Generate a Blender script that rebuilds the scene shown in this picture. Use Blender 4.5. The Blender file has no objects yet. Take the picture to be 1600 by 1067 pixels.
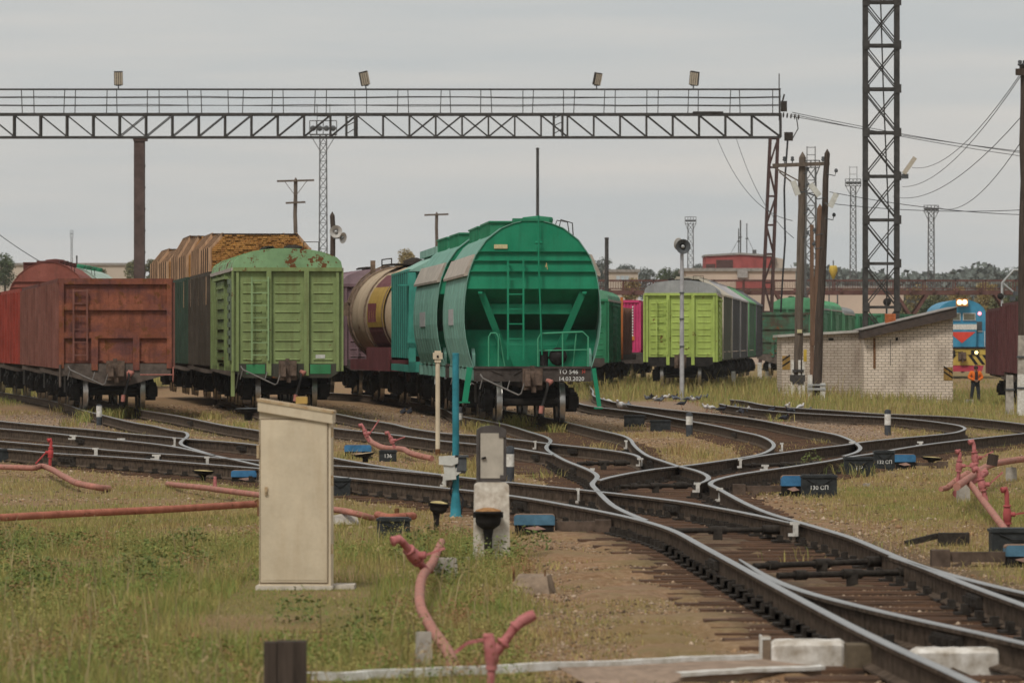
import bpy, math, random
import numpy as np
from mathutils import Vector, Matrix, kdtree
R = math.radians
random.seed(7); rng = np.random.default_rng(7)
SC = bpy.context.scene; COL = SC.collection

# ------------------------------------------------------------------ camera, sky, sun, exposure
F, CZ, HY = 200/36*1600, 2.12, 533.5
cam = bpy.data.cameras.new('camera'); co = bpy.data.objects.new('camera', cam); COL.objects.link(co)
cam.lens = 200; cam.sensor_width = 36; cam.clip_start = 1; cam.clip_end = 9000
co.location = (0, 0, CZ); co.rotation_euler = (R(90), 0, 0); SC.camera = co
cam.dof.use_dof = True; cam.dof.focus_distance = 112; cam.dof.aperture_fstop = 7.5
SUN_EL, SUN_AZ = 52, 205          # azimuth clockwise from +Y: behind the camera, a little to the left
W = bpy.data.worlds.new('World'); SC.world = W; W.use_nodes = True
nt = W.node_tree; nt.nodes.clear()
wo = nt.nodes.new('ShaderNodeOutputWorld')
sky = nt.nodes.new('ShaderNodeTexSky'); sky.sky_type = 'NISHITA'; sky.sun_disc = False
sky.sun_elevation = R(SUN_EL); sky.sun_rotation = R(SUN_AZ); sky.dust_density = 3
b1 = nt.nodes.new('ShaderNodeBackground'); b1.inputs[1].default_value = 0.08
nt.links.new(sky.outputs[0], b1.inputs[0])
tc = nt.nodes.new('ShaderNodeTexCoord')
mp = nt.nodes.new('ShaderNodeMapping'); mp.inputs['Scale'].default_value = (2.2, 2.2, 26)
nt.links.new(tc.outputs['Generated'], mp.inputs[0])
nz = nt.nodes.new('ShaderNodeTexNoise'); nz.inputs['Scale'].default_value = 2.6; nz.inputs['Detail'].default_value = 6; nz.inputs['Roughness'].default_value = .55
nt.links.new(mp.outputs[0], nz.inputs[0])
rp = nt.nodes.new('ShaderNodeValToRGB'); rp.color_ramp.elements[0].position = .38; rp.color_ramp.elements[1].position = .62
rp.color_ramp.elements[0].color = (.485, .507, .512, 1); rp.color_ramp.elements[1].color = (.60, .58, .55, 1)
nt.links.new(nz.outputs[0], rp.inputs[0])
b2 = nt.nodes.new('ShaderNodeBackground'); b2.inputs[1].default_value = 1.0
nt.links.new(rp.outputs[0], b2.inputs[0])
mx = nt.nodes.new('ShaderNodeMixShader'); mx.inputs[0].default_value = .9
nt.links.new(b1.outputs[0], mx.inputs[1]); nt.links.new(b2.outputs[0], mx.inputs[2]); nt.links.new(mx.outputs[0], wo.inputs[0])
sl = bpy.data.lights.new('sun', 'SUN'); sl.energy = 1.8; sl.angle = R(13); sl.color = (1, .95, .87)
so = bpy.data.objects.new('sun', sl); COL.objects.link(so)
sdir = Vector((math.sin(R(SUN_AZ))*math.cos(R(SUN_EL)), math.cos(R(SUN_AZ))*math.cos(R(SUN_EL)), math.sin(R(SUN_EL))))
so.rotation_euler = (-sdir).to_track_quat('-Z', 'Y').to_euler(); so.location = (0, 0, 60)
SC.view_settings.view_transform = 'Standard'; SC.view_settings.look = 'None'; SC.view_settings.exposure = .22; SC.view_settings.gamma = 1
SC.render.engine = 'CYCLES'
SC.cycles.use_denoising = True; SC.cycles.max_bounces = 6; SC.cycles.diffuse_bounces = 3; SC.cycles.glossy_bounces = 3
SC.cycles.transparent_max_bounces = 6; SC.cycles.volume_bounces = 1
try: SC.cycles.denoiser = 'OPENIMAGEDENOISE'
except Exception: pass

def G(px, py, z=0.0):           # photo pixel (1600 wide) -> point on the level z
    d = F*(CZ-z)/(py-HY); return Vector(((px-800)*d/F, d, z))
def D(px, py, d):               # photo pixel at distance d
    return Vector(((px-800)*d/F, d, CZ-(py-HY)*d/F))

# ------------------------------------------------------------------ materials
MATS = {}
class NT:
    def __init__(s, name):
        s.m = bpy.data.materials.new(name); s.m.use_nodes = True; s.t = s.m.node_tree
        s.b = s.t.nodes['Principled BSDF']; s._c = None
    def n(s, typ, **kw):
        x = s.t.nodes.new(typ)
        for k, v in kw.items(): setattr(x, k, v)
        return x
    def l(s, a, b): s.t.links.new(a, b)
    def coords(s, rand=True):
        if s._c is None:
            tc = s.n('ShaderNodeTexCoord')
            if rand:
                oi = s.n('ShaderNodeObjectInfo'); mu = s.n('ShaderNodeMath', operation='MULTIPLY'); mu.inputs[1].default_value = 37
                s.l(oi.outputs['Random'], mu.inputs[0]); ad = s.n('ShaderNodeVectorMath', operation='ADD')
                s.l(tc.outputs['Object'], ad.inputs[0]); s.l(mu.outputs[0], ad.inputs[1]); s._c = ad.outputs[0]
            else: s._c = tc.outputs['Object']
        return s._c
    def noise(s, scale, detail=4, rough=.6, stretch=None, rand=True):
        v = s.coords(rand)
        if stretch:
            m = s.n('ShaderNodeMapping'); m.inputs['Scale'].default_value = stretch; s.l(v, m.inputs[0]); v = m.outputs[0]
        x = s.n('ShaderNodeTexNoise'); x.inputs['Scale'].default_value = scale; x.inputs['Detail'].default_value = detail
        x.inputs['Roughness'].default_value = rough; s.l(v, x.inputs[0]); return x.outputs[0]
    def ramp(s, fac, a, b, ca=(0, 0, 0, 1), cb=(1, 1, 1, 1)):
        x = s.n('ShaderNodeValToRGB'); e = x.color_ramp.elements; e[0].position = a; e[1].position = b; e[0].color = ca; e[1].color = cb
        s.l(fac, x.inputs[0]); return x.outputs[0]
    def mix(s, fac, a, b, bt='MIX'):
        x = s.n('ShaderNodeMix', data_type='RGBA', blend_type=bt)
        for i, v in ((0, fac), (6, a), (7, b)):
            if isinstance(v, (int, float)): x.inputs[i].default_value = v
            elif isinstance(v, tuple): x.inputs[i].default_value = (*v[:3], 1)
            else: s.l(v, x.inputs[i])
        return x.outputs[2]
    def mul(s, a, k):
        x = s.n('ShaderNodeMath', operation='MULTIPLY'); s.l(a, x.inputs[0])
        if isinstance(k, (int, float)): x.inputs[1].default_value = k
        else: s.l(k, x.inputs[1])
        return x.outputs[0]
    def attr(s, name):
        x = s.n('ShaderNodeAttribute'); x.attribute_name = name; return x
    def bump(s, h, st=.3, dist=.01):
        x = s.n('ShaderNodeBump'); x.inputs['Strength'].default_value = st; x.inputs['Distance'].default_value = dist
        s.l(h, x.inputs['Height']); s.l(x.outputs[0], s.b.inputs['Normal'])
    def done(s, col, rough=.7, metal=0, spec=.35):
        if isinstance(col, tuple): s.b.inputs['Base Color'].default_value = (*col[:3], 1)
        else: s.l(col, s.b.inputs['Base Color'])
        if isinstance(rough, (int, float)): s.b.inputs['Roughness'].default_value = rough
        else: s.l(rough, s.b.inputs['Roughness'])
        s.b.inputs['Metallic'].default_value = metal; s.b.inputs['Specular IOR Level'].default_value = spec
        return s.m

def paint(name, c, dirt=.45, rust=.0, rough=.6, dark=(.05, .043, .036), scale=1.0, fade=.25, c2=None):
    key = ('paint', name)
    if key in MATS: return MATS[key]
    s = NT(name)
    v = s.noise(1.3*scale, 5, .65)
    lo = tuple(x*(1-fade) for x in c); hi = tuple(min(1, x*(1+fade*.6)+.012) for x in c)
    col = s.mix(s.ramp(v, .3, .7), lo, hi)
    if c2: col = s.mix(s.ramp(s.noise(1.1*scale, 6, .7, (1, 1, 1.6)), .44, .62), col, c2)
    st = s.noise(5*scale, 4, .6, (1, 1, .12))                       # rain streaks running down
    col = s.mix(s.mul(s.ramp(st, .5, .8), dirt*.9), col, dark)
    fine = s.noise(22*scale, 5, .7)
    col = s.mix(s.mul(s.ramp(fine, .45, .75), dirt*.5), col, dark)
    if rust > 0:
        rn = s.noise(2.2*scale, 8, .72)
        rc = s.mix(fine, (.09, .035, .016), (.2, .085, .035))
        col = s.mix(s.ramp(rn, .69-.28*rust, .71-.28*rust), col, rc)
    s.bump(fine, .25, .006)
    MATS[key] = s.done(col, rough, 0, .03); return MATS[key]

def simple(name, c, rough=.7, metal=0, var=.3, scale=8, bump=.2, spec=.06, c2=None, stretch=None):
    key = ('s', name)
    if key in MATS: return MATS[key]
    s = NT(name); v = s.noise(scale, 6, .65, stretch)
    lo = tuple(x*(1-var) for x in c) if c2 is None else c2
    hi = tuple(min(1, x*(1+var)) for x in c) if c2 is None else c
    col = s.mix(s.ramp(v, .32, .68), lo, hi)
    if bump: s.bump(v, bump, .01)
    MATS[key] = s.done(col, rough, metal, spec); return MATS[key]

def emit(name, c, e):
    s = NT(name); s.b.inputs['Emission Color'].default_value = (*c, 1); s.b.inputs['Emission Strength'].default_value = e
    return s.done(c, .4)

M = {}
M['rail_top'] = simple('worn_rail_steel', (.34, .335, .32), .36, .8, .15, 3, .05, .5)
M['rail_side'] = simple('rusty_rail_side', (.085, .063, .047), .9, 0, .55, 9, .4, .02)
M['tie'] = simple('weathered_sleeper_wood', (.165, .092, .056), .9, 0, .6, 3, .6, .1, (.05, .036, .028), (1, 9, 9))
M['fast'] = simple('greasy_fastening_iron', (.036, .03, .025), .8, .1, .5, 15, .3, .1)
M['black'] = simple('sooty_black_iron', (.02, .018, .017), .75, .1, .5, 6, .3, .1)
M['wheel'] = simple('wheel_steel', (.028, .025, .022), .75, .1, .4, 6, .2, .1)
M['tread'] = simple('polished_wheel_tread', (.50, .48, .45), .36, .9, .25, 6, 0, .5)
M['steel_dark'] = simple('dark_painted_truss_steel', (.055, .052, .05), .7, .1, .4, 3, .1)
M['steel_brown'] = simple('brown_primed_steel', (.085, .06, .055), .75, 0, .35, 1.5, .2)
M['bridge_red'] = simple('faded_red_brown_bridge_paint', (.115, .058, .05), .8, 0, .35, 1.2, .2)
M['concrete'] = simple('weathered_concrete', (.34, .31, .27), .9, 0, .35, 5, .5)
M['white'] = simple('chipped_white_paint', (.72, .71, .68), .75, 0, .2, 12, .2, .3, (.42, .39, .33))
M['markblack'] = simple('marker_dark_paint', (.06, .065, .072), .8, 0, .35, 9, .2)
M['wood_old'] = simple('old_tarred_pole_wood', (.12, .095, .075), .9, 0, .4, 2.2, .5, .15, None, (6, 6, .5))
M['wood_dark'] = simple('dark_timber_post', (.06, .045, .036), .9, 0, .45, 3, .6, .15, None, (8, 8, .6))
M['cream'] = paint('cream_cabinet_paint', (.60, .51, .375), .28, .1, .6, (.30, .19, .085), 1.6, .16)
M['cream_edge'] = simple('rust_bleeding_cream_paint', (.5, .42, .28), .7, 0, .3, 18, .2, .3, (.34, .2, .09))
M['teal'] = simple('teal_post_paint', (.035, .19, .235), .55, 0, .25, 5, .1)
M['grey_box'] = simple('light_grey_housing', (.5, .5, .46), .6, 0, .2, 6, .1)
M['dark_grey'] = simple('dark_grey_housing', (.08, .085, .09), .6, 0, .3, 6, .1)
M['boxblack'] = simple('black_equipment_box_paint', (.034, .037, .038), .5, 0, .4, 10, .15)
M['blue'] = simple('blue_point_machine_paint', (.05, .16, .30), .5, 0, .3, 6, .15)
M['blue2'] = simple('faded_blue_point_machine_paint', (.075, .16, .23), .55, 0, .3, 6, .15)
M['pipe'] = paint('faded_pink_red_pipe_paint', (.43, .185, .145), .5, .32, .65, (.2, .1, .075), 5, .3, (.36, .19, .15))
M['pipe_red'] = paint('red_pipe_paint', (.40, .145, .095), .45, .3, .65, (.2, .09, .06), 4, .3)
M['valve'] = paint('pink_valve_paint', (.50, .19, .185), .5, .38, .6, (.22, .09, .085), 9, .35, (.36, .11, .11))
M['rust'] = simple('rust', (.17, .085, .04), .9, 0, .5, 12, .4)
M['mustard'] = simple('yellow_lid_paint', (.42, .34, .16), .8, 0, .35, 16, .3)
M['letter'] = simple('white_stencil_paint', (.7, .7, .67), .8, 0, .15, 30, 0)
M['letter_red'] = simple('red_stencil_paint', (.5, .1, .08), .8, 0, .15, 30, 0)
M['cable'] = simple('black_cable', (.03, .03, .032), .6, 0, .2, 5, 0)
M['glass_dark'] = simple('dark_window_glass', (.04, .045, .05), .12, 0, .2, 3, 0, .6)
M['galv'] = simple('galvanised_grey', (.36, .37, .37), .5, .3, .2, 6, .1)
M['lamp_glass'] = simple('dusty_lamp_glass', (.42, .37, .3), .25, 0, .15, 9, 0, .5)
M['hose'] = simple('rubber_hose', (.04, .038, .036), .6, 0, .3, 10, .1)
M['redhose'] = simple('red_hose_fitting', (.36, .15, .12), .6, 0, .3, 10, .1)

# ------------------------------------------------------------------ mesh builder
class MB:
    def __init__(s): s.v = []; s.f = []; s.m = []; s.sm = []
    def add(s, vs, fs, m=0, smooth=False):
        o = len(s.v); s.v.extend([tuple(x) for x in vs])
        for f in fs: s.f.append(tuple(i+o for i in f)); s.m.append(m); s.sm.append(smooth)
        return s
    def box(s, x0, x1, y0, y1, z0, z1, m=0):
        if x0 > x1: x0, x1 = x1, x0
        return s.add([(x0,y0,z0),(x1,y0,z0),(x1,y1,z0),(x0,y1,z0),(x0,y0,z1),(x1,y0,z1),(x1,y1,z1),(x0,y1,z1)],
              [(0,3,2,1),(4,5,6,7),(0,1,5,4),(1,2,6,5),(2,3,7,6),(3,0,4,7)], m)
    def frustum(s, cx, cy, z0, z1, w0, d0, w1, d1, m=0, ox=0, oy=0):
        a = [(cx-w0/2,cy-d0/2,z0),(cx+w0/2,cy-d0/2,z0),(cx+w0/2,cy+d0/2,z0),(cx-w0/2,cy+d0/2,z0)]
        b = [(cx+ox-w1/2,cy+oy-d1/2,z1),(cx+ox+w1/2,cy+oy-d1/2,z1),(cx+ox+w1/2,cy+oy+d1/2,z1),(cx+ox-w1/2,cy+oy+d1/2,z1)]
        return s.add(a+b, [(0,3,2,1),(4,5,6,7),(0,1,5,4),(1,2,6,5),(2,3,7,6),(3,0,4,7)], m)
    def bar(s, p, q, w, h=None, m=0, up=(0,0,1)):
        p = Vector(p); q = Vector(q); h = w if h is None else h; t = (q-p)
        if t.length < 1e-6: return s
        t.normalize(); u = Vector(up)
        if abs(t.dot(u)) > .98: u = Vector((0,1,0))
        a = t.cross(u).normalized()*w/2; b = a.cross(t).normalized()*h/2
        vs = [p-a-b,p+a-b,p+a+b,p-a+b,q-a-b,q+a-b,q+a+b,q-a+b]
        return s.add(vs, [(0,1,2,3),(7,6,5,4),(0,4,5,1),(1,5,6,2),(2,6,7,3),(3,7,4,0)], m)
    def tube(s, pts, r, n=8, m=0, caps=True, smooth=True):
        pts = [Vector(p) for p in pts]; rs = r if isinstance(r, (list, tuple)) else [r]*len(pts)
        rings = []; up = Vector((0,0,1)); prev = None
        for i, p in enumerate(pts):
            t = (pts[min(i+1,len(pts)-1)]-pts[max(i-1,0)])
            t = t.normalized() if t.length > 1e-9 else Vector((0,0,1))
            if prev is None:
                u = up if abs(t.dot(up)) < .95 else Vector((0,1,0)); a = t.cross(u).normalized()
            else:
                a = (prev - t*prev.dot(t)); a = a.normalized() if a.length > 1e-6 else t.cross(up).normalized()
            prev = a; b = t.cross(a)
            rings.append([p+(a*math.cos(k*2*math.pi/n)+b*math.sin(k*2*math.pi/n))*rs[i] for k in range(n)])
        vs = [x for rg in rings for x in rg]; fs = []
        for i in range(len(pts)-1):
            for k in range(n): fs.append((i*n+k, i*n+(k+1)%n, (i+1)*n+(k+1)%n, (i+1)*n+k))
        s.add(vs, fs, m, smooth)
        if caps:
            s.add(rings[0], [tuple(range(n))[::-1]], m); s.add(rings[-1], [tuple(range(n))], m)
        return s
    def prism(s, prof, y0, y1, m=0, smooth=False, caps=True):      # (x,z) outline swept along y
        n = len(prof); a = [(x,y0,z) for x,z in prof]; b = [(x,y1,z) for x,z in prof]
        s.add(a+b, [(i,(i+1)%n,n+(i+1)%n,n+i) for i in range(n)], m, smooth)
        if caps: s.add(a, [tuple(range(n))[::-1]], m); s.add(b, [tuple(range(n))], m)
        return s
    def prismx(s, prof, x0, x1, m=0):                              # (y,z) outline swept along x
        n = len(prof); a = [(x0,y,z) for y,z in prof]; b = [(x1,y,z) for y,z in prof]
        s.add(a+b, [(i,(i+1)%n,n+(i+1)%n,n+i) for i in range(n)], m)
        s.add(a, [tuple(range(n))[::-1]], m); s.add(b, [tuple(range(n))], m); return s
    def lathe(s, prof, c, axis=(0,0,1), n=16, m=0, smooth=True):   # (r,h) along axis
        c = Vector(c); t = Vector(axis).normalized(); u = Vector((0,0,1)) if abs(t.z) < .9 else Vector((0,1,0))
        a = t.cross(u).normalized(); b = t.cross(a)
        vs = []
        for r, h in prof:
            for k in range(n):
                an = 2*math.pi*k/n; vs.append(c+t*h+(a*math.cos(an)+b*math.sin(an))*max(r,1e-4))
        fs = [(i*n+k, i*n+(k+1)%n, (i+1)*n+(k+1)%n, (i+1)*n+k) for i in range(len(prof)-1) for k in range(n)]
        s.add(vs, fs, m, smooth); return s
    def mesh(s, name, mats):
        me = bpy.data.meshes.new(name); me.from_pydata(s.v, [], s.f); 
        for m in (mats if isinstance(mats, (list, tuple)) else [mats]): me.materials.append(m)
        me.polygons.foreach_set('material_index', s.m); me.polygons.foreach_set('use_smooth', s.sm); 
        me.update(); return me
    def build(s, name, mats, parent=None, loc=None, rot=None):
        return link(name, s.mesh(name, mats), parent, loc, rot)

def recalc(o):
    import bmesh
    bm = bmesh.new(); bm.from_mesh(o.data); bmesh.ops.recalc_face_normals(bm, faces=bm.faces); bm.to_mesh(o.data); bm.free(); return o
def link(name, me, parent=None, loc=None, rot=None):
    o = bpy.data.objects.new(name, me); COL.objects.link(o)
    if parent is not None: o.parent = parent
    if loc is not None: o.location = loc
    if rot is not None: o.rotation_euler = rot
    return o
def tag(o, label, cat, group=None, kind=None):
    o['label'] = label; o['category'] = cat
    if group: o['group'] = group
    if kind: o['kind'] = kind
    return o
def thing(name, label, cat, loc=(0,0,0), rz=0, group=None):
    o = link(name, None, None, loc, (0,0,rz)); o.empty_display_size = .3
    return tag(o, label, cat, group)
def children(o): return [c for c in o.children]
def copy_tree(o, parent=None):
    c = o.copy(); COL.objects.link(c); c.parent = parent
    for ch in list(o.children): copy_tree(ch, c)
    return c
def text(name, body, size, parent, loc, rot, mat, ext=.002, align='CENTER'):
    cu = bpy.data.curves.new(name, 'FONT'); cu.body = body; cu.size = size; cu.extrude = ext; cu.align_x = align; cu.resolution_u = 3
    cu.materials.append(mat); o = bpy.data.objects.new(name, cu); COL.objects.link(o)
    me = bpy.data.meshes.new_from_object(o.evaluated_get(bpy.context.evaluated_depsgraph_get())); bpy.data.objects.remove(o); bpy.data.curves.remove(cu)
    if not me.materials: me.materials.append(mat)
    return link(name, me, parent, loc, rot)
_vn = {}
def vnoise(x, y, sc, seed=0):                  # smooth value noise in plan, numpy
    if seed not in _vn: _vn[seed] = np.random.default_rng(seed+100).random((256, 256))
    t = _vn[seed]; u = np.asarray(x)/sc+1000.; v = np.asarray(y)/sc+1000.
    i = np.floor(u).astype(int); j = np.floor(v).astype(int); a = u-i; b = v-j
    a = a*a*(3-2*a); b = b*b*(3-2*b); g = lambda p, q: t[p % 256, q % 256]
    return g(i,j)*(1-a)*(1-b)+g(i+1,j)*a*(1-b)+g(i,j+1)*(1-a)*b+g(i+1,j+1)*a*b
def sstep(x, a, b):
    t = np.clip((np.asarray(x, float)-a)/(b-a), 0, 1); return t*t*(3-2*t)
# ------------------------------------------------------------------ levels
def lift(x, y):                                  # the yard stands a little higher under the left sidings, lower at far right
    x = np.asarray(x, float); y = np.asarray(y, float)
    up = .13*sstep(y, 118, 150)*(1-sstep(x, -5, -2))
    dn = -.5*sstep(x-(y-185)*.03, 13.3, 17)*sstep(y, 170, 245)*(1-sstep(y, 300, 345))
    mid = .1*sstep(y, 185, 225)*sstep(x, 3, 5)*(1-sstep(x, 11, 13))*(1-sstep(y, 320, 400))
    return up+dn+mid
def Gr(px, py, z0=.18):
    z = z0
    for _ in range(4):
        p = G(px, py, z); z = z0+float(lift(p.x, p.y))
    return p

# ------------------------------------------------------------------ rails, traced once and laid at their true place in plan
def w(X, d): return ('w', X, d)
RAILS = {
 'P': [w(-18.7,206),w(-16.55,192),w(-14.65,178.5),w(-12.9,164.6),(133,641),(170,650),(215,660.5),(237,664),(275,672.5),(287,673.6),(293,677.5),(292.5,681.5),(286,686),(282,690.5),(285.5,695),(305,701.5),(338,711.5)],
 'Q': [w(-17.1,206),w(-15,192),w(-13.1,178.5),w(-11.3,164.6),(226.5,641),(278,649),(327.5,659),(357.5,665),(407,672.5),(424,678),(426,684),(424,689),(428,695),(437,700)],
 'R1': [(-60,650),(3,657),(79.5,665),(157,672),(200,676.7),(240,680),(270,683),(305,686),(360,690),(407,695),(450,702),(518,714),(567,723),(600,728.5),(640,734),(694,741)],
 'R2': [(-60,663),(6,669.5),(67.5,674.7),(112,679.5),(187,687),(240,692.5),(275,697.5),(308,704.5),(338,711.5),(372,718.5),(405,726),(440,733),(480,739)],
 'R3': [(-60,684),(0,688.5),(84,695.5),(135,699),(180,703.3),(240,707.5),(275,709.5),(323,713),(407,719),(518,726.5),(581,730.5),(635,735.5),(694,741),(715,744),(790,752),(900,763.5),(940,767.5),(985,772.5),(1030,778),(1060,781.8),(1161,799.5),(1243,817.5)],
 'R4': [(-60,696),(37,703),(90,708),(157,711.5),(240,717.5),(275,720.5),(350,726.5),(407,731),(518,743),(605,752),(650,757),(705,762.5),(740,766),(796,773),(820,776.5),(898,790),(962.5,802.5),(1015,815),(1056,829),(1090,847.5),(1150,880),(1214,915),(1290,955),(1338,980),(1419,1019),(1477,1044),(1551,1080),(1640,1125)],
 'D': [w(-10.6,206),w(-9.35,182),w(-8.0,167),(404,641),(460,655),(519.5,668),(584,675),(635,681),(680,687),(740,693),(787,697),(814,701),(850,707),(866,710)],
 'E': [w(-9.05,206),w(-7.85,182),w(-6.45,167),(496,641.5),(524,645.5),(566,654),(609.5,661),(644,669),(702.5,677),(742,679.5),(788.5,684),(835,689.5),(865,693),(940,701),(977.5,706.5),(994,710.5),(1000,714.5),(1000.5,718)],
 'C': [w(-7.3,206),w(-4.7,191),w(-3.1,178.5),w(-2.0,164.5),(715,648.5),(763,657),(793,663.5),(827.5,674),(848,680),(858,684.5),(860.5,688.5),(857,692.5),(853.5,697),(856,702.5),(866,709),(884.5,719),(910,729),(926,736),(934,743),(930,749),(924.5,754.5),(934,765.5),(947.5,780),(962.5,791.5),(985,802),(1010,812)],
 'F': [w(-5.8,206),w(-3.2,191),w(-1.6,178.5),w(-.5,164.5),(868,655),(889,660),(932.5,670.5),(973,680),(985,686),(989.5,693),(998.5,702),(1015,712.5),(1037.5,720),(1060,727.5),(1082.5,732.5),(1099,738.5),(1108,744.5),(1104,750),(1091,755)],
 'G': [w(1.95,262),w(1.75,225),w(1.9,195),(917.5,633),(970,640),(1000,643.5),(1045,651.5),(1082,658),(1125,666),(1155,673),(1185,679.5),(1200,685.5),(1208,691.5),(1208.5,697.5),(1198,705),(1185,709.5),(1152,715.5),(1116,720.5),(1087,725),(1060,727.8),(1030,731),(992.5,736.8),(955,744),(934,750)],
 'K': [w(3.47,262),w(3.2,225),w(2.95,203),(964,628.5),(1000,634.2),(1060,641),(1120,647),(1185,655.5),(1230,664.2),(1275,672.5),(1305,678),(1322,683.5),(1338,692),(1344.5,699.5),(1336,706.5),(1317,712)],
 'L': [w(6.5,178),w(6.62,171),(1230,643.5),(1320,648.5),(1394,652),(1440,656),(1469,659.5),(1498,664),(1508,668.5),(1503,672),(1487.5,676),(1450,680),(1394,684.8),(1343,690.5),(1320,694.5),(1275,699.5),(1230,705.5),(1185,712),(1154,718)],
 'S': [(1680,667),(1600,676.5),(1581,678.5),(1516,685.5),(1459,692.3),(1412.5,699),(1366,707.5),(1330,712.5),(1300,718.5),(1217,731),(1161,739),(1124,747),(1108,754),(1122,762),(1170.6,788),(1208,803),(1245,813.5),(1280,823.5),(1330,838.5),(1391,864),(1442,884),(1511,903.5),(1600,925),(1700,945)],
 'N': [w(7.3,190),(1158,625.5),(1207,634),(1260,638),(1320,642),(1375,646),(1440,648.3),(1487.5,650.5),(1534,654.5),(1572,658.5),(1600,662),(1680,672)],
 'NB': [(1155.6,873),(1180,888),(1206,903.5),(1262.5,925),(1300,934.5),(1349,947),(1454,971),(1523,985),(1600,1003),(1700,1027)],
 'RB': [(1389,868),(1415,876),(1449,887.5),(1518,914),(1600,943.5),(1700,980)],
}
RZ = {}
def catmull(pts, step=.45):
    out = []; P = [pts[0]*2-pts[1]]+pts+[pts[-1]*2-pts[-2]]
    for i in range(1, len(P)-2):
        p0, p1, p2, p3 = P[i-1:i+3]; L = (p2-p1).length; n = max(2, int(L/step))
        t0 = 0; t1 = max((p1-p0).length, .01)**.5; t2 = t1+max((p2-p1).length, .01)**.5; t3 = t2+max((p3-p2).length, .01)**.5
        for k in range(n):
            t = t1+(t2-t1)*k/n
            a1 = p0*((t1-t)/(t1-t0))+p1*((t-t0)/(t1-t0)); a2 = p1*((t2-t)/(t2-t1))+p2*((t-t1)/(t2-t1)); a3 = p2*((t3-t)/(t3-t2))+p3*((t-t2)/(t3-t2))
            b1_ = a1*((t2-t)/(t2-t0))+a2*((t-t0)/(t2-t0)); b2_ = a2*((t3-t)/(t3-t1))+a3*((t-t1)/(t3-t1))
            out.append(b1_*((t2-t)/(t2-t1))+b2_*((t-t1)/(t2-t1)))
    out.append(pts[-1]); return out
def smooth(pts, k=5, it=3):
    a = np.array([(p.x, p.y) for p in pts])
    for _ in range(it):
        b = a.copy(); b[1:-1] = (a[:-2]+2*a[1:-1]+a[2:])/4; a = b
    return [Vector((x, y, 0)) for x, y in a]
RP = {}
for k, raw in RAILS.items():
    pts = []
    for q in raw:
        if q[0] == 'w': pts.append(Vector((q[1], q[2], 0)))
        else: p = Gr(*q); pts.append(Vector((p.x, p.y, 0)))
    # keep the distance along view monotone so that the curve cannot loop back on itself
    line = smooth(catmull(pts), it=6)
    RP[k] = [Vector((p.x, p.y, .18+float(lift(p.x, p.y)))) for p in line]

RPROF = [(-.037,-.008),(-.028,0),(.028,0),(.037,-.008),(.037,-.036),(.012,-.052),(.011,-.178),(.075,-.2),(.075,-.215),(-.075,-.215),(-.075,-.2),(-.011,-.178),(-.012,-.052),(-.037,-.036)]
def sweep(mb, line, prof=RPROF, taper0=0, taper1=0):
    n = len(prof); vs = []; L = len(line)
    for i, p in enumerate(line):
        t = line[min(i+1, L-1)]-line[max(i-1, 0)]; t.z = 0; t.normalize(); nrm = Vector((t.y, -t.x, 0))
        k = 1.0
        if taper1 and L-1-i < taper1: k = .25+.75*(L-1-i)/taper1
        if taper0 and i < taper0: k = .25+.75*i/taper0
        for x, z in prof: vs.append((p.x+nrm.x*x*k, p.y+nrm.y*x*k, p.z+z))
    for i in range(L-1):
        for j in range(n):
            mb.add([], [], 0)
            mb.f.append(tuple(len(mb.v)+a for a in (i*n+j, i*n+(j+1)%n, (i+1)*n+(j+1)%n, (i+1)*n+j)))
            mb.m.append(0 if j in (0, 1, 2) else 1); mb.sm.append(False)
    mb.f.append(tuple(len(mb.v)+j for j in range(n))[::-1]); mb.m.append(1); mb.sm.append(False)
    mb.f.append(tuple(len(mb.v)+(L-1)*n+j for j in range(n))); mb.m.append(1); mb.sm.append(False)
    mb.v.extend(vs); return mb

SLEEP = []
for vv in range(3):
    mb = MB(); hl = 1.36+.04*vv
    mb.box(-hl, hl, -.125, .125, -.12, .0); mb.box(-hl+.1, hl-.2, -.128, .02, -.1, .006+.003*vv)
    SLEEP.append(mb.mesh('sleeper', M['tie']))
SLONG = MB().box(-1.7, 1.75, -.13, .13, -.12, .0).box(-1.5, 1.3, -.06, .132, -.1, .008).mesh('sleeper', M['tie'])
def along(line, step, d0, d1):
    out = []; acc = 0
    for i in range(1, len(line)):
        seg = line[i]-line[i-1]; l = seg.length; acc += l
        if acc >= step and d0 <= line[i].y <= d1:
            acc = 0; t = seg.normalized(); out.append((line[i], t))
    return out
def fasten(mb, line, d0, d1, step=.52):
    for p, t in along(line, step*random.uniform(.85, 1.15), d0, d1):
        nrm = Vector((t.y, -t.x, 0)); o = Vector((p.x, p.y, p.z-.213))
        mb.bar(o-nrm*.19+Vector((0,0,.012)), o+nrm*.19+Vector((0,0,.012)), .2, .02)
        for s in (-1, 1):
            for u in (-.06, .06):
                c = o+nrm*s*.105+t*u; h = .05+.02*random.random()
                mb.box(c.x-.028, c.x+.028, c.y-.028, c.y+.028, c.z+.015, c.z+.02+h)
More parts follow.
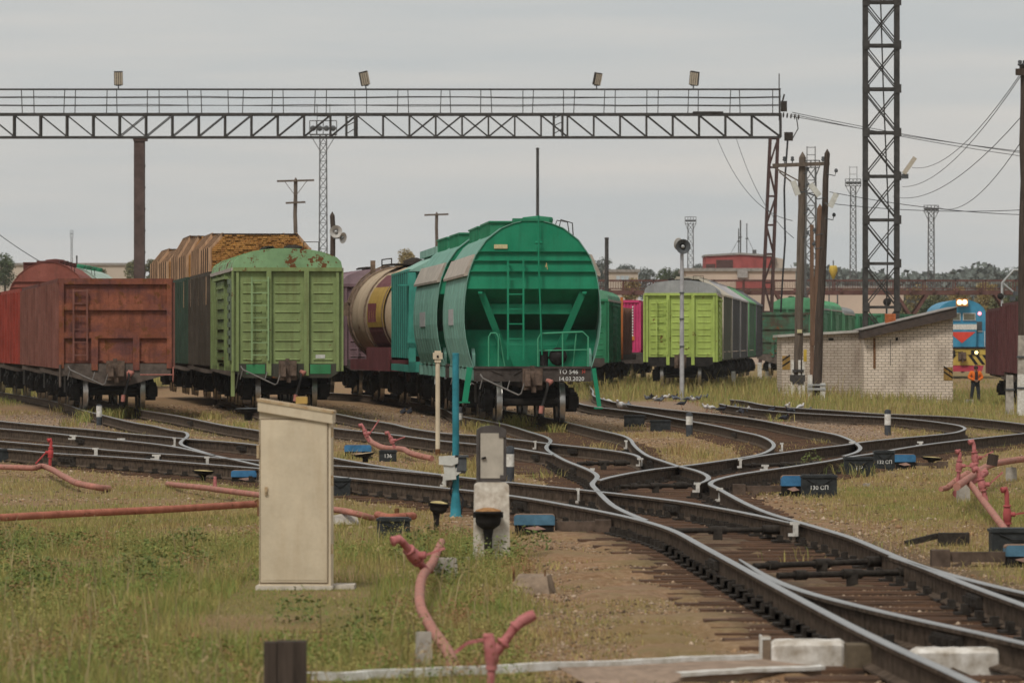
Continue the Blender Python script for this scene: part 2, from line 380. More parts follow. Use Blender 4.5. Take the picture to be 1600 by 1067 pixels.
def track(name, label, rails, ties=(), fast=(), tapers={}, brackets=(), rods=(), joints=()):
    root = thing(name, label, 'railway track', (0, 0, 0), 0, None)
    for r in rails:
        t0, t1 = tapers.get(r, (0, 0))
        sweep(MB(), RP[r], taper0=t0, taper1=t1).build('rail', [M['rail_top'], M['rail_side']], root)
    cnt = 0
    for (r, side, d0, d1, step, long) in ties:                  # sleepers set out from one rail
        for p, t in along(RP[r], step, d0, d1):
            if cnt >= 98: break
            nrm = Vector((t.y, -t.x, 0)); c = p+nrm*.76*side
            if t.y > 0: pass
            cnt += 1
            o = link('sleeper', SLONG if long else random.choice(SLEEP), root, (c.x+random.uniform(-.07, .07), c.y, p.z-.212-random.random()*.012), (0, 0, math.atan2(nrm.y, nrm.x)+random.uniform(-.02, .02)))
    if fast:
        mb = MB()
        for (r, d0, d1) in fast: fasten(mb, RP[r], d0, d1)
        o = mb.build('rail_fastening', M['fast'], root); o['kind'] = 'stuff'
    for (px, py, wd, ht) in brackets:
        p = Gr(px, py); wd *= .72; ht *= .85; b = MB(); b.box(-wd/2, wd/2, -.03, .03, .02, .05); b.box(-wd*.2, wd*.35, -.035, .025, -ht, .03); b.box(-wd*.7, wd*.35, -.04, .03, -ht, -ht+.03)
        b.build('tip_bracket', M['bracket_white'], root, p-Vector((0, .12, .03)))
    for (a, b_) in rods:
        pa = Gr(*a, .075); pb = Gr(*b_, .075); m = (pa+pb)/2
        r = MB().tube([pa, pb], .028, 8); dv = (pb-pa).normalized()
        r.tube([pa+dv*.18, pa+dv*.3], .045, 8); r.tube([m-dv*.1, m+dv*.1], .045, 8); r.box(m.x-.05, m.x+.05, m.y-.05, m.y+.05, m.z-.11, m.z); r.tube([pb-dv*.3, pb-dv*.08], .05, 8)
        r.build('throw_rod', M['fast'], root)
    for (r, px) in joints:
        i = min(range(len(RP[r])), key=lambda k: abs(800+RP[r][k].x*F/RP[r][k].y-px)); p = RP[r][i]; t = (RP[r][min(i+1, len(RP[r])-1)]-p).normalized(); nrm = Vector((t.y, -t.x, 0))
        b = MB(); c = p-Vector((0, 0, .1))
        for s in (-1, 1):
            b.bar(c+nrm*s*.035-t*.4, c+nrm*s*.035+t*.4, .045, .085)
            for q in (-.3, -.1, .1, .3): b.bar(c+nrm*s*.05+t*q, c+nrm*s*.095+t*q, .05, .05)
        b.build('joint_bar', M['fast'], root)
    return root
M['bracket_white'] = simple('dirty_white_bracket', (.52, .50, .46), .8, 0, .3, 14, .2)
track('railway_track', 'nearest track curving from left background to the bottom right corner, bright worn rail heads', ['R3', 'R4'],
      ties=[('R4', -1, 33, 70, .54, False), ('R4', -1, 70, 100, .8, False)], fast=[('R4', 38.9, 64), ('R4', 38.9, 58), ('R3', 58, 75), ('R4', 64, 100)],
      tapers={'R3': (0, 7)}, brackets=[(150,701,.16,.13),(324,714.5,.12,.15),(694,742,.12,.16),(903,764.5,.07,.17),(1241,817.5,.14,.12),(245,711.5,.2,.05)],
      rods=[((1010,829),(1232,827)), ((395,735),(430,733))], joints=[('R4', 110), ('R4', 815), ('R3', 1050), ('R3', 250), ('R4', 1120)])
track('railway_track', 'track with curved blades splitting off to the right at the near turnout', ['NB', 'RB'],
      fast=[('NB', 39.5, 50), ('RB', 38, 46)], tapers={'NB': (8, 0), 'RB': (8, 0)}, rods=[((1178,884),(1388,876)), ((1215,899),(1446,893))], joints=[('NB', 1490), ('RB', 1530)])
sp = MB(); rb = [p for p in RP['RB'] if 43.5 < p.y < 51.5]
for k in range(0, len(rb)-1, 1):
    p = rb[k]; t = (rb[k+1]-p).normalized(); nr = Vector((t.y, -t.x, 0)); c = p-nr*.24-Vector((0, 0, .195)); sp.bar(c-nr*.2, c+nr*.14, .14, .03)
sp.build('slide_plate', simple('polished_slide_plate', (.30, .31, .33), .3, .8, .3, 7, .1), bpy.data.objects['railway_track.001'])['kind'] = 'stuff'
track('railway_track', 'left outer track joining the nearest one behind the cream cabinet', ['R1', 'R2'],
      ties=[('R2', -1, 95, 128, .75, False)], tapers={'R1': (0, 8), 'R2': (0, 8)}, brackets=[(273,684.5,.1,.16),(115,681,.2,.05),(190,686,.22,.06)], joints=[('R1', 380), ('R2', 130)])
track('railway_track', 'weedy siding carrying the rusty red gondola wagons', ['P', 'Q'], joints=[('Q', 300)])
track('railway_track', 'siding from under the green boxcar towards the middle crossing', ['D', 'E'],
      ties=[('E', 1, 90, 108, .6, False)], tapers={'E': (0, 6)}, brackets=[(836,690,.09,.13),(1000,717,.14,.1)], rods=[((902,724),(984,723))], joints=[('E', 900), ('D', 840)])
track('railway_track', 'snaking siding in front of the green hopper wagon, its rails bending twice', ['C', 'F'],
      ties=[('C', -1, 68, 134, .72, False)], fast=[('C', 62, 100), ('F', 76, 112)], tapers={'F': (0, 6)}, brackets=[(925.5,733,.1,.1),(978,689,.09,.14),(1089,755.5,.13,.1)],
      rods=[((968,760),(1080,758))], joints=[('C', 900), ('F', 1020), ('C', 930)])
track('railway_track', 'curved track sweeping round from the lime boxcar past the two dark low boxes', ['G', 'K'],
      ties=[('G', -1, 82, 150, .75, False)], fast=[('G', 76, 100)], tapers={'K': (0, 0)}, brackets=[(1156,718,.1,.12),(1221,693,.09,.13)], joints=[('G', 1150), ('G', 1010)])
track('railway_track', 'track entering from the right beside the numbered boxes with looping inner rail', ['L', 'S'],
      ties=[('S', 1, 64, 128, .72, False)], fast=[('S', 43, 100)], tapers={'L': (0, 8)}, brackets=[(1124,764,.12,.15),(1195,727.5,.16,.05),(1437,691,.16,.05),(1330,691,.14,.04)],
      rods=[((1162,727),(1285,724))], joints=[('S', 1215), ('S', 1360), ('S', 1180)])
track('railway_track', 'farthest visible rail at the edge of tall grass in front of the brick shed', ['N'])

# ------------------------------------------------------------------ ground: one sheet to the horizon
kd_pts = [p for k in RP for p in RP[k]]
kd = kdtree.KDTree(len(kd_pts))
for i, p in enumerate(kd_pts): kd.insert((p.x, p.y, 0), i)
kd.balance()
def rail_dist(xs, ys):
    out = np.full(len(xs), 9.0); m = np.nonzero((np.abs(xs) < 45) & (ys < 235))[0]
    for i in m: out[i] = kd.find((xs[i], ys[i], 0))[2]
    return out
def band(v, a, b, s): return sstep(v, a-s, a+s)*(1-sstep(v, b-s, b+s))
def zones(x, y):
    """grass density, blade height, greenness (0 straw .. 1 green)"""
    n1 = vnoise(x, y, 3.1, 1); n2 = vnoise(x, y, .9, 2); n3 = vnoise(x, y, 9, 3)
    den = np.zeros_like(x); h = np.full_like(x, .12); g = np.full_like(x, .3)
    def put(m, d, hh, gg):
        nonlocal den, h, g
        den = np.where(m > den, d*m+den*(1-m), den); h = h*(1-m)+hh*m; g = g*(1-m)+gg*m
    put(band(y, 82, 135, 4)*.9, .2+.6*sstep(n1, .2, .65), .10, .22)
    put(band(y, 128, 165, 5)*(1-sstep(x, 0, 2)), .2+.6*sstep(n1, .3, .65), .15, .3)
    put(band(y, 62, 90, 4)*(1-sstep(x, -1.6, -.6)), .25+.65*sstep(n1, .2, .6), .10, .5)
    put((1-sstep(y, 60, 66))*(1-sstep(x, -.15, .45)), .5+.5*sstep(n1, .15, .5), .10+.10*n3, .70)
    put((1-sstep(y, 47, 60))*(1-sstep(x, -3.5, -1.0)), .95, .11+.12*n3, .74)
    put((1-sstep(y, 60, 66))*band(x, .3, 1.6, .4), .05+.35*sstep(n1, .4, .7), .05, .45)
    put(band(y, 50, 88, 3)*sstep(x, 3.4, 5.2), .35+.5*sstep(n1, .35, .65), .08, .45)
    put(band(y, 52, 78, 4)*sstep(x, 5.2, 6.2), .85, .12, .6)
    put(band(y, 98, 132, 3)*band(x, 1.9, 5.5, .5), .6*sstep(n1, .2, .55), .15, .12)
    put(band(y, 112, 140, 3)*sstep(x, 8.2, 9.6), .75, .15, .4)
    tall = band(y, 170, 300, 5)*sstep(x-(y-170)*-.01, 2.6, 4)*(1-sstep(x, 60, 70))
    tall = tall*(1-band(y, 128, 178, 3)*(1-sstep(x, 9.5, 11.5)))
    put(tall, 1.0, .30+.26*n1, .58)
    put(band(y, 205, 250, 5)*band(x, 2.6, 13, .8), 1.0, .46+.2*n1, .5)
    put(sstep(x, 11.2, 12.5)*band(y, 138, 200, 4), .95, .24, .52)
    put((1-sstep(x, -17, -15))*band(y, 160, 400, 8), .9, .3, .55)
    put(sstep(y, 300, 330), .6, .3, .45)
    # bare gravel
    bare = band(x, 5.6, 9.0, .5)*band(y, 128, 160, 4)
    bare = np.maximum(bare, band(x, 2.3, 7.3, .5)*band(y, 152, 180, 3))
    bare = np.maximum(bare, band(x, 1.6, 6.4, .5)*band(y, 170, 204, 4))
    bare = np.maximum(bare, band(x, -4.5, -1.2, .4)*band(y, 132, 168, 4)*.9)
    bare = np.maximum(bare, band(x, -15, -9.6, .6)*band(y, 134, 160, 4)*.92)
    den = den*(1-bare); den = den*(.35+.65*sstep(n2, .2, .55))
    return np.clip(den, 0, 1), h, g, bare
def gz(x, y): return lift(x, y)-.045+.03*(vnoise(x, y, 1.1, 5)-.5)+.05*(vnoise(x, y, 4, 6)-.5)*sstep(np.abs(np.asarray(x)+5), 0, 40)-.02
def axis(segs):
    out = []
    for a, b, st in segs: out += list(np.arange(a, b, st))
    out.append(segs[-1][1]); return np.array(out)
gx = np.concatenate([-np.geomspace(1900, 34, 26), axis([(-30, -14, .5), (-14, 14, .13), (14, 30, .4)]), np.geomspace(33, 1900, 26)])
gy = np.concatenate([[-60, -30, 0, 18], axis([(28, 68, .16), (68, 140, .35), (140, 330, 1.1)]), np.geomspace(335, 1900, 34)])
XX, YY = np.meshgrid(gx, gy); xf, yf = XX.ravel(), YY.ravel()
rd = rail_dist(xf, yf)
ZZ = gz(xf, yf); expo = (rd < .32) | (vnoise(xf, yf, .55, 21) > .42) | ((xf > 2.6) & (vnoise(xf, yf, .8, 22) > .25))
ZZ = np.where((rd < 1.4) & (yf < 66) & ~expo, lift(xf, yf)-.026+.02*(vnoise(xf, yf, .3, 23)-.4), ZZ)
ZZ = np.where((rd < .9) & (yf < 66) & expo, np.minimum(ZZ, lift(xf, yf)-.042), np.where((rd < .9) & (yf >= 66), np.clip(ZZ, -9, lift(xf, yf)-.022), ZZ))
nx, ny = len(gx), len(gy)
ii = (np.arange(ny-1)[:, None]*nx+np.arange(nx-1)[None, :]).ravel()
quads = np.stack([ii, ii+1, ii+nx+1, ii+nx], 1)
gm = bpy.data.meshes.new('ground')
gm.vertices.add(len(xf)); gm.vertices.foreach_set('co', np.stack([xf, yf, ZZ], 1).astype(np.float32).ravel())
gm.loops.add(quads.size); gm.loops.foreach_set('vertex_index', quads.ravel().astype(np.int32))
gm.polygons.add(len(quads)); gm.polygons.foreach_set('loop_start', (np.arange(len(quads))*4).astype(np.int32)); gm.polygons.foreach_set('loop_total', np.full(len(quads), 4, np.int32))
gm.update(); gm.validate()
gm.polygons.foreach_set('use_smooth', np.ones(len(quads), bool))
dn, hh, gg, bare = zones(xf, yf)
def set_attr(me, name, arr):
    a = me.attributes.new(name, 'FLOAT', 'POINT'); a.data.foreach_set('value', np.asarray(arr, np.float32))
r4 = sorted((p.y, p.x) for p in RP['R4']); outside = xf < np.interp(yf, [q[0] for q in r4], [q[1] for q in r4])
oil = np.where((yf < 66) & outside, np.clip(1-rd/.62, 0, 1)**.9, np.where(yf < 66, np.clip(1-rd/1.15, 0, 1)**.55, .75*np.clip(1-rd/.75, 0, 1)))
set_attr(gm, 'veg', dn); set_attr(gm, 'green', gg); set_attr(gm, 'gravel', bare); set_attr(gm, 'oil', oil)
s = NT('yard_ground')
n_big = s.noise(.35, 5, .6, None, False); n_mid = s.noise(2.2, 6, .7, None, False); n_f = s.noise(17, 5, .7, None, False)
dirt = s.mix(s.ramp(n_mid, .3, .7), (.165, .09, .047), (.31, .178, .092))
dirt = s.mix(s.ramp(n_f, .42, .72), dirt, (.37, .25, .15))
vo = s.n('ShaderNodeTexVoronoi'); vo.inputs['Scale'].default_value = 16; s.l(s.coords(False), vo.inputs[0])
peb = s.mix(s.ramp(vo.outputs['Color'], .1, .9), (.16, .105, .07), (.37, .27, .195))
base = s.mix(s.mul(s.ramp(n_big, .45, .7), .5), dirt, peb)
moss = s.noise(1.05, 6, .7, None, False)
base = s.mix(s.mul(s.ramp(moss, .46, .62), .6), base, s.mix(n_f, (.13, .105, .045), (.27, .215, .095)))
base = s.mix(s.mul(s.attr('gravel').outputs['Fac'], .85), base, peb)
gcol = s.mix(s.attr('green').outputs['Fac'], (.30, .205, .095), (.17, .155, .05))
gcol = s.mix(s.ramp(n_f, .35, .7), gcol, (.21, .155, .07))
base = s.mix(s.ramp(s.attr('veg').outputs['Fac'], .05, .75), base, gcol)
om = s.mul(s.attr('oil').outputs['Fac'], s.ramp(n_mid, .2, .5))
base = s.mix(om, base, (.045, .038, .032))
s.bump(n_f, .9, .04)
gm.materials.append(s.done(base, .95, 0, .1))
go = link('ground', gm); go['kind'] = 'structure'; go['label'] = 'brown gravel and dry grass ground of the rail yard'

# ------------------------------------------------------------------ grass: one mass of blades
def grass_mat(name):
    s = NT(name); a = s.n('ShaderNodeAttribute'); a.attribute_name = 'tint'
    s.b.inputs['Subsurface Weight'].default_value = 0
    tr = s.n('ShaderNodeBsdfTranslucent'); ms = s.n('ShaderNodeMixShader'); ms.inputs[0].default_value = .3
    s.l(a.outputs['Color'], tr.inputs[0]); out = s.t.nodes['Material Output']
    s.l(s.b.outputs[0], ms.inputs[1]); s.l(tr.outputs[0], ms.inputs[2]); s.l(ms.outputs[0], out.inputs[0])
    return s.done(a.outputs['Color'], .8, 0, .1)
GM = grass_mat('grass_blades')
def blades(name, x, y, h, wd, tint, lean, label, z=None):
    n = len(x); z = gz(x, y)-.01 if z is None else z
    an = rng.uniform(0, 2*np.pi, n); la = rng.uniform(0, 2*np.pi, n); le = lean*h*rng.uniform(.2, 1, n)
    ax, ay = np.cos(an)*wd/2, np.sin(an)*wd/2; lx, ly = np.cos(la)*le, np.sin(la)*le
    V = np.zeros((n, 5, 3), np.float32)
    V[:, 0] = np.stack([x-ax, y-ay, z], 1); V[:, 1] = np.stack([x+ax, y+ay, z], 1)
    V[:, 2] = np.stack([x+ax*.8+lx*.35, y+ay*.8+ly*.35, z+h*.58], 1); V[:, 3] = np.stack([x-ax*.8+lx*.35, y-ay*.8+ly*.35, z+h*.58], 1)
    V[:, 4] = np.stack([x+lx, y+ly, z+h*(1-.3*lean)], 1)
    b = (np.arange(n)*5)[:, None]; q = (b+np.array([0, 1, 2, 3])).ravel(); t = (b+np.array([3, 2, 4])).ravel()
    li = np.concatenate([q, t]).astype(np.int32); me = bpy.data.meshes.new(name)
    me.vertices.add(n*5); me.vertices.foreach_set('co', V.ravel()); me.loops.add(len(li)); me.loops.foreach_set('vertex_index', li)
    me.polygons.add(2*n); ls = np.concatenate([np.arange(n)*4, 4*n+np.arange(n)*3]).astype(np.int32); lt = np.concatenate([np.full(n, 4), np.full(n, 3)]).astype(np.int32)
    me.polygons.foreach_set('loop_start', ls); me.polygons.foreach_set('loop_total', lt); me.update()
    at = me.attributes.new('tint', 'FLOAT_COLOR', 'POINT'); c = np.ones((n, 5, 4), np.float32); c[:, :, :3] = tint[:, None, :]; at.data.foreach_set('color', c.ravel())
    me.materials.append(GM); o = link(name, me); o['kind'] = 'stuff'; o['label'] = label; return o
STRAW, TAN, OLIVE, GREEN, RED = (np.array(c) for c in ((.46, .35, .155), (.36, .25, .115), (.31, .285, .085), (.205, .265, .07), (.34, .19, .1)))
def tints(n, g, patch):
    u = np.clip(g+1.1*(patch-.5)+rng.normal(0, .16, n), 0, 1)[:, None]; v = rng.random(n)[:, None]
    dry = np.where(v < .55, STRAW, np.where(v < .85, TAN, RED)); wet = np.where(v < .4, OLIVE, GREEN)
    return (dry*(1-u)+wet*u)*rng.uniform(.75, 1.25, (n, 1))
def scatter(n, x0, x1, y0, y1):
    y = np.exp(rng.uniform(np.log(y0), np.log(y1), n)); x = rng.uniform(x0, x1, n)
    m = np.abs(x) < .1*y+2.5; return x[m], y[m]
def field(name, n, x0, x1, y0, y1, label, hk=1, wpx=.55, lean=.6, rail_gap=.16):
    x, y = scatter(n, x0, x1, y0, y1); den, h, g, _ = zones(x, y); keep = rng.random(len(x)) < den
    x, y, h, g = x[keep], y[keep], h[keep], g[keep]; rdv = rail_dist(x, y)
    ingauge = (rdv < .85) & (y < 64) & (x > .3); keep = (rdv > rail_gap) & ~ingauge; x, y, h, g, rdv = x[keep], y[keep], h[keep], g[keep], rdv[keep]
    h = np.where((np.abs(x+1.8) < .6) & (y > 41.5) & (y < 51.5), np.minimum(h*.5, .035), h)
    h = h*np.where(rdv < .9, .6, 1)*rng.uniform(.35, 1.25, len(x))*hk
    tall = rng.random(len(x)) < .035; h = np.where(tall, h*1.9, h)
    wd = np.maximum(.006, wpx*y/F*1.5)*rng.uniform(.6, 1.3, len(x)); 
    return blades(name, x, y, h, wd, tints(len(x), g, (vnoise(x, y, 1.7, 9)+vnoise(x, y*.35, .55, 12))/2), lean, label)
field('grass', 330000, -9, 2, 31, 72, 'lush green and straw grass covering the left foreground')
field('grass', 300000, -16, 13, 60, 168, 'dry straw weeds between and beside the rails')
field('grass', 130000, 3, 9, 48, 90, 'thin grass on the dirt right of the near track', 1, .5)
field('grass', 170000, -32, 34, 160, 330, 'tall olive and reddish grass band around the shed and far wagons', 1, .6, .5)
# ------------------------------------------------------------------ wagons (local: x right, y back along the train, z up from the rail head)
_cache = {}
def wheelset_mesh():
    if 'ws' in _cache: return _cache['ws']
    mb = MB()
    for s in (-1, 1):
        x = s*.76
        mb.lathe([(.1,-.07),(.16,-.07),(.19,-.03),(.40,-.03),(.42,-.065)], (x,0,.475), (s,0,0), 24, 0)
        mb.lathe([(.505,-.07),(.505,-.045),(.478,-.03),(.473,.06),(.468,.065)], (x,0,.475), (s,0,0), 24, 1)
        mb.lathe([(.42,-.065),(.505,-.07)], (x,0,.475), (s,0,0), 24, 0)
        mb.lathe([(.468,.065),(.41,.06),(.39,.02),(.19,.02),(.15,.09),(.08,.1),(.08,.32),(0,.32)], (x,0,.475), (s,0,0), 24, 0)
    mb.tube([(-.7,0,.475),(0,0,.475),(.7,0,.475)], [.1,.085,.1], 14, 0)
    _cache['ws'] = mb.mesh('wheelset', [M['wheel'], M['tread']]); return _cache['ws']
def sideframe_mesh():
    if 'sf' in _cache: return _cache['sf']
    mb = MB()
    for y in (-.925, .925):
        mb.box(-.12,.12,y-.2,y+.2,.36,.68); mb.lathe([(.0,.16),(.14,.15),(.15,-.1)], (.0,y,.475), (1,0,0), 14); mb.lathe([(.0,-.16),(.14,-.15),(.15,.1)], (.0,y,.475), (1,0,0), 14)
    mb.prismx([(-1.12,.6),(-.95,.72),(-.45,.82),(.45,.82),(.95,.72),(1.12,.6),(1.1,.5),(.7,.52),(.45,.28),(-.45,.28),(-.7,.52),(-1.1,.5)], -.06, .06)
    for y in (-.24, 0, .24):
        for k in range(5): mb.lathe([(.05,0),(.095,.01),(.095,.045),(.05,.055)], (0,y,.3+k*.065), (0,0,1), 10)
    mb.box(-.13,.13,-.42,.42,.24,.3); mb.box(-.14,.14,-.38,.38,.62,.72)
    for y in (-1.2, 1.2): mb.box(-.09,.09,y-.04,y+.04,.3,.62)
    _cache['sf'] = mb.mesh('side_frame', M['black']); return _cache['sf']
def bolster_mesh():
    if 'bo' in _cache: return _cache['bo']
    mb = MB().box(-1.1,1.1,-.2,.2,.58,.82).lathe([(.0,.0),(.3,.0),(.3,.16),(0,.16)], (0,0,.8), (0,0,1), 14)
    mb.box(-.8,.8,-.5,.5,.6,.66)
    _cache['bo'] = mb.mesh('bogie', M['black']); return _cache['bo']
def bogie(root, y):
    b = link('bogie', bolster_mesh(), root, (0, y, 0))
    for yy in (-.925, .925): link('wheelset', wheelset_mesh(), b, (0, yy, 0))
    for s in (-1, 1): link('side_frame', sideframe_mesh(), b, (s*1.02, 0, 0))
def coupler_mesh():
    if 'cp' in _cache: return _cache['cp']
    mb = MB().box(-.11,.11,-.25,.3,.95,1.15).box(-.2,.17,-.42,-.2,.84,1.24).frustum(-.15,-.5,.88,1.2,.14,.34,.12,.3).box(.03,.2,-.6,-.38,.9,1.18)
    mb.box(-.24,.24,-.06,.0,.78,1.3).box(-.05,.06,-.48,-.4,.72,.86).bar((-.02,-.3,1.24), (-.02,-.3,1.36), .1, .12)
    _cache['cp'] = mb.mesh('coupler', simple('rusty_coupler_steel', (.12,.085,.065), .7, .2, .5, 6, .3)); return _cache['cp']
def hose_mesh():
    if 'ho' in _cache: return _cache['ho']
    mb = MB().tube([(.32,0,.98),(.36,-.2,.96),(.33,-.28,.8),(.26,-.3,.55),(.2,-.3,.33)], .035, 8, 0)
    mb.tube([(.34,-.08,1.0),(.44,-.14,.98),(.36,-.22,.93)], .06, 8, 1).tube([(.2,-.3,.4),(.18,-.31,.22)], .055, 8, 1)
    _cache['ho'] = mb.mesh('brake_hose', [M['hose'], M['redhose']]); return _cache['ho']
def lever_mesh():
    if 'lv' in _cache: return _cache['lv']
    mb = MB().tube([(-1.25,-.08,1.15),(-1.2,-.16,1.06),(-.35,-.25,.66),(-.28,-.25,.7),(-.2,-.2,.95)], .022, 6, 0); mb.tube([(-.62,-.2,.78),(-.55,-.1,1.0)], .016, 6).tube([(-1.2,-.14,1.06),(-1.27,-.12,.8)], .016, 6)
    _cache['lv'] = mb.mesh('uncoupling_lever', simple('grey_lever_steel', (.16,.15,.14), .6, .2, .3, 9, .1)); return _cache['lv']
def running_gear(root, L, detail=True, both=True):
    bogie(root, 1.95)
    if both: bogie(root, L-1.95)
    mb = MB().box(-.95,.95,L*.37,L*.63,.5,1.0).box(-1.1,-.5,L*.42,L*.52,.42,.9).box(-.25,.25,3.4,L-3.4,.62,1.0); mb.lathe([(0,-.5),(.24,-.48),(.24,.48),(0,.5)], (1.0,L*.5,.72), (0,1,0), 12); mb.build('light_blocking_gear', M['black'], root)  # added mass, shaped like brake gear, to block light under the wagon
    link('coupler', coupler_mesh(), root, (0, 0, 0))
    if detail: link('brake_hose', hose_mesh(), root); link('uncoupling_lever', lever_mesh(), root)
def ladder(root, mat, x, w_, z0, z1, y, step=.34, name='ladder', bottom=None):
    mb = MB()
    for s in (-1, 1): mb.bar((x+s*w_/2, y, z0), (x+s*w_/2, y, z1), .045, .04)
    z = z0+.15
    while z < z1+.01: mb.bar((x-w_/2, y, z), (x+w_/2, y, z), .028); z += step
    for z in (z0+.1, z1-.06):
        for s in (-1, 1): mb.bar((x+s*w_/2, y, z), (x+s*w_/2, y+.16, z), .03)
    return mb.build(name, mat, root)
def wagon(name, label, X, d, h, group, dz=0):
    z = .18+float(lift(X, d))+dz
    return thing(name, label, 'wagon' , (X, d, z), -math.atan(h), group)

def gondola(label, X, d, h, group, c_end, c_side, L=12.8, top=3.47, near=True, dz=0, post=None, frame_c=None):
    root = wagon('gondola_wagon', label, X, d, h, group, dz); W_ = 1.49; post = post or c_end
    fr = frame_c or M['gondola_frame']
    mb = MB().prism([(-1.48,1.22),(1.48,1.22),(1.46,.95),(.3,.64),(-.3,.64),(-1.46,.95)], 0, .12, 0); mb.box(-.3,.3,.1,L-.1,.82,1.2).box(-1.42,1.42,.12,L,1.14,1.24)
    mb.prism([(-1.48,1.22),(1.48,1.22),(1.4,1.02),(.25,.78),(-.25,.78),(-1.4,1.02)], L-.12, L, 0)
    mb.build('underframe', fr, root)
    e = MB(); e.box(-W_+.06,W_-.06,.06,.12,1.24,top-.06)                      # end wall
    for z, hh in ((top-.07,.15),(2.72,.16),(1.98,.16)): e.box(-W_,W_,-.03,.08,z-hh/2,z+hh/2).box(-W_,W_,.0,.09,z-hh/2-.015,z-hh/2)
    e.box(-W_,-W_+.13,-.04,.1,1.1,top).box(W_-.13,W_,-.04,.1,1.1,top)
    for x in (-.55, .55): e.box(x-.085,x+.085,-.045,.07,1.05,1.95); e.box(x+.08,x+.2,-.02,.07,1.3,1.33)
    for xx in (-1.0,-.2,.35,.9): e.box(xx,xx+.02,.05,.07,1.3,top-.2)
    e.build('end_wall', c_end, root)
    e2 = MB().box(-W_+.06,W_-.06,L-.12,L-.06,1.24,top-.06).box(-W_,W_,L-.1,L,top-.15,top); e2.build('end_wall', c_side, root)
    for s in (-1, 1):
        m = MB(); m.box(s*(W_-.07),s*(W_-.02),.12,L-.12,1.16,top-.08); m.box(s*(W_-.13),s*(W_+.035),-.02,L,top-.13,top); m.box(s*(W_-.08),s*(W_+.02),.1,L-.1,1.1,1.2)
        nb = 7
        for k in range(nb+1):
            y = .12+(L-.24)*k/nb; m.prismx([(y-.09,1.1),(y+.09,1.1),(y+.09,top-.1),(y-.09,top-.1)], s*(W_-.03), s*(W_+.09), 1)
            if k < nb:
                for q in (.3, .5, .7):
                    yy = y+(L-.24)/nb*q; m.prismx([(yy-.07,1.24),(yy+.07,1.24),(yy+.07,top-.16),(yy-.07,top-.16)], s*(W_-.03), s*(W_+.015))
        m.build('side_wall', [c_side, post], root)
    if near:
        ladder(root, post, -.93, .36, 1.3, 3.2, -.06, .34)
        MB().tube([(-1.46,-.06,1.2),(-1.46,-.06,.62)], .03, 6).tube([(-1.46,.3,1.2),(-1.46,.3,.62),(-1.46,-.06,.62)], .025, 6).build('step', fr, root)
        hw = MB().tube([(.65,-.12,.93),(1.5,-.12,.93)], .02, 6); hw.lathe([(.2,-.01),(.22,0),(.2,.01),(.18,0)], (1.52,-.12,.93), (1,0,0), 14); hw.tube([(1.52,-.3,.93),(1.52,.06,.93)], .015, 6).tube([(1.52,-.12,.75),(1.52,-.12,1.11)], .015, 6); hw.build('brake_wheel', M['redhose'], root)
        dd = MB().tube([(.33,-.1,1.0),(.34,-.2,.8)], .05, 8); dd.build('angle_cock', M['redhose'], root)
    running_gear(root, L, near); return root

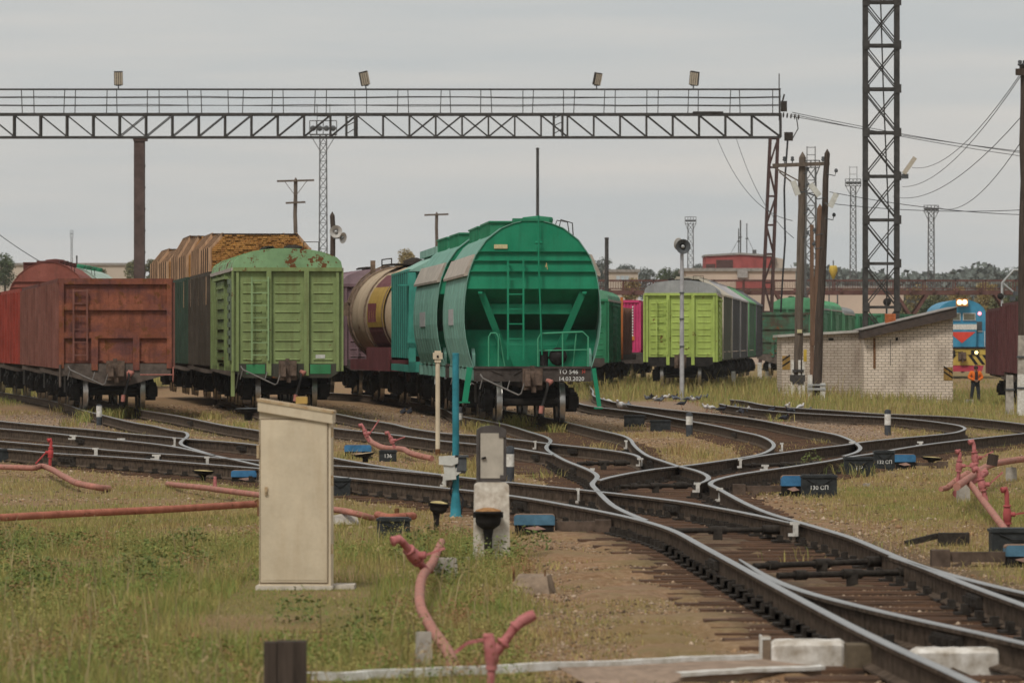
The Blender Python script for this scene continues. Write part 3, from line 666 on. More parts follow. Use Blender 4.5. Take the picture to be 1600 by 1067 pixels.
def boxcar(label, X, d, h, group, cb, cr=None, L=13.9, near=True, cframe=None, rusty=None, W_=1.43, eave=3.78, rise=.5):
    root = wagon('boxcar', label, X, d, h, group); cr = cr or cb; fr = cframe or M['underframe']
    u = MB().prism([(-1.42,1.22),(1.42,1.22),(1.42,1.02),(1.15,.84),(-1.15,.84),(-1.42,1.02)], 0, .14); u.box(-.3,.3,.1,L,.8,1.2).box(-1.38,1.38,.14,L,1.08,1.22); u.build('underframe', fr, root)
    e = MB(); e.box(-W_+.05,W_-.05,.06,.12,1.2,eave)                        # end wall with pressed ribs and two heavy posts
    for x in (-W_+.06, W_-.06): e.box(x-.07,x+.07,-.02,.1,1.02,eave)
    for x in (-.5, .5): e.prism([(x-.065,.9),(x+.065,.9),(x+.065,eave-.05),(x-.065,eave-.05)], -.06, .08)
    e.box(-W_-.02,W_+.02,-.05,.1,eave-.1,eave)
    nrib = 9
    for k in range(nrib):
        z = 1.32+k*(eave-1.5)/nrib
        for a, b in ((-1.2,-.68),(-.34,.34),(.68,1.22)):
            e.add([(a,.058,z-.02),(b,.058,z-.02),(b,.058,z+.03),(a,.058,z+.03),(a+.03,.034,z),(b-.03,.034,z),(b-.03,.034,z+.012),(a+.03,.034,z+.012)], [(0,1,5,4),(1,2,6,5),(2,3,7,6),(3,0,4,7),(4,5,6,7)])
    recalc(e.build('end_wall', cb, root))
    if near:
        pl = MB()
        for a, b in ((-1.1,-.6),(.6,1.15)): pl.box(a,b,-.012,-.004,.95,1.2)
        pl.build('repaint_patch', M['patch_green'], root)
        MB().box(.75,1.0,.0405,.0425,1.36,1.46).build('number_plate', M['grey_box'], root)
    MB().box(-W_+.05,W_-.05,L-.12,L-.06,1.2,eave).build('end_wall', cb, root)
    n = 14; arc = [(W_*1.02*math.cos(math.pi*k/n), eave+rise*math.sin(math.pi*k/n)**.75) for k in range(n+1)]
    r = MB().prism(arc+[(-W_*1.02,eave-.06),(W_*1.02,eave-.06)], -.03, L+.02, 0)
    for s in (-1, 1): r.box(s*(W_-.02),s*(W_+.07),.02,L,eave-.1,eave-.01,1)
    for k in range(9):
        y = .6+k*(L-1.2)/8; r.prism([(a*1.008, eave+(z-eave)*1.03+.008) for a, z in arc]+[(-W_*1.0,eave-.02),(W_*1.0,eave-.02)], y-.04, y+.04, 0)
    r.build('roof', [cr, M['galv_rust']], root)
    wk = MB()
    for k in range(12): wk.box(-.52+.03,-.3,1.5+k*.25,1.7+k*.25,eave+rise+.06,eave+rise+.1)
    wk.bar((-.5,1.4,eave+rise+.05),(-.5,4.6,eave+rise+.05),.05).bar((-.3,1.4,eave+rise+.05),(-.3,4.6,eave+rise+.05),.05)
    wk.lathe([(.25,0),(.25,.1),(.1,.13),(0,.13)], (.2,.9,eave+rise-.02), (0,0,1), 10).tube([(.5,1.2,eave+rise-.1),(.5,1.2,eave+rise+.2),(.9,1.2,eave+rise+.2),(.9,1.2,eave+rise-.2)], .015, 5)
    wk.build('roof_walkway', M['fast'], root)
    for s in (-1, 1):
        m = MB(); m.box(s*(W_-.1),s*(W_-.04),.1,L-.1,1.06,eave-.08); m.box(s*(W_-.1),s*(W_+.02),0,L,1.02,1.16)
        k = 0; y = .3
        while y < L-.2:
            if not (L/2-2.2 < y < L/2+2.2): m.prismx([(y-.06,1.1),(y+.06,1.1),(y+.06,eave-.1),(y-.06,eave-.1)], s*(W_-.05), s*(W_+.03))
            y += .62
        for y in (0.05, L/2-2.25, L/2+2.25, L-.1): m.box(s*(W_-.06),s*(W_+.06),y-.07,y+.07,1.02,eave-.08)
        m.build('side_wall', cb, root)
        dm = MB(); dm.box(s*(W_-.03),s*(W_+.06),L/2-2.1,L/2+2.1,1.2,eave-.3)
        for k in range(8): dm.box(s*(W_+.05),s*(W_+.1),L/2-2.0,L/2+2.0,1.3+k*.28,1.38+k*.28)
        dm.box(s*(W_-.02),s*(W_+.13),L/2-4,L/2+4,eave-.28,eave-.2); dm.build('door', cb, root)
    if near:
        v = MB()                                                             # louvred hatch column and step on the left flank
        for k in range(9): v.box(-W_-.1,-W_,1.0,1.75,1.5+k*.23,1.64+k*.23)
        v.box(-W_-.06,-W_,.7,2.0,1.3,eave-.35); v.build('side_hatch', M['grey_green'], root)
        MB().box(-W_-.08,-W_+.02,.0,.1,.35,1.2).build('step', cb, root); MB().tube([(-1.3,-.06,1.0),(-1.38,-.06,.55)], .02, 6).build('grab_iron', fr, root)
    ladder(root, M['ladder_green'] if near else cb, -.74, .44, 1.3, eave-.25, -.1, .33)
    running_gear(root, L, near); return root

HOUT = [(.28,4.82),(.48,4.77),(.75,4.66),(.92,4.53),(1.12,4.37),(1.24,4.2),(1.38,4.0),(1.46,3.8),(1.53,3.6),(1.58,3.37),(1.63,3.0),(1.65,2.7),(1.65,2.4),(1.61,2.02),(1.52,1.62),(1.42,1.31)]
hrail = paint('pale_green_handrail', (.06, .30, .17), .2, 0, .5)
def hopper(label, X, d, h, group, ce, cs, ck, L=12.5, near=True, front=None, hatch=True, cband=None):
    root = wagon('hopper_wagon', label, X, d, h, group)
    full = HOUT+[(-x, z) for x, z in HOUT[::-1]]
    sh = MB(); n = len(HOUT)
    t = .02
    for s in (-1, 1):
        pts = [(s*x, z) for x, z in HOUT]; inn = [(s*(x-t), z-.01) for x, z in HOUT]
        for i in range(n-1):
            (x0,z0),(x1,z1) = pts[i], pts[i+1]; (u0,v0),(u1,v1) = inn[i], inn[i+1]
            sh.add([(x0,0,z0),(x1,0,z1),(x1,L,z1),(x0,L,z0)], [(0,1,2,3)], 0, True); sh.add([(u0,0,v0),(u1,0,v1),(u1,L,v1),(u0,L,v0)], [(3,2,1,0)], 0, True)
            sh.add([(x0,0,z0),(x1,0,z1),(u1,0,v1),(u0,0,v0)], [(3,2,1,0)], 0); sh.add([(x0,L,z0),(x1,L,z1),(u1,L,v1),(u0,L,v0)], [(0,1,2,3)], 0)
    sh.add([(-.28,0,4.82),(.28,0,4.82),(.28,L,4.82),(-.28,L,4.82)], [(0,1,2,3)], 0)
    for k in range(1, 9):                                       # vertical seams
        y = L*k/9
        for s in (-1, 1):
            for i in range(9, n-1):
                (x0,z0),(x1,z1) = HOUT[i], HOUT[i+1]; sh.add([(s*x0,y-.02,z0),(s*(x0+.012),y,z0),(s*x0,y+.02,z0),(s*x1,y-.02,z1),(s*(x1+.012),y,z1),(s*x1,y+.02,z1)], [(0,1,4,3),(1,2,5,4)], 0)
    recalc(sh.build('shell', cs, root))
    def xat(z):
        for (x0,z0),(x1,z1) in zip(HOUT, HOUT[1:]):
            if z0 >= z >= z1: return x0+(x1-x0)*(z0-z)/(z0-z1+1e-9)
        return .28 if z > 4.8 else 1.42
    def slab(mb, za, ya, zb, yb):                               # end sheet spanning the outline between two levels
        m = 6; lv = [zb+(za-zb)*k/m for k in range(m+1)]
        for k in range(m):
            a, b = lv[k], lv[k+1]; ua = yb+(ya-yb)*k/m; ub = yb+(ya-yb)*(k+1)/m; xa, xb = xat(a)-.012, xat(b)-.012
            mb.add([(-xa,ua,a),(xa,ua,a),(xb,ub,b),(-xb,ub,b)], [(0,1,2,3)])
    for (y0, sg) in ((.03, 1), (L-.03, -1)):
        e = MB(); Y = lambda q: y0+sg*q
        slab(e, 4.815, Y(0), 4.1, Y(0)); slab(e, 4.1, Y(.05), 3.62, Y(.02)); slab(e, 3.62, Y(.05), 3.2, Y(.03)); slab(e, 3.2, Y(.03), 2.22, Y(1.7)); slab(e, 2.22, Y(1.0), 1.85, Y(.85)); slab(e, 1.85, Y(.85), 1.31, Y(.85)); e.box(-xat(2.22)+.012, xat(2.22)-.012, Y(1.0), Y(1.7), 2.2, 2.218)
        for z in (4.1, 3.88, 3.62): e.box(-xat(z)+.015, xat(z)-.015, Y(-.035), Y(.05), z-.012, z+.012)
        e.build('end_sheet', ce, root)
        b = MB()
        if sg == 1:
            for s in (-1, 1): b.bar((s*1.22, Y(.15), 3.12), (s*.5, Y(.8), 1.34), .16, .1, 0, (0,1,0)); 
            b.box(-.98,.98,Y(.42),Y(.48),2.6,2.84); b.box(-1.3,-1.2,Y(.0),Y(.14),3.08,3.14).box(1.2,1.3,Y(.0),Y(.14),3.08,3.14)
            b.build('end_brace', ce, root)
    for s in (-1, 1):                                            # eaves strip
        m = MB(); m.prism([(s*1.37,4.03),(s*1.43,4.02),(s*1.64,3.56),(s*1.63,3.5),(s*1.54,3.52)][::s], .02, L-.02); m.build('eaves_strip', cband or M['galv_rust'], root)
        if near:
            f = MB(); 
            for k in range(6):
                y = .3+k*(L-.6)/5; f.prismx([(y-.05,1.3),(y+.75,1.3),(y+.75,1.62),(y+.35,1.78),(y-.05,1.62)], s*1.36, s*1.44); f.box(s*1.3,s*1.47,y-.02,y+.6,1.0,1.28)
                f.build('hopper_bracket', cs, root); f = MB()
    if hatch:
        hb = MB()
        for (ya, yb) in ((.9, 5.6), (7.0, 12.2)):
            hb.box(-.97,-.92,ya,yb,4.4,4.8).box(-.919,-.32,ya,ya+.05,4.4,4.799).box(-1.0,-.3,ya-.05,yb+.05,4.8,4.84)
            for k in range(8): hb.box(-1.0,-.95,ya+.2+k*.6,ya+.25+k*.6,4.4,4.8)
        for k in range(4): hb.lathe([(.36,0),(.38,.1),(.36,.16),(0,.2)], (.2,1.4+k*3.3,4.78), (0,0,1), 14)
        hb.box(-.45,.42,.25,.75,4.78,4.89)
        hb.build('roof_hatch', ck, root)
        MB().tube([(.55,.2,4.7),(.6,.2,4.84),(.85,.2,4.8),(.9,.2,4.5)], .014, 6).tube([(.66,.35,4.66),(.7,.35,4.86),(.98,.35,4.78),(1.0,.35,4.45)], .014, 6).build('roof_handrail', M['fast'], root)
    u = MB().box(-1.4,1.4,-.02,.16,.98,1.32).box(-1.4,1.4,-.06,.16,1.29,1.345); u.box(-.3,.3,.1,L,.85,1.2); u.box(-1.36,-1.2,.16,L-.1,1.02,1.28).box(1.2,1.36,.16,L-.1,1.02,1.28)
    for a, b in (((-1.0,-.03,1.27),(-.72,-.03,1.15)), ((-.25,-.03,1.27),(-.45,-.03,1.15))): u.bar(a, b, .03)
    u.box(-1.36,1.36,L-.14,L,1.0,1.3); u.build('underframe', M['underframe'], root)
    if near if front is None else front:
        ladder(root, ce, -.41, .37, 1.5, 3.95, -.14, .355)
        t_ = MB().tube([(.14,-.13,4.95),(.14,-.15,3.9),(.22,-.16,1.62)], .022, 8); t_.tube([(.06,-.1,4.3),(.22,-.1,4.3)], .035, 6)
        t_.build('vent_pipe', ce, root)
        rl = MB()
        rl.tube([(-1.05,-.05,1.34),(-1.05,-.05,2.05),(-1.0,-.05,2.14),(-.88,-.05,2.14),(-.82,-.05,2.05),(-.82,-.05,1.34)], .02, 6).tube([(-.98,-.02,2.14),(-.8,.05,2.12),(-.66,.1,1.34)], .018, 6); rl.build('handrail', hrail, root); rl = MB()
        rl.tube([(.13,-.05,1.34),(.13,-.05,2.0),(.2,-.05,2.13),(1.2,-.05,2.17),(1.33,-.05,2.05),(1.33,-.05,1.34)], .022, 6).tube([(.13,-.05,1.72),(1.33,-.05,1.74)], .018, 6).tube([(.72,-.05,1.34),(.72,-.05,2.15)], .018, 6).tube([(1.05,-.02,2.14),(.98,.1,1.34)], .018, 6)
        rl.build('handrail', hrail, root)
        br = MB().tube([(.28,.1,1.35),(.28,.1,1.75)], .1, 10).lathe([(0,-.2),(.2,-.18),(.22,0),(.2,.2),(0,.22)], (.62,.15,1.58), (0,1,0), 14).tube([(.3,.1,1.55),(.6,.2,1.55)], .03, 6); br.build('brake_cylinder', M['black'], root)
        lad = MB().bar((-1.5,.05,1.32), (-1.62,.0,.5), .14, .05).bar((-1.5,.35,1.32), (-1.6,.35,.5), .05, .05).box(-1.75,-1.5,-.02,.35,.47,.5); lad.build('step', ce, root); lad = MB(); lad.bar((1.47,.0,1.3), (1.6,-.05,.38), .1, .05).box(1.48,1.68,-.08,.1,.33,.36); lad.build('step', ce, root)
        sg_ = MB().box(-.92,-.6,-.01,.028,4.16,4.26); sg_.build('warning_plate', M['mustardplate'], root)
        text('stencil_lettering', 'ТО 546', .15, root, (.62,-.025,1.165), (R(90),0,0), M['letter'], .002, 'LEFT'); text('stencil_lettering', 'Я', .15, root, (1.18,-.025,1.17), (R(90),0,0), M['letter_red'], .002, 'LEFT')
        text('stencil_lettering', '14.03.2020', .14, root, (.62,-.025,1.0), (R(90),0,0), M['letter'], .002, 'LEFT')
        bt = MB().add([(.3,-.02,3.72),(.36,-.02,3.72),(.33,-.02,3.8)], [(0,1,2)]); bt.bar((.33,-.02,3.82),(.36,-.02,3.66),.02,.005).build('hazard_mark', M['mustard'], root)
    running_gear(root, L, near); 
    for s in (-1, 1):
        if near: MB().box(s*1.655,s*1.668,L*.45,L*.68,2.35,2.75).build('data_panel', M['data_panel'], root)
    return root

def dark_hopper(label, X, d, h, group, cb, cr, L=13.0):           # straight-sided covered hopper with a slanting end and pitched roof
    root = wagon('hopper_wagon', label, X, d, h, group)
    pr = [(1.48,1.4),(1.5,3.85),(.55,4.5),(-.55,4.5),(-1.5,3.85),(-1.48,1.4)]
    MB().prism(pr, .5, L-.5).build('body', cb, root)
    r = MB(); 
    for s in (-1, 1): r.add([(s*1.58,-.02,3.84),(s*.5,-.02,4.55),(s*.5,L,4.55),(s*1.58,L,3.84),(s*1.58,-.02,3.76),(s*.5,-.02,4.47),(s*.5,L,4.47),(s*1.58,L,3.76)], [(0,1,2,3),(7,6,5,4),(0,4,5,1),(3,2,6,7),(0,3,7,4)])
    r.box(-.5,.5,.4,L-.4,4.5,4.62); recalc(r.build('roof', cr, root))
    m = MB()
    for s in (-1, 1):
        for k in range(2): m.box(s*1.44,s*1.545,(.02,L-.14)[k],(.14,L-.02)[k],1.1,3.82)
        m.box(s*1.4,s*1.5,.16,L-.16,1.05,1.38,1)
    m.build('corner_post', [cr, cb], root); MB().box(-1.4,1.4,0,L,1.0,1.2).build('underframe', M['underframe'], root); running_gear(root, L, False); return root

def tank_car(label, X, d, h, group):
    root = wagon('tank_wagon', label, X, d, h, group); L = 11.4
    prof = [(a*1.06, b) for a, b in [(0,-.32),(.6,-.28),(1.1,-.12),(1.4,.06),(1.5,.3),(1.5,L-.3),(1.4,L-.06),(1.1,L+.12),(.6,L+.28),(0,L+.32)]]
    MB().lathe(prof, (0,0,2.78), (0,1,0), 40, 0).build('barrel', M['tank_cream'], root)
    b = MB()
    for y in (.5, L-.6, L*.5): MB().lathe([(1.59,0),(1.64,0),(1.64,.12),(1.59,.12)], (0,y,2.78), (0,1,0), 40).build('barrel_band', M['tank_rust'], root)
    b.lathe([(1.6,0),(1.65,.02),(1.65,.5),(1.6,.52)], (0,L-1.6,2.78), (0,1,0), 40)
    b.build('barrel_band', M['tank_rust'], root)
    def patch(z0, z1, y0, y1, nm, mt, r=1.606):
        m = MB(); n = 8
        for s in (-1,):
            a0 = math.asin(max(-1, min(1, (z0-2.78)/1.5))); a1 = math.asin(max(-1, min(1, (z1-2.78)/1.5)))
            for k in range(n):
                p, q = a0+(a1-a0)*k/n, a0+(a1-a0)*(k+1)/n
                m.add([(s*r*math.cos(p),y0,2.78+r*math.sin(p)),(s*r*math.cos(p),y1,2.78+r*math.sin(p)),(s*r*math.cos(q),y1,2.78+r*math.sin(q)),(s*r*math.cos(q),y0,2.78+r*math.sin(q))], [(0,1,2,3)], 0, True)
        m.build(nm, mt, root)
    patch(1.45, 3.98, .2, 5.0, 'painted_panel', M['maroon']); patch(2.42, 3.6, .2, 5.0, 'painted_panel', M['tank_yellow'], 1.618)
    lm = MB()
    for k in range(4): MB().box(-1.66,-1.6,2.4+k*.6,2.52+k*.6,2.55,3.15).build('stencil_lettering', M['maroon'], root)
    MB().box(-1.45,1.45,-.2,L+.2,1.0,1.35).box(-1.5,-1.4,-.2,6.2,1.0,1.75).build('underframe', M['maroon'], root)
    lad = MB(); 
    for y in (4.6, 5.2): lad.bar((-1.62,y,1.2), (-1.58,y,2.3), .05)
    for k in range(3): lad.bar((-1.62+k*.01,4.6,1.4+k*.34), (-1.62+k*.01,5.2,1.4+k*.34), .035)
    st = MB()
    for a0 in range(6):                                           # outside ladder over the far shoulder and roof platform
        p = math.pi*(.5+.5*a0/6); q = math.pi*(.5+.5*(a0+1)/6); st.bar((1.72*math.cos(p),L-1.0,2.78+1.72*math.sin(p)), (1.72*math.cos(q),L-1.0,2.78+1.72*math.sin(q)), .22, .05)
    st.box(-.9,-.75,L-1.1,L-.95,4.0,4.62).build('strap_ladder', M['tank_rust'], root)
    pl = MB().box(-.9,.9,4.2,7.0,4.4,4.44); pl.lathe([(.35,0),(.35,.3),(.1,.4),(0,.4)], (0,5.6,4.25), (0,0,1), 14)
    pl.tube([(-.9,4.2,4.36),(-.9,4.2,4.6),(-.9,7,4.6),(-.9,7,4.36)], .02, 6).tube([(.9,4.2,4.36),(.9,4.2,4.6),(.9,7,4.6),(.9,7,4.36)], .02, 6); pl.build('roof_platform', M['fast'], root)
    running_gear(root, L, False); return root

def lumber(name, label, X, d, h, dz, y0, y1, top, sh, mats, W_=1.42, group='timber loads on the gondola wagons'):
    z = .18+float(lift(X, d))+dz; root = thing(name, label, 'timber stack', (X, d, z), -math.atan(h), group)
    rr = random.Random(int(d*10+y0)); base = 3.3
    def hw(zz): return W_ if zz < sh else W_-(zz-sh)/(top-sh)*.42
    m = MB(); zz = base
    while zz < top-.02:                                           # rows of sawn boards seen on their ends
        t = .055; x = -hw(zz)
        while x < hw(zz)-.05:
            b = rr.uniform(.1, .16); b = min(b, hw(zz)-x); j = rr.uniform(-.035, .035); m.box(x+.004, x+b-.004, y0+j, y1+j, zz+.003, zz+t-.004, 0); x += b
        zz += t
    m.build('boards', mats[0], root)
    s = MB()
    n = int((y1-y0)/.7)
    for k in range(n+1):
        y = y0+.15+(y1-y0-.3)*k/max(n, 1)
        for sd in (-1, 1):
            s.bar((sd*(W_+.06), y, 2.9), (sd*(W_+.05), y, sh+.05), .1, .13, 0, (0,1,0)); s.bar((sd*(W_+.05), y, sh), (sd*(W_-.36), y, top+.04), .09, .12, 0, (0,1,0))
    s.box(-W_+.3, W_-.3, y0-.02, y1+.02, top, top+.04)
    s.m = [(i//24) % 2 for i in range(len(s.m))]
    s.build('stake', [mats[1], mats[2]], root)
    return root
# materials of the stock
M['underframe'] = simple('grimy_underframe', (.062, .052, .046), .8, 0, .4, 4, .3)
M['galv_rust'] = simple('rust_tinged_galvanised_strip', (.38, .33, .28), .6, .1, .25, 3, .1)
M['gondola_frame'] = simple('dusty_gondola_frame', (.105, .085, .072), .85, 0, .45, 3, .3)
M['ladder_green'] = paint('pale_green_ladder', (.24, .35, .17), .4, .15)
M['patch_green'] = paint('fresh_green_patch', (.045, .22, .09), .3, 0, .5)
M['grey_green'] = paint('grey_green_hatch_paint', (.16, .2, .14), .7, .1)
M['maroon'] = paint('faded_maroon_paint', (.16, .05, .055), .5, .1)
M['mustardplate'] = simple('pale_warning_plate', (.5, .45, .26), .6, 0, .15, 20, 0)
M['data_panel'] = simple('pinkish_data_panel', (.36, .35, .345), .7, 0, .2, 10, 0)
P = paint
rusty = P('rusty_red_gondola_end', (.26, .088, .05), .85, .42, .75, (.05, .027, .022), 1.3, .35, (.15, .062, .055)); rsd = P('dull_red_gondola_side', (.15, .05, .04), .6, .1, .7); rsd2 = P('dark_maroon_gondola_side', (.13, .05, .045), .6, .15, .7); rbr = P('bright_red_gondola_side', (.28, .05, .035), .45, .05, .65); rpo = P('pale_red_posts', (.2, .085, .066), .5, .1, .7)
GA = 'gondola wagons of the left siding'
gondola('rusty red open gondola wagon with ladder on its near end, at far left', -10.5, 150.6, -.119, GA, rusty, rsd, post=rpo)
gondola('dark maroon gondola wagon coupled directly behind the rusty red one', -12.2, 164.6, -.122, GA, rsd2, rsd2, near=False, post=rpo)
gondola('bright red gondola wagon, third in the left train', -13.9, 178.5, -.138, GA, rbr, rbr, near=False, post=rbr)
gondola('dull red gondola wagon at the tail, cut by the left edge of the photo', -15.85, 192.2, -.15, GA, rsd, rsd, near=False, post=rpo)
lgreen = P('weathered_light_green_boxcar', (.215, .28, .113), .65, .2, .6, (.10, .07, .035)); lroof = P('light_green_rusting_roof', (.21, .35, .18), .25, .5, .55)
boxcar('light green boxcar with rust patches along its arched roof end', -5.98, 151.6, -.094, 'boxcars in the yard', lgreen, lroof, near=True, cframe=P('greenish_black_frame', (.06, .06, .045), .5, .2))
gw = P('dark_brown_gondola', (.075, .06, .045), .6, .15, .75); gg_ = P('dark_green_gondola', (.045, .075, .052), .6, .1, .7)
GL = 'gondola wagons loaded with timber'
board = simple('sawn_pine_boards', (.50, .255, .075), .85, 0, .45, 4, .3, .15, (.25, .11, .035)); stake2 = simple('dark_timber_stakes', (.06, .038, .027), .9, 0, .4, 3, .4, .15, None, (4, 4, .6)); stake = simple('grey_brown_timber_stakes', (.42, .27, .165), .9, 0, .35, 3, .4, .15, None, (4, 4, .6))
for i, (X, d, h, c, tp, lb, l2, l3) in enumerate([
      (-7.4, 167.4, -.1, gw, 4.95, 'dark brown gondola wagon behind the light green boxcar, piled with timber', 'nearest timber load, its board ends showing over the green boxcar roof', 'timber load behind the nearest one on the brown gondola'),
      (-8.9, 181.9, -.1, gg_, 5.15, 'dark green gondola wagon next behind the brown timber gondola', 'taller timber load with slanting stakes, peak of the pile', 'timber load at the tail of the dark green gondola'),
      (-10.4, 196.4, -.11, gg_, 4.95, 'last dark gondola wagon of the timber train', 'leftmost low timber load ending beside the gantry column', 'rearmost timber load, mostly behind the others')]):
    gondola(lb, X, d, h, GL, c, c, near=False, top=3.86, post=c)
    lumber('timber_stack', l2, X, d, h, 0, .25, 6.0, tp, 4.52, (board, stake, stake2))
    lumber('timber_stack', l3, X, d, h, 0, 6.6, 12.4, tp+.12, 4.6, (board, stake, stake2))
hend = P('bright_green_hopper_end', (.015, .225, .118), .48, 0, .42, (.02, .08, .045), 1, .12); hside = P('sun_bleached_teal_hopper_side', (.17, .34, .275), .55, 0, .65, (.16, .19, .17), 1, .25); hhat = P('green_hopper_hatch', (.03, .2, .105), .3, .03, .5)
GH = 'green grain hopper wagons in the middle'
hopper('bright green grain hopper wagon with lettering on its frame, centre of the photo', .49, 136.2, -.052, GH, hend, hside, hhat)
hopper('second green grain hopper wagon, only its bleached flank visible behind the first', -.36, 150.8, -.066, GH, hend, hside, hhat, front=False)
def ribbed(label, X, d, h):
    root = wagon('mineral_hopper_wagon', label, X, d, h, GH); L = 12.6
    c = P('teal_ribbed_wagon', (.055, .30, .235), .3, 0, .55)
    m = MB(); m.box(-1.5,1.5,.7,L,1.5,3.95)
    for s in (-1, 1):
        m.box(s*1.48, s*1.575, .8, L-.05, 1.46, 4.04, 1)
        for k in range(9): y = .9+k*(L-1.2)/8; m.prismx([(y-.16,1.45),(y+.16,1.45),(y+.16,4.05),(y-.16,4.05)], s*1.576, s*1.6)
    m.build('body', [c, P('rib_gap_shade_teal', (.02, .10, .085), .4, 0, .6)], root)  # darker teal on the flank paints in the shading between the ribs
    rf = MB().prism([(1.6,3.98),(.5,4.55),(-.5,4.55),(-1.6,3.98)], .5, L); rf.box(-.75,-.6,1,L-1,4.5,4.72).build('roof', P('pale_teal_roof', (.25, .42, .35), .3, .03), root)
    f = MB()
    for s in (-1, 1): f.box(s*1.4,s*1.6,.0,.18,1.05,3.95).box(s*1.4,s*1.6,0,.8,1.75,1.9)
    f.box(-1.6,1.6,0,.2,1.05,1.35).box(-1.6,-1.4,.1,L,1.05,1.25).box(1.4,1.6,.1,L,1.05,1.25).box(-1.9,-1.5,0,.9,3.55,3.6).build('end_frame', c, root)
    running_gear(root, L, False)
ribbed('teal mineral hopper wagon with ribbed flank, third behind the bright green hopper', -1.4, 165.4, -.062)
M['tank_cream'] = P('cream_tank_with_rust_stains', (.46, .36, .245), .5, .2, .6, (.2, .09, .04), .6); M['tank_rust'] = simple('rusty_tank_fittings', (.17, .12, .085), .8, 0, .5, 5, .3); M['tank_yellow'] = P('ochre_panel_paint', (.42, .27, .055), .35, 0, .6)
tank_car('cream tank wagon with ochre and maroon panel, behind the teal ribbed wagon', -2.42, 179.0, -.135, None)
purple = P('faded_purple_boxcar', (.19, .12, .135), .5, .05, .7); proof = P('pinkish_grey_roof', (.27, .19, .21), .4, .08)
boxcar('faded purple boxcar between the light green boxcar and the tank wagon', -4.3, 193, -.13, 'boxcars in the yard', purple, proof, near=False)
redh = P('red_rounded_hopper', (.26, .085, .065), .45, .05, .7); whg = P('whitish_green_roof_hopper', (.42, .52, .45), .3, .04, .6)
hopper('red grain hopper wagon whose rounded end rises over the rusty gondola', -17.7, 217, -.03, 'hopper wagons far left', redh, redh, P('dark_red_hatch', (.12, .04, .035), .5), near=False)
hopper('pale green grain hopper wagon with green roof hatch behind the red one', -18.0, 231.5, -.005, 'hopper wagons far left', whg, whg, hhat, near=False)
gondola('red gondola wagon peeping out behind the pale green hopper', -17.9, 247, .03, GA, rbr, rbr, near=False, top=4.1)
hopper('pink roofed hopper wagon at the far left edge', -24.6, 240, -.02, 'hopper wagons far left', P('pink_roof_hopper', (.45, .28, .27), .3), P('pink_roof_hopper', (.45, .28, .27), .3), rsd, near=False)
dg = P('deep_green_boxcar', (.028, .2, .095), .35, .03, .55); dgr = P('green_grey_roof', (.12, .3, .19), .3, .03)
boxcar('deep green boxcar half hidden right behind the bright green hopper', 2.72, 247, .057, 'boxcars in the yard', dg, dgr, near=False)
brn = P('brown_flat_load', (.24, .12, .08), .5, .1)
def flat_load(X, d, h):
    root = wagon('flat_wagon', 'brown loaded flat wagon with an orange stake beside the pink container', X, d, h, None); L = 13
    MB().box(-1.4,1.4,0,L,1.05,1.3).build('deck', M['underframe'], root); 
    b = MB().box(-1.3,1.2,.6,L-.5,1.3,3.5)
    for k in range(8): b.box(1.2,1.28,.8+k*1.5,1.0+k*1.5,1.3,3.5)
    b.build('load', brn, root); o = MB().box(1.3,1.42,.0,.14,1.1,3.95); o.box(-1.42,-1.3,0,.14,1.1,3.95).build('stake', P('orange_stake', (.5, .15, .04), .2), root); running_gear(root, L, False)
flat_load(3.7, 262.5, .07)
pink = P('hot_pink_container', (.56, .05, .16), .2, 0, .5)
def container_wagon(X, d, h):
    root = wagon('flat_wagon', 'flat wagon carrying the pink container', X, d, h, None); L = 13
    MB().box(-1.35,1.35,-.1,L,1.0,1.25).box(-1.35,1.35,-.2,0,.75,1.3).build('deck', M['underframe'], root); running_gear(root, L, False)
    z = root.location.z; c = thing('container', 'hot pink shipping container standing on a flat wagon left of the lime boxcar', 'container', (X, d, z), -math.atan(h))
    b = MB().box(-1.2,1.2,.1,12.2,1.28,3.86)
    for k in range(14): x = -1.12+k*.165; b.prism([(x,1.36),(x+.08,1.36),(x+.08,3.78),(x,3.78)], .05, .11)
    for s in (-1, 1):
        for k in range(40): b.box(s*1.19,s*1.225,.3+k*.3,.45+k*.3,1.36,3.78)
        b.box(s*1.12,s*1.22,.0,.15,1.27,3.87)
    b.box(-1.22,1.22,0,.14,3.76,3.88).box(-1.22,1.22,0,.14,1.27,1.38); b.build('shell', pink, c)
    t = MB()
    for k in range(12): t.box(.78,.84,.038,.046,3.5-k*.14,3.58-k*.14)
    t.build('stencil_lettering', M['letter'], c)
    MB().box(.62,.9,.03,.045,1.9,2.1).build('warning_plate', P('orange_plate', (.6, .2, .05), .1), c)
container_wagon(5.15, 281, .075)
lime = P('lime_green_boxcar', (.37, .48, .12), .34, .24, .5, (.09, .1, .03)); groof = P('grey_boxcar_roof', (.30, .31, .31), .35, .06)
boxcar('lime green boxcar with grey arched roof and rust spots', 6.75, 228, .05, 'boxcars in the yard', lime, groof, near=False, cframe=M['black'])
GD = 'hopper wagons trailing behind the lime boxcar'
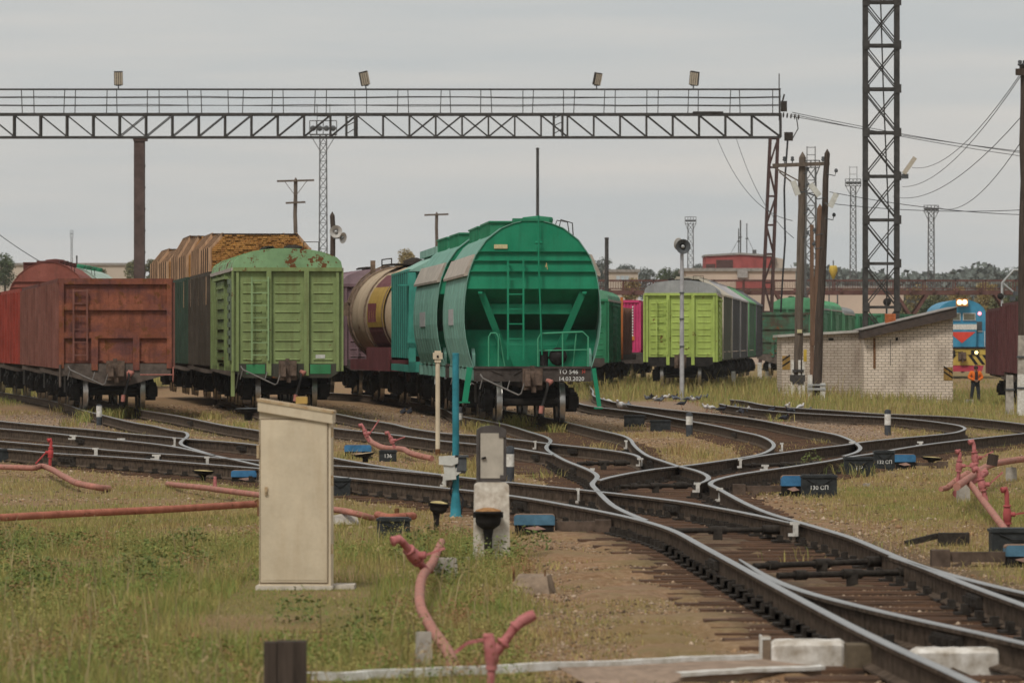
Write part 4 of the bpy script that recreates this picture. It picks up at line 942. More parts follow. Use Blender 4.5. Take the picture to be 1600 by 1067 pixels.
for i, (X, d, cb, cr, lb) in enumerate([(7.5, 243.2, P('olive_hopper', (.05, .058, .035), .4), P('cream_roof', (.5, .45, .36), .3), 'olive hopper wagon with cream roof edge next to the lime boxcar'),
      (8.45, 257.6, P('charcoal_hopper', (.03, .031, .035), .4), P('pale_grey_roof', (.42, .41, .42), .3), 'charcoal hopper wagon with pale grey roof, second behind the lime boxcar'),
      (9.4, 272, P('charcoal_hopper', (.03, .031, .035), .4), P('pinkish_white_roof', (.48, .45, .45), .3), 'charcoal hopper wagon with whitish roof, third behind the lime boxcar'),
      (10.4, 286.5, P('green_side_hopper', (.035, .1, .055), .4), P('green_roof_hopper', (.15, .35, .17), .3), 'green hopper wagon with bright green roof in the row of dark ones'),
      (11.4, 301, P('charcoal_hopper', (.03, .031, .035), .4), P('slate_roof', (.12, .125, .135), .3), 'last hopper wagon in the row, slate grey roof, beside the green gondola')]):
    dark_hopper(lb, X, d, .068, GD, cb, cr)
dgon = P('dirty_green_gondola', (.055, .15, .09), .7, .35, .7, (.05, .035, .03), 1.2, .3, (.075, .065, .045)); fgr = P('mid_green_boxcar', (.10, .27, .145), .35, .03, .6); fro = P('light_green_roof', (.13, .38, .2), .2, 0, .55)
gondola('dirty green gondola wagon behind the brick shed and utility poles', 15.45, 325, .1, GA, dgon, dgon, near=False, top=3.6, post=P('green_posts', (.08, .22, .13), .4))
GE = 'boxcars in the yard'
boxcar('mid green boxcar whose light roof shows over the dirty green gondola', 16.95, 340, .1, GE, fgr, fro, near=False, eave=3.95, rise=.62)
boxcar('second mid green boxcar, its ribbed flank right of the leaning pole', 18.5, 355.5, .105, GE, fgr, fro, near=False, eave=3.95, rise=.6)
boxcar('grey roofed green boxcar near the foot of the tall lattice tower', 20.2, 371, .11, GE, fgr, groof, near=False)
gondola('green gondola wagon seen between the legs of the tall lattice tower', 22.0, 386, .16, GA, P('grass_green_gondola', (.045, .2, .1), .4), P('grass_green_gondola', (.045, .2, .1), .4), near=False, top=3.75)
gondola('green gondola wagon just right of the tall lattice tower', 24.6, 400, .28, GA, P('grass_green_gondola', (.045, .2, .1), .4), P('grass_green_gondola', (.045, .2, .1), .4), near=False, top=3.9)
brg = P('brown_red_gondola', (.12, .045, .045), .45, .08, .65)
gondola('brown red gondola wagon at the right edge beside the white based pole', 19.6, 203, .04, GA, brg, brg, near=False, dz=-.1, top=3.68)
gondola('second brown red gondola wagon, hidden behind the first at right', 20.15, 217.2, .045, GA, brg, brg, near=False, dz=-.1, top=3.68)

# locomotive
def loco(X, d, h):
    root = thing('diesel_locomotive', 'blue diesel locomotive with lit headlight, white band and red triangle', 'locomotive', (X, d, .18+float(lift(X, d))), -math.atan(h))
    bl = P('blue_locomotive_paint', (.05, .25, .40), .2, 0, .4); ye = P('yellow_buffer_paint', (.5, .36, .08), .3, 0, .5)
    n = 12; prof = [(1.5,1.6),(1.5,3.35)]+[(1.5*math.cos(math.pi*k/n)*(1 if 0 < k < n else 1), 3.35+1.12*math.sin(math.pi*k/n)**.8) for k in range(1, n)]+[(-1.5,3.35),(-1.5,1.6)]
    MB().prism(prof, .35, 17).build('body', bl, root)
    MB().prism([(.85,1.6),(.88,3.1),(-.88,3.1),(-.85,1.6)], 0, .4).build('nose', bl, root)
    for x in (-.45, .45):
        f = MB().box(x-.38,x+.38,.28,.345,3.2,3.66).build('window_frame', M['grey_box'], root); MB().box(x-.33,x+.33,.26,.275,3.25,3.61).build('window', simple('olive_reflecting_glass', (.12, .115, .08), .15, 0, .2, 2, 0, .6), f)
    for s in (-1, 1): MB().box(s*1.02-.17*1,s*1.02+.17,.3,.345,2.55,3.1).box(s*1.02-.2,s*1.02+.2,.31,.348,2.5,3.14).build('side_window', M['glass_dark'], root)
    MB().box(-.89,.89,-.014,.0,2.66,2.98).build('white_band', M['white'], root)
    MB().add([(-.82,-.018,2.52),(0,-.018,1.85),(.82,-.018,2.52),(-.82,-.004,2.52),(0,-.004,1.85),(.82,-.004,2.52)], [(0,1,2),(3,5,4),(0,3,4,1),(1,4,5,2),(2,5,3,0)]).build('red_triangle', P('red_warning_paint', (.6, .06, .04), .1, 0, .4), root)
    MB().box(-1.5,1.5,-.3,.4,1.5,1.62).build('walkway', M['black'], root)
    b = MB().box(-1.5,1.5,-.25,.0,1.16,1.5); b.box(-1.5,1.5,-.22,-.02,.52,1.16).build('buffer_beam', ye, root)
    for s in (-1, 1):
        for k in range(3): st = MB(); x = .35+k*.42; st.add([(s*x,-.235,1.14),(s*(x+.2),-.235,1.14),(s*(x+.62),-.235,.56),(s*(x+.42),-.235,.56),(s*x,-.222,1.14),(s*(x+.2),-.222,1.14),(s*(x+.62),-.222,.56),(s*(x+.42),-.222,.56)], [(0,1,2,3),(7,6,5,4),(0,4,5,1),(1,5,6,2),(2,6,7,3),(3,7,4,0)]); recalc(st.build('warning_stripe', M['black'], root))
    text('number_plate', 'KZ 2098', .19, root, (-.42,-.262,1.24), (R(90),0,0), M['black'], .003)
    MB().add([(-1.3,-.25,.5),(1.3,-.25,.5),(1.15,-.75,.15),(-1.15,-.75,.15),(-1.3,-.2,.5),(1.3,-.2,.5),(1.15,-.7,.15),(-1.15,-.7,.15)], [(0,1,2,3),(7,6,5,4),(0,4,5,1),(1,5,6,2),(2,6,7,3),(3,7,4,0)]).build('snow_plough', P('crimson_plough', (.3, .03, .05), .3), root)
    MB().box(-.36,.36,-.1,.12,4.06,4.52).build('headlight_housing', P('orange_brown_housing', (.42, .2, .07), .3), root)
    hl = MB().lathe([(0,-.02),(.14,-.02),(.16,.04)], (-.15,-.12,4.3), (0,1,0), 14); hl.lathe([(0,-.02),(.14,-.02),(.16,.04)], (.16,-.12,4.3), (0,1,0), 14).build('headlight', emit('lit_headlight', (1, .72, .36), 3), root)
    for s in (-1, 1):
        MB().lathe([(0,-.02),(.1,-.02),(.11,.04)], (s*1.08,.3,3.62), (0,1,0), 12).build('marker_light', emit('lit_red_marker_%d' % (s+1), (1, .25, .3), 2.2) if s > 0 else M['lamp_glass'], root)
        hs = MB().box(s*.72-.2,s*.72+.3,-.3,-.25,1.14,1.42).build('lamp_housing', M['black'], root); MB().lathe([(0,-.02),(.1,-.02),(.11,.02)], (s*.85,-.32,1.28), (0,1,0), 12).build('lamp', emit('lit_buffer_lamp_%d' % (s+1), (1, .75, .3), 2.2), hs)
    for s in (-1, 1): MB().tube([(s*1.35,-.25,1.62),(s*1.35,-.25,2.55),(s*.95,.0,2.55)], .02, 6).build('handrail', M['grey_box'], root)
    link('coupler', coupler_mesh(), root, (0, -.2, 0)); bogie(root, 2.2); bogie(root, 14.5); MB().box(-1.2,1.2,.2,17,.9,1.5).build('underframe', M['black'], root)
loco(27.05, 342, .03)
# ------------------------------------------------------------------ lighting gantry
def gp(px, d=330.): return (px-800)*d/F
def build_gantry():
    d = 330.; zb, zt = 13.95, 15.35; dp = 1.1
    root = thing('lighting_gantry', 'long dark steel lattice gantry spanning the yard with walkway and railings on top', 'gantry', (0, d, 0))
    xs = [-33.5+k*1.53 for k in range(33)]; x0, x1 = xs[0], 15.6
    xs = [x for x in xs if x < x1-.3]+[x1]
    t = MB()
    for y in (0, dp):
        t.box(x0, x1, y-.05, y+.05, zt-.13, zt).box(x0, x1, y-.05, y+.05, zb-.05, zb+.07)
        for i, x in enumerate(xs):
            t.box(x-.05, x+.05, y-.04, y+.04, zb, zt)
            if i == len(xs)-1: continue
            xn = xs[i+1]; c = 800+(x+.7)*F/d
            up = (185 < c < 545) or c > 1195; cross = 636 < c < 800 or 175 < c < 215
            if up or cross: t.bar((x, y, zb+.05), (xn, y, zt-.1), .06, .05, 0, (0,1,0))
            if not up or cross: t.bar((x, y, zt-.1), (xn, y, zb+.05), .06, .05, 0, (0,1,0))
    for i, x in enumerate(xs):
        t.box(x-.03, x+.03, .05, dp-.05, zb, zb+.05).box(x-.03, x+.03, .05, dp-.05, zt-.1, zt-.02)
        if i < len(xs)-1: t.bar((x, 0, zb+.02), (xs[i+1], dp, zb+.02), .05)
    for px in (548, 872):                                             # splice frames with round gussets
        X = gp(px)
        for o in (-.25, .25): t.box(X+o-.07, X+o+.07, -.09, -.051, zb-.03, zt+.02)
        for k in range(3): t.bar((X-.25, -.07, zb+.2+k*.45), (X+.25, -.07, zb+.5+k*.4), .05)
    t.build('truss', M['steel_dark'], root)
    w_ = MB().box(x0, x1, .06, dp-.06, zt-.012, zt+.02); w_.box(gp(1083), gp(1130), -.1, dp, zt+.025, zt+.1); w_.build('walkway', M['steel_dark'], root)
    for y in (.02, dp-.02):
        r = MB(); rr = random.Random(4+int(y*10))
        X = x0+.4+y*.3
        while X < x1:
            r.bar((X, y, zt-.05), (X+rr.uniform(-.07, .07), y, zt+1.4), .05); X += 2.42+rr.uniform(-.1, .1)
        r.bar((x1-.05, y, zt-.4), (x1-.05, y, zt+1.45), .06)
        for z in (.48, .94, 1.4):
            pts = [(x0+(x1-x0)*k/16, y, zt+z+rr.uniform(-.035, .035)*(z < 1.3)) for k in range(17)]; r.tube(pts, .026 if z < 1.3 else .034, 6)
        r.build('railing', M['steel_dark'], root)
    c = MB().box(gp(217)-.3, gp(217)+.3, .1, dp-.1, 0, zb-.05)
    for k in range(10): c.box(gp(217)+.3, gp(217)+.36, .2, .5, 1+k*1.25, 1.1+k*1.25)
    c.box(gp(217)-.34, gp(217)+.45, .0, dp, zb-.2, zb-.051); c.build('column', M['steel_brown'], root)
    L = MB(); bot = [(gp(1188), -.1), (gp(1203), -.1), (gp(1188), dp+.1), (gp(1203), dp+.1)]; top_ = [(gp(1204), .05), (gp(1216), .05), (gp(1204), dp-.05), (gp(1216), dp-.05)]
    pt = lambda i, f: (bot[i][0]+(top_[i][0]-bot[i][0])*f, bot[i][1]+(top_[i][1]-bot[i][1])*f, .5+(zb-.55)*f)
    for i in range(4): L.bar(pt(i, 0), pt(i, 1), .15, .15)
    n = 8
    for k in range(n+1):
        f = k/n
        for a, b in ((0,1),(2,3),(0,2),(1,3)): L.bar(pt(a, f), pt(b, f), .09, .09)
        if k < n:
            for a, b in ((0,1),(2,3)): L.bar(pt(a if k % 2 else b, f), pt(b if k % 2 else a, (k+1)/n), .07, .07)
            for a, b in ((0,2),(1,3)): L.bar(pt(a if k % 2 else b, f), pt(b if k % 2 else a, (k+1)/n), .07, .07)
    L.build('column', simple('dark_purple_brown_steel', (.075, .045, .042), .8, 0, .3, 2, .1), root)
    MB().box(gp(1184), gp(1190), -.3, .3, -.1, .9).box(gp(1196), gp(1206), -.35, .3, -.1, .8).build('footing', M['white'], root)
    el = MB()
    for k in range(5): el.lathe([(.06,0),(.16,.03),(.16,.07),(.06,.1)], (x1+.1+k*.22, .1, zt-.1-.03*k), (1,0,-.1), 10)
    el.box(x1, x1+.35, -.1, .3, zt+.1, zt+.7).tube([(x1+.1,.1,zt+.7),(x1+.2,.1,zt+1.1)], .05, 6).tube([(x1+.9,.1,zt-.2),(x1+1.0,.1,zt-.9),(x1+.6,.1,zt-1.6)], .03, 6).box(x1+.2, x1+.7, -.05, .2, zb-.2, zb+.3); el.tube([(x1-.1,.1,zt+1.4),(x1-.1,.1,zt+2.3)], .03, 6); el.build('insulator', M['fast'], root)
    MB().tube([(x1+.4,.1,zb-.1),(x1+.2,.15,zb-3),(x1+.25,.1,zb-6),(x1+.05,.1,zb-9),(x1-.15,.1,.8)], .055, 6).build('down_cable', M['cable'], root)
    return zt
ZT = build_gantry()
def floodlight(px, py, lean, turn, label, w_=.5, hgt=.8):
    p = D(px, py, 330.5); z0 = ZT+1.42; root = thing('floodlight', label, 'floodlight', (p.x, 330.02, z0), turn, 'floodlights on the gantry railing')
    MB().tube([(0,0,-.05),(0,0,.22)], .04, 6).box(-.16,.16,-.03,.03,.16,.22).build('bracket', M['dark_grey'], root)
    hz = MB().box(-w_/2,w_/2,-.06,.16,0,hgt)
    for k in range(5): hz.box(-w_/2+.03+k*w_/5, -w_/2+.06+k*w_/5, .16, .22, .04, hgt-.04)
    b = hz.build('housing', M['fast'], root, (0, 0, .2), (R(12), R(lean), 0)); 
    ln = MB()
    for k in range(4): ln.box(-w_/2+.03+k*w_/4, -w_/2+w_/4+k*w_/4, -.075, -.062, .04, hgt-.04)
    ln.build('lens', M['lamp_glass'], b)
floodlight(186, 125, 0, 0, 'leftmost floodlight standing on the gantry railing, squarely upright')
floodlight(572, 122, -14, .25, 'tilted floodlight on the railing left of the middle of the gantry')
floodlight(932, 124, 6, .5, 'small dark floodlight on the railing, third from the left', .42, .72)
floodlight(1083, 124, 10, -.4, 'rightmost floodlight on the gantry railing near its right column', .52, .8)

# ------------------------------------------------------------------ lattice masts and tower
def lattice(mb, cx, cy, z0, z1, w0, w1, n, leg, br, single=False):
    P_ = lambda i, f: (cx+(-1, 1, 1, -1)[i]*(w0+(w1-w0)*f)/2, cy+(-1, -1, 1, 1)[i]*(w0+(w1-w0)*f)/2, z0+(z1-z0)*f)
    for i in range(4): mb.bar(P_(i, 0), P_(i, 1), leg, leg)
    for k in range(n+1):
        f = k/n
        for i in range(4):
            j = (i+1) % 4; mb.bar(P_(i, f), P_(j, f), br, br)
            if k < n:
                mb.bar(P_(i, f), P_(j, (k+1)/n), br, br)
                if not single: mb.bar(P_(j, f), P_(i, (k+1)/n), br, br)
GM_ = 'distant lattice floodlight masts'
def mast(px, ytop, yplat, d, wpx, wplat, label, aer=True):
    s_ = F/d; X = (px-800)/s_; zt = CZ+(HY-yplat)/s_; w_ = wpx/s_; root = thing('floodlight_mast', label, 'light mast', (X, d, 0), 0, GM_)
    m = MB(); lattice(m, 0, 0, 0, zt, w_*1.15, w_*.85, int(zt/(w_*1.1)), w_*.13, w_*.06); m.build('lattice', M['mast_steel'], root)
    ph = (wplat/s_)/2; h = 22/s_ if wplat > 30 else 11/s_
    pf = MB().box(-ph, ph, -ph*.4, ph*.4, zt, zt+.06*ph)
    for y in (-ph*.4, ph*.4):
        for z in (0, h*.5, h): pf.bar((-ph, y, zt+z), (ph, y, zt+z), w_*.07)
        for k in range(5): pf.bar((-ph+k*ph/2, y, zt), (-ph+k*ph/2, y, zt+h), w_*.07)
    for sgn in (-1, 1): pf.bar((sgn*ph*.95, 0, zt), (sgn*w_*.4, 0, zt-ph*1.2), w_*.09)
    pf.build('platform', M['mast_steel'], root)
    for k in range(4):
        x = -ph*.75+k*ph*.5; MB().lathe([(.0,-.1*ph),(.2*ph,-.1*ph),(.22*ph,.05*ph),(.1*ph,.3*ph),(0,.3*ph)], (x, -ph*.3, zt+h*.45), (0,1,0), 10).build('lamp', M['dark_grey'], root)
    if aer:
        ht = (yplat-ytop)/s_; a = MB(); 
        for x in (-ph*.45, ph*.5): a.bar((x, 0, zt), (x, 0, zt+ht), w_*.08)
        a.bar((-ph*.45, 0, zt+ht*.95), (ph*.5, 0, zt+ht*.95), w_*.06).bar((-ph*.45, 0, zt+ht*.6), (ph*.5, 0, zt+ht*.6), w_*.06); a.build('ladder_frame', M['mast_steel'], root)
M['mast_steel'] = simple('grey_mast_steel', (.105, .105, .105), .7, .1, .2, 1, 0)
mast(505, 163, 211, 560, 12, 42, 'tall light mast crossing the gantry truss behind the light green boxcar')
mast(1267, 229, 262, 420, 17, 27, 'light mast with bare frame on top, behind the two leaning utility poles')
mast(1333, 260, 291, 640, 9.5, 24, 'slim light mast just left of the tall black lattice tower')
mast(1455, 318, 332, 620, 10, 22, 'light mast with three lamps right of the tall black lattice tower', False)
mast(1079, 342, 350, 780, 9.5, 17, 'small pale light mast above the lime boxcar roof', False)
mast(112, 364, 371, 1100, 3, 5, 'very thin distant mast above the red hopper at left', False)
def big_tower():
    d = 262; s_ = F/d; X = (1376-800)/s_; root = thing('lattice_tower', 'tall black steel lattice tower rising out of the photo behind the brick shed', 'tower', (X, d, 0))
    w_ = 56/s_-.2; z0 = -.1; pitch = 68/s_; n = 9; zt = 20.3-z0+z0
    m = MB(); n = 10; zb = CZ+(HY-480)/s_-pitch*2
    P_ = lambda i, z: ((-1, 1, 1, -1)[i]*w_/2, (-1, -1, 1, 1)[i]*w_/2, z)
    for i in range(4): m.bar(P_(i, z0), P_(i, zb+pitch*n), .2, .2) if i in (0, 1) else m.bar(P_(i, z0), P_(i, zb+pitch*n), .13, .13)
    m.build('leg_frame', M['steel_dark'], root)
    b = MB()
    for k in range(n+1):
        z = zb+pitch*k
        for i in range(4):
            j = (i+1) % 4; b.bar(P_(i, z), P_(j, z), .1, .12)
            if k < n:
                for o in ((0, .17) if i == 0 else (.08,)): b.bar((P_(i, z)[0], P_(i, z)[1], z+o), (P_(j, 0)[0], P_(j, 0)[1], z+pitch-.2+o), .05, .05)
                for o in ((0, .17) if i == 0 else (.08,)): b.bar((P_(j, z)[0], P_(j, z)[1], z+o), (P_(i, 0)[0], P_(i, 0)[1], z+pitch-.2+o), .05, .05)
    for i in (0, 1):
        for k in range(n+1): b.box(P_(i, 0)[0]-.17, P_(i, 0)[0]+.17, P_(i, 0)[1]-.15, P_(i, 0)[1]-.135, zb+pitch*k-.2, zb+pitch*k+.2)
    b.build('bracing', M['steel_dark'], root)
    l = MB()
    for x in (.0,): l.tube([(.15+x*.6, -.6, 0), (.33+x*.6, -.55, 8), (.1+x*.6, -.5, 13.5), (-.1+x*.6, -.5, 20)], .035, 5)
    l.build('ladder', M['steel_dark'], root)
    for (px, py, rz) in ((1421, 259, -35),):
        q = D(px, py, d-.9); f = thing('floodlight', 'pale trough floodlight jutting from the right side of the tall black tower', 'floodlight', q, 0)
        MB().box(-.1,.1,-.15,.15,-.45,.45).build('housing', M['lamp_glass'], f, (0,0,0), (0, R(-rz), 0)); MB().bar((-.25,0,-.5), (-.55,.6,-.55), .08).box(-.35,-.05,-.1,.1,-.6,-.38).build('bracket', M['dark_grey'], f)
big_tower()

# ------------------------------------------------------------------ poles
def wood_pole(name, label, pb, ptop, d, r0, r1, mat, cat='utility pole', group=None):
    a = D(*pb, d); b = D(*ptop, d); root = thing(name, label, cat, a, 0, group); v = b-a; n = 9; rr = random.Random(int(pb[0]))
    pts = [v*(k/n)+Vector((rr.uniform(-.03, .03), 0, 0)) for k in range(n+1)]
    MB().tube(pts, [r0+(r1-r0)*k/n for k in range(n+1)], 10).tube([pts[-1], pts[-1]+Vector((0, 0, r1*1.6))], [r1, .01], 10).build('shaft', mat, root)
    return root, v
def insul(mb, x, z, y=0): mb.tube([(x,y,z),(x,y,z+.14)], .018, 6); mb.lathe([(.03,.1),(.07,.12),(.07,.17),(.045,.18),(.06,.2),(.06,.26),(0,.28)], (x,y,z), (0,0,1), 10)
r_, v = wood_pole('utility_pole', 'thick upright wooden pole on white concrete stub, left of the leaning one', (1246, 600), (1254, 246), 214, .17, .13, M['wood_old'])
sc = 214/F; m = MB().bar((-.95, -.2, v.z-.32), (1.2, -.2, v.z-.24), .1, .14)
m.bar((-.95,-.2,v.z-.36), (.05,-.2,v.z-.9), .05).bar((-.7,-.2,v.z-.55), (.15,-.2,v.z-1.25), .05); m.build('crossarm', M['wood_old'], r_)
m = MB()
for x in (-.5, -.2, .95): insul(m, x, v.z-.25, -.2)
for z in (.6, 1.2, 2.1, 3.0): m.tube([(.15,-.1,v.z-z),(.35,-.12,v.z-z),(.38,-.12,v.z-z+.14)], .02, 6).lathe([(.05,0),(.06,.1),(0,.12)], (.38,-.12,v.z-z+.1), (0,0,1), 8)
m.build('insulator', M['dark_grey'], r_)
MB().box(-.24,-.14,-.2,.1,-.55,.9).box(.02,.11,-.2,.1,-.55,.9).box(.17,.26,-.2,.1,-.55,.9).build('stub', M['white'], r_)
MB().box(-.2,.22,-.24,-.19,.45,.55).box(-.2,.22,-.24,-.19,.0,.1).box(-.28,.28,-.23,.2,.1,.35).build('clamp', M['steel_dark'], r_)
MB().box(-.02,.16,-.22,-.195,1.92,2.05).build('pole_plate', M['mustardplate'], r_); MB().box(.22,.34,-.23,-.19,.85,1.3).build('pole_plate', P('yellow_plate', (.5, .35, .05), .3), r_)
r2, v2 = wood_pole('utility_pole', 'dark leaning wooden pole with hook insulators in front of the brick shed', (1275, 618), (1293, 240), 206, .17, .1, M['wood_dark'])
m = MB()
for z, s in ((.75, 1), (1.6, -1), (2.35, 1), (2.9, -1), (3.4, -1)):
    x = v2.x*(1-z/v2.z); m.tube([(x,-.1,v2.z-z),(x+s*.3,-.12,v2.z-z-.06),(x+s*.34,-.12,v2.z-z+.1)], .02, 6); m.lathe([(.05,0),(.07,.06),(.05,.12),(0,.15)], (x+s*.34,-.12,v2.z-z+.06), (0,0,1), 8)
m.build('insulator', M['dark_grey'], r2)
MB().box(-.3,-.14,-.15,.15,-.5,.75).box(.14,.32,-.2,.2,-.5,.45).build('stub', M['white'], r2); MB().box(-.32,.34,-.24,-.2,.2,.28).box(-.32,.34,-.24,-.2,.36,.42).build('clamp', M['galv'], r2)
r3, v3 = wood_pole('utility_pole', 'shorter brown wooden pole standing just behind the dark leaning one', (1274, 540), (1281, 326), 212, .13, .11, M['wood_brown'] if 'wood_brown' in M else simple('brown_pole_wood', (.15, .09, .06), .9, 0, .35, 2, .4, .15, None, (6,6,.5)))
MB().bar((-.12,0,-3), v3+Vector((-.3,0,-.6)), .14, .14).build('brace', MATS[('s','brown_pole_wood')], r3)
for (px, py, rz, lb, ho) in ((1243, 294, -20, 'pale trough lamp hanging left of the thick upright pole', 'p'), (1273, 297, -38, 'pale trough lamp on an arm between the two utility poles', 'p'), (1302, 313, 25, 'pale trough lamp on the right of the leaning pole', 'q')):
    q = D(px, py, 205.6); f = thing('pole_lamp', lb, 'lamp', q, 0, 'trough lamps on the utility poles'); MB().box(-.1,.1,-.12,.12,-.27,.27).build('housing', M['grey_box'], f, (0,0,0), (0, R(rz), 0))
    MB().bar((0,.0,-.2 if rz < 0 else -.2), (.45 if px < 1260 else -.3, .1, -.1), .05).build('arm', M['dark_grey'], f)
def tee(px, yb, yt, d, label, arms, r=.1):
    root, v = wood_pole('telegraph_pole', label, (px, yb), (px+1, yt), d, r*1.15, r, M['wood_old'], 'telegraph pole', 'telegraph poles'); s_ = F/d; m = MB()
    for (dz, half) in arms:
        m.bar((v.x-half, -.15, v.z-dz), (v.x+half, -.15, v.z-dz+.05), .09, .1); 
        if half > .8: m.bar((v.x-half*.6,-.15,v.z-dz), (v.x,-.15,v.z-dz-half*.8), .03).bar((v.x+half*.6,-.15,v.z-dz), (v.x,-.15,v.z-dz-half*.8), .03)
    m.build('crossarm', M['wood_old'], root)
tee(461, 520, 282, 300, 'telegraph pole with two crossarms above the timber load', ((.05, .98), (1.2, .52)))
tee(681, 520, 335, 330, 'telegraph pole with one crossarm above the teal wagon roof', ((.05, .7),), .09)
def pipe_pole(px, yb, yt, d, wpx, label, cat='pole'):
    a = D(px, yb, d); h = (yb-yt)*d/F; root = thing('steel_pole', label, cat, a, 0, None); r = wpx*d/F/2; MB().tube([(0,0,0),(0,0,h*.5),(0,0,h)], [r*1.1, r, r*.9], 10).build('shaft', M['steel_dark'], root); MB().lathe([(r*.9,0),(r*1.05,.02),(r*1.05,.12),(0,.14)], (0,0,h), (0,0,1), 10).build('cap', M['steel_dark'], root)
pipe_pole(840, 520, 234, 400, 5, 'bare steel pole rising behind the roof of the bright green hopper')
pipe_pole(948, 545, 374, 400, 6.5, 'bluish steel pole right of the bright green hopper')
pipe_pole(120, 440, 402, 420, 2.5, 'short dark pole above the pale green hopper roof')
def horn(root, p, axis, sz, mat, inner):
    m = MB(); m.lathe([(.06*sz,-.75*sz),(.08*sz,-.45*sz),(.14*sz,-.3*sz),(.26*sz,-.12*sz),(.48*sz,0),(.5*sz,.01*sz)], p, axis, 20); b = m.build('horn', mat, root)
    MB().lathe([(.49*sz,.008*sz),(.40*sz,-.06*sz),(.2*sz,-.2*sz),(.1*sz,-.28*sz)], p, axis, 20, 0).lathe([(.13*sz,-.12*sz),(.11*sz,-.02*sz),(0,0)], p, axis, 14, 1).build('horn_mouth', [inner, M['galv']], b)
r4, v4 = wood_pole('loudspeaker_pole', 'dark wooden pole with two pale horn loudspeakers behind the light green boxcar', (519, 500), (520, 337), 232, .12, .1, M['wood_dark'], 'loudspeaker pole')
hm = simple('pale_horn_paint', (.45, .43, .4), .5, 0, .1, 5, 0); hi = simple('grey_horn_inside', (.28, .27, .25), .6, 0, .15, 5, 0)
q = D(525, 362, 231.6)-r4.location; horn(r4, q, (.1,-1,0), .52, hm, hi); q = D(536, 372, 231.6)-r4.location; horn(r4, q, (.9,-.7,-.15), .46, hm, hi); MB().bar((0,0,q.z), q, .06).build('bracket', M['dark_grey'], r4)
a = D(1065.5, 626, 207); r5 = thing('loudspeaker_pole', 'thin silver loudspeaker pole standing in front of the lime boxcar', 'loudspeaker pole', a); hgt = (626-392)*207/F
MB().tube([(0,0,0),(0,0,hgt*.4),(0,0,hgt)], [.085, .08, .065], 12).build('shaft', M['silver'] if 'silver' in M else simple('silver_pole_paint', (.40, .40, .41), .5, .2, .2, 4, .05), r5)
MB().box(-.09,.09,-.1,.02,1.95,2.0).box(-.09,.09,-.1,.02,2.95,3.0).box(-.09,.09,-.1,.02,3.9,3.95).build('clamp', M['dark_grey'], r5)
horn(r5, (.04,-.25,hgt+.15), (.12,-1,-.05), .54, M['dark_grey'], simple('black_horn_mouth', (.022, .02, .02), .6, 0, .2, 5, 0)); horn(r5, (-.12,.3,hgt+.25), (-.75,.8,.1), .45, simple('ochre_horn', (.35, .24, .12), .6, 0, .2, 5, 0), hi)
# right-edge pole with insulators and concrete stubs
r6, v6 = wood_pole('utility_pole', 'tall wooden pole at the right edge with insulators on a crossarm', (1599, 640), (1602, 104), 171, .2, .13, M['wood_dark'])
MB().bar((-.25,-.2,v6.z-.18), (.8,-.2,v6.z-.18), .14, .2).build('crossarm', M['wood_dark'], r6); m = MB()
for x in (-.12, .02, .3): insul(m, x, v6.z-.1, -.2)
m.build('insulator', M['dark_grey'], r6)
a = D(1595.5, 650, 167); st = thing('concrete_post', 'grey concrete post with whitewashed lower half at the right edge', 'post', a); h = (650-524)*167/F
MB().frustum(.05, 0, h*.52, h, .3, .25, .27, .22).build('shaft', M['concrete'], st); MB().frustum(.05, 0, -.2, h*.52, .33, .28, .303, .253).build('painted_base', M['white'], st)
MB().box(-.14,.5,-.16,-.13,h*.72,h*.745).box(-.14,.5,-.16,-.13,h*.335,h*.36).build('clamp', M['dark_grey'], st)
a = D(1577.5, 645, 170); st = thing('concrete_post', 'short weathered concrete post left of the whitewashed one', 'post', a); h = (645-586)*170/F; MB().frustum(0, 0, -.2, h, .26, .22, .2, .18).build('shaft', M['concrete'], st); MB().box(-.13,.14,-.13,-.1,h*.6,h*.64).build('clamp', M['dark_grey'], st)

# ------------------------------------------------------------------ overhead cables
def cable(label, a, b, sag, r=.016, group='overhead cables'):
    a = Vector(a); b = Vector(b); pts = [a+(b-a)*t-Vector((0, 0, sag*4*t*(1-t))) for t in [k/14 for k in range(15)]]
    tag(MB().tube(pts, r, 5).build('overhead_cable', M['cable']), label, 'cable', group)
for k, (ya, yb) in enumerate(((176, 239), (179, 245), (182, 234))): cable('%s of the three cables from the gantry end towards the right edge' % ('middle', 'lowest', 'top')[k], D(1238, ya, 330), D(1720, yb+15, 360), .25, .02)
for k, (a_, b_, l) in enumerate([((1600,108),(1425,262),'topmost cable swooping down leftwards from the right edge pole'), ((1600,112),(1410,292),'second cable swooping down from the right edge pole'), ((1600,178),(1395,307),'third cable sagging from the right edge towards the tower'), ((1600,215),(1462,322),'cable from the right edge down to the mast with three lamps'), ((1720,318),(1296,318),'nearly level cable crossing behind the tower above the locomotive'), ((1720,336),(1296,300),'lower level cable from the leaning pole to the right edge')]):
    cable(l, D(*a_, 171 if k < 4 else 215), D(*b_, 300 if k < 4 else 215), .9 if k < 4 else .3, .013)
cable('thin cable from the gantry down to the upright pole', D(1120, 215, 330), D(1238, 345, 215), 1.0, .014); cable('second thin cable from the gantry to the upright pole', D(1150, 215, 330), D(1240, 372, 215), .8, .014)
cable('cable slanting down at the far left towards the red hopper', D(-60, 318, 300), D(72, 414, 300), .2, .02)
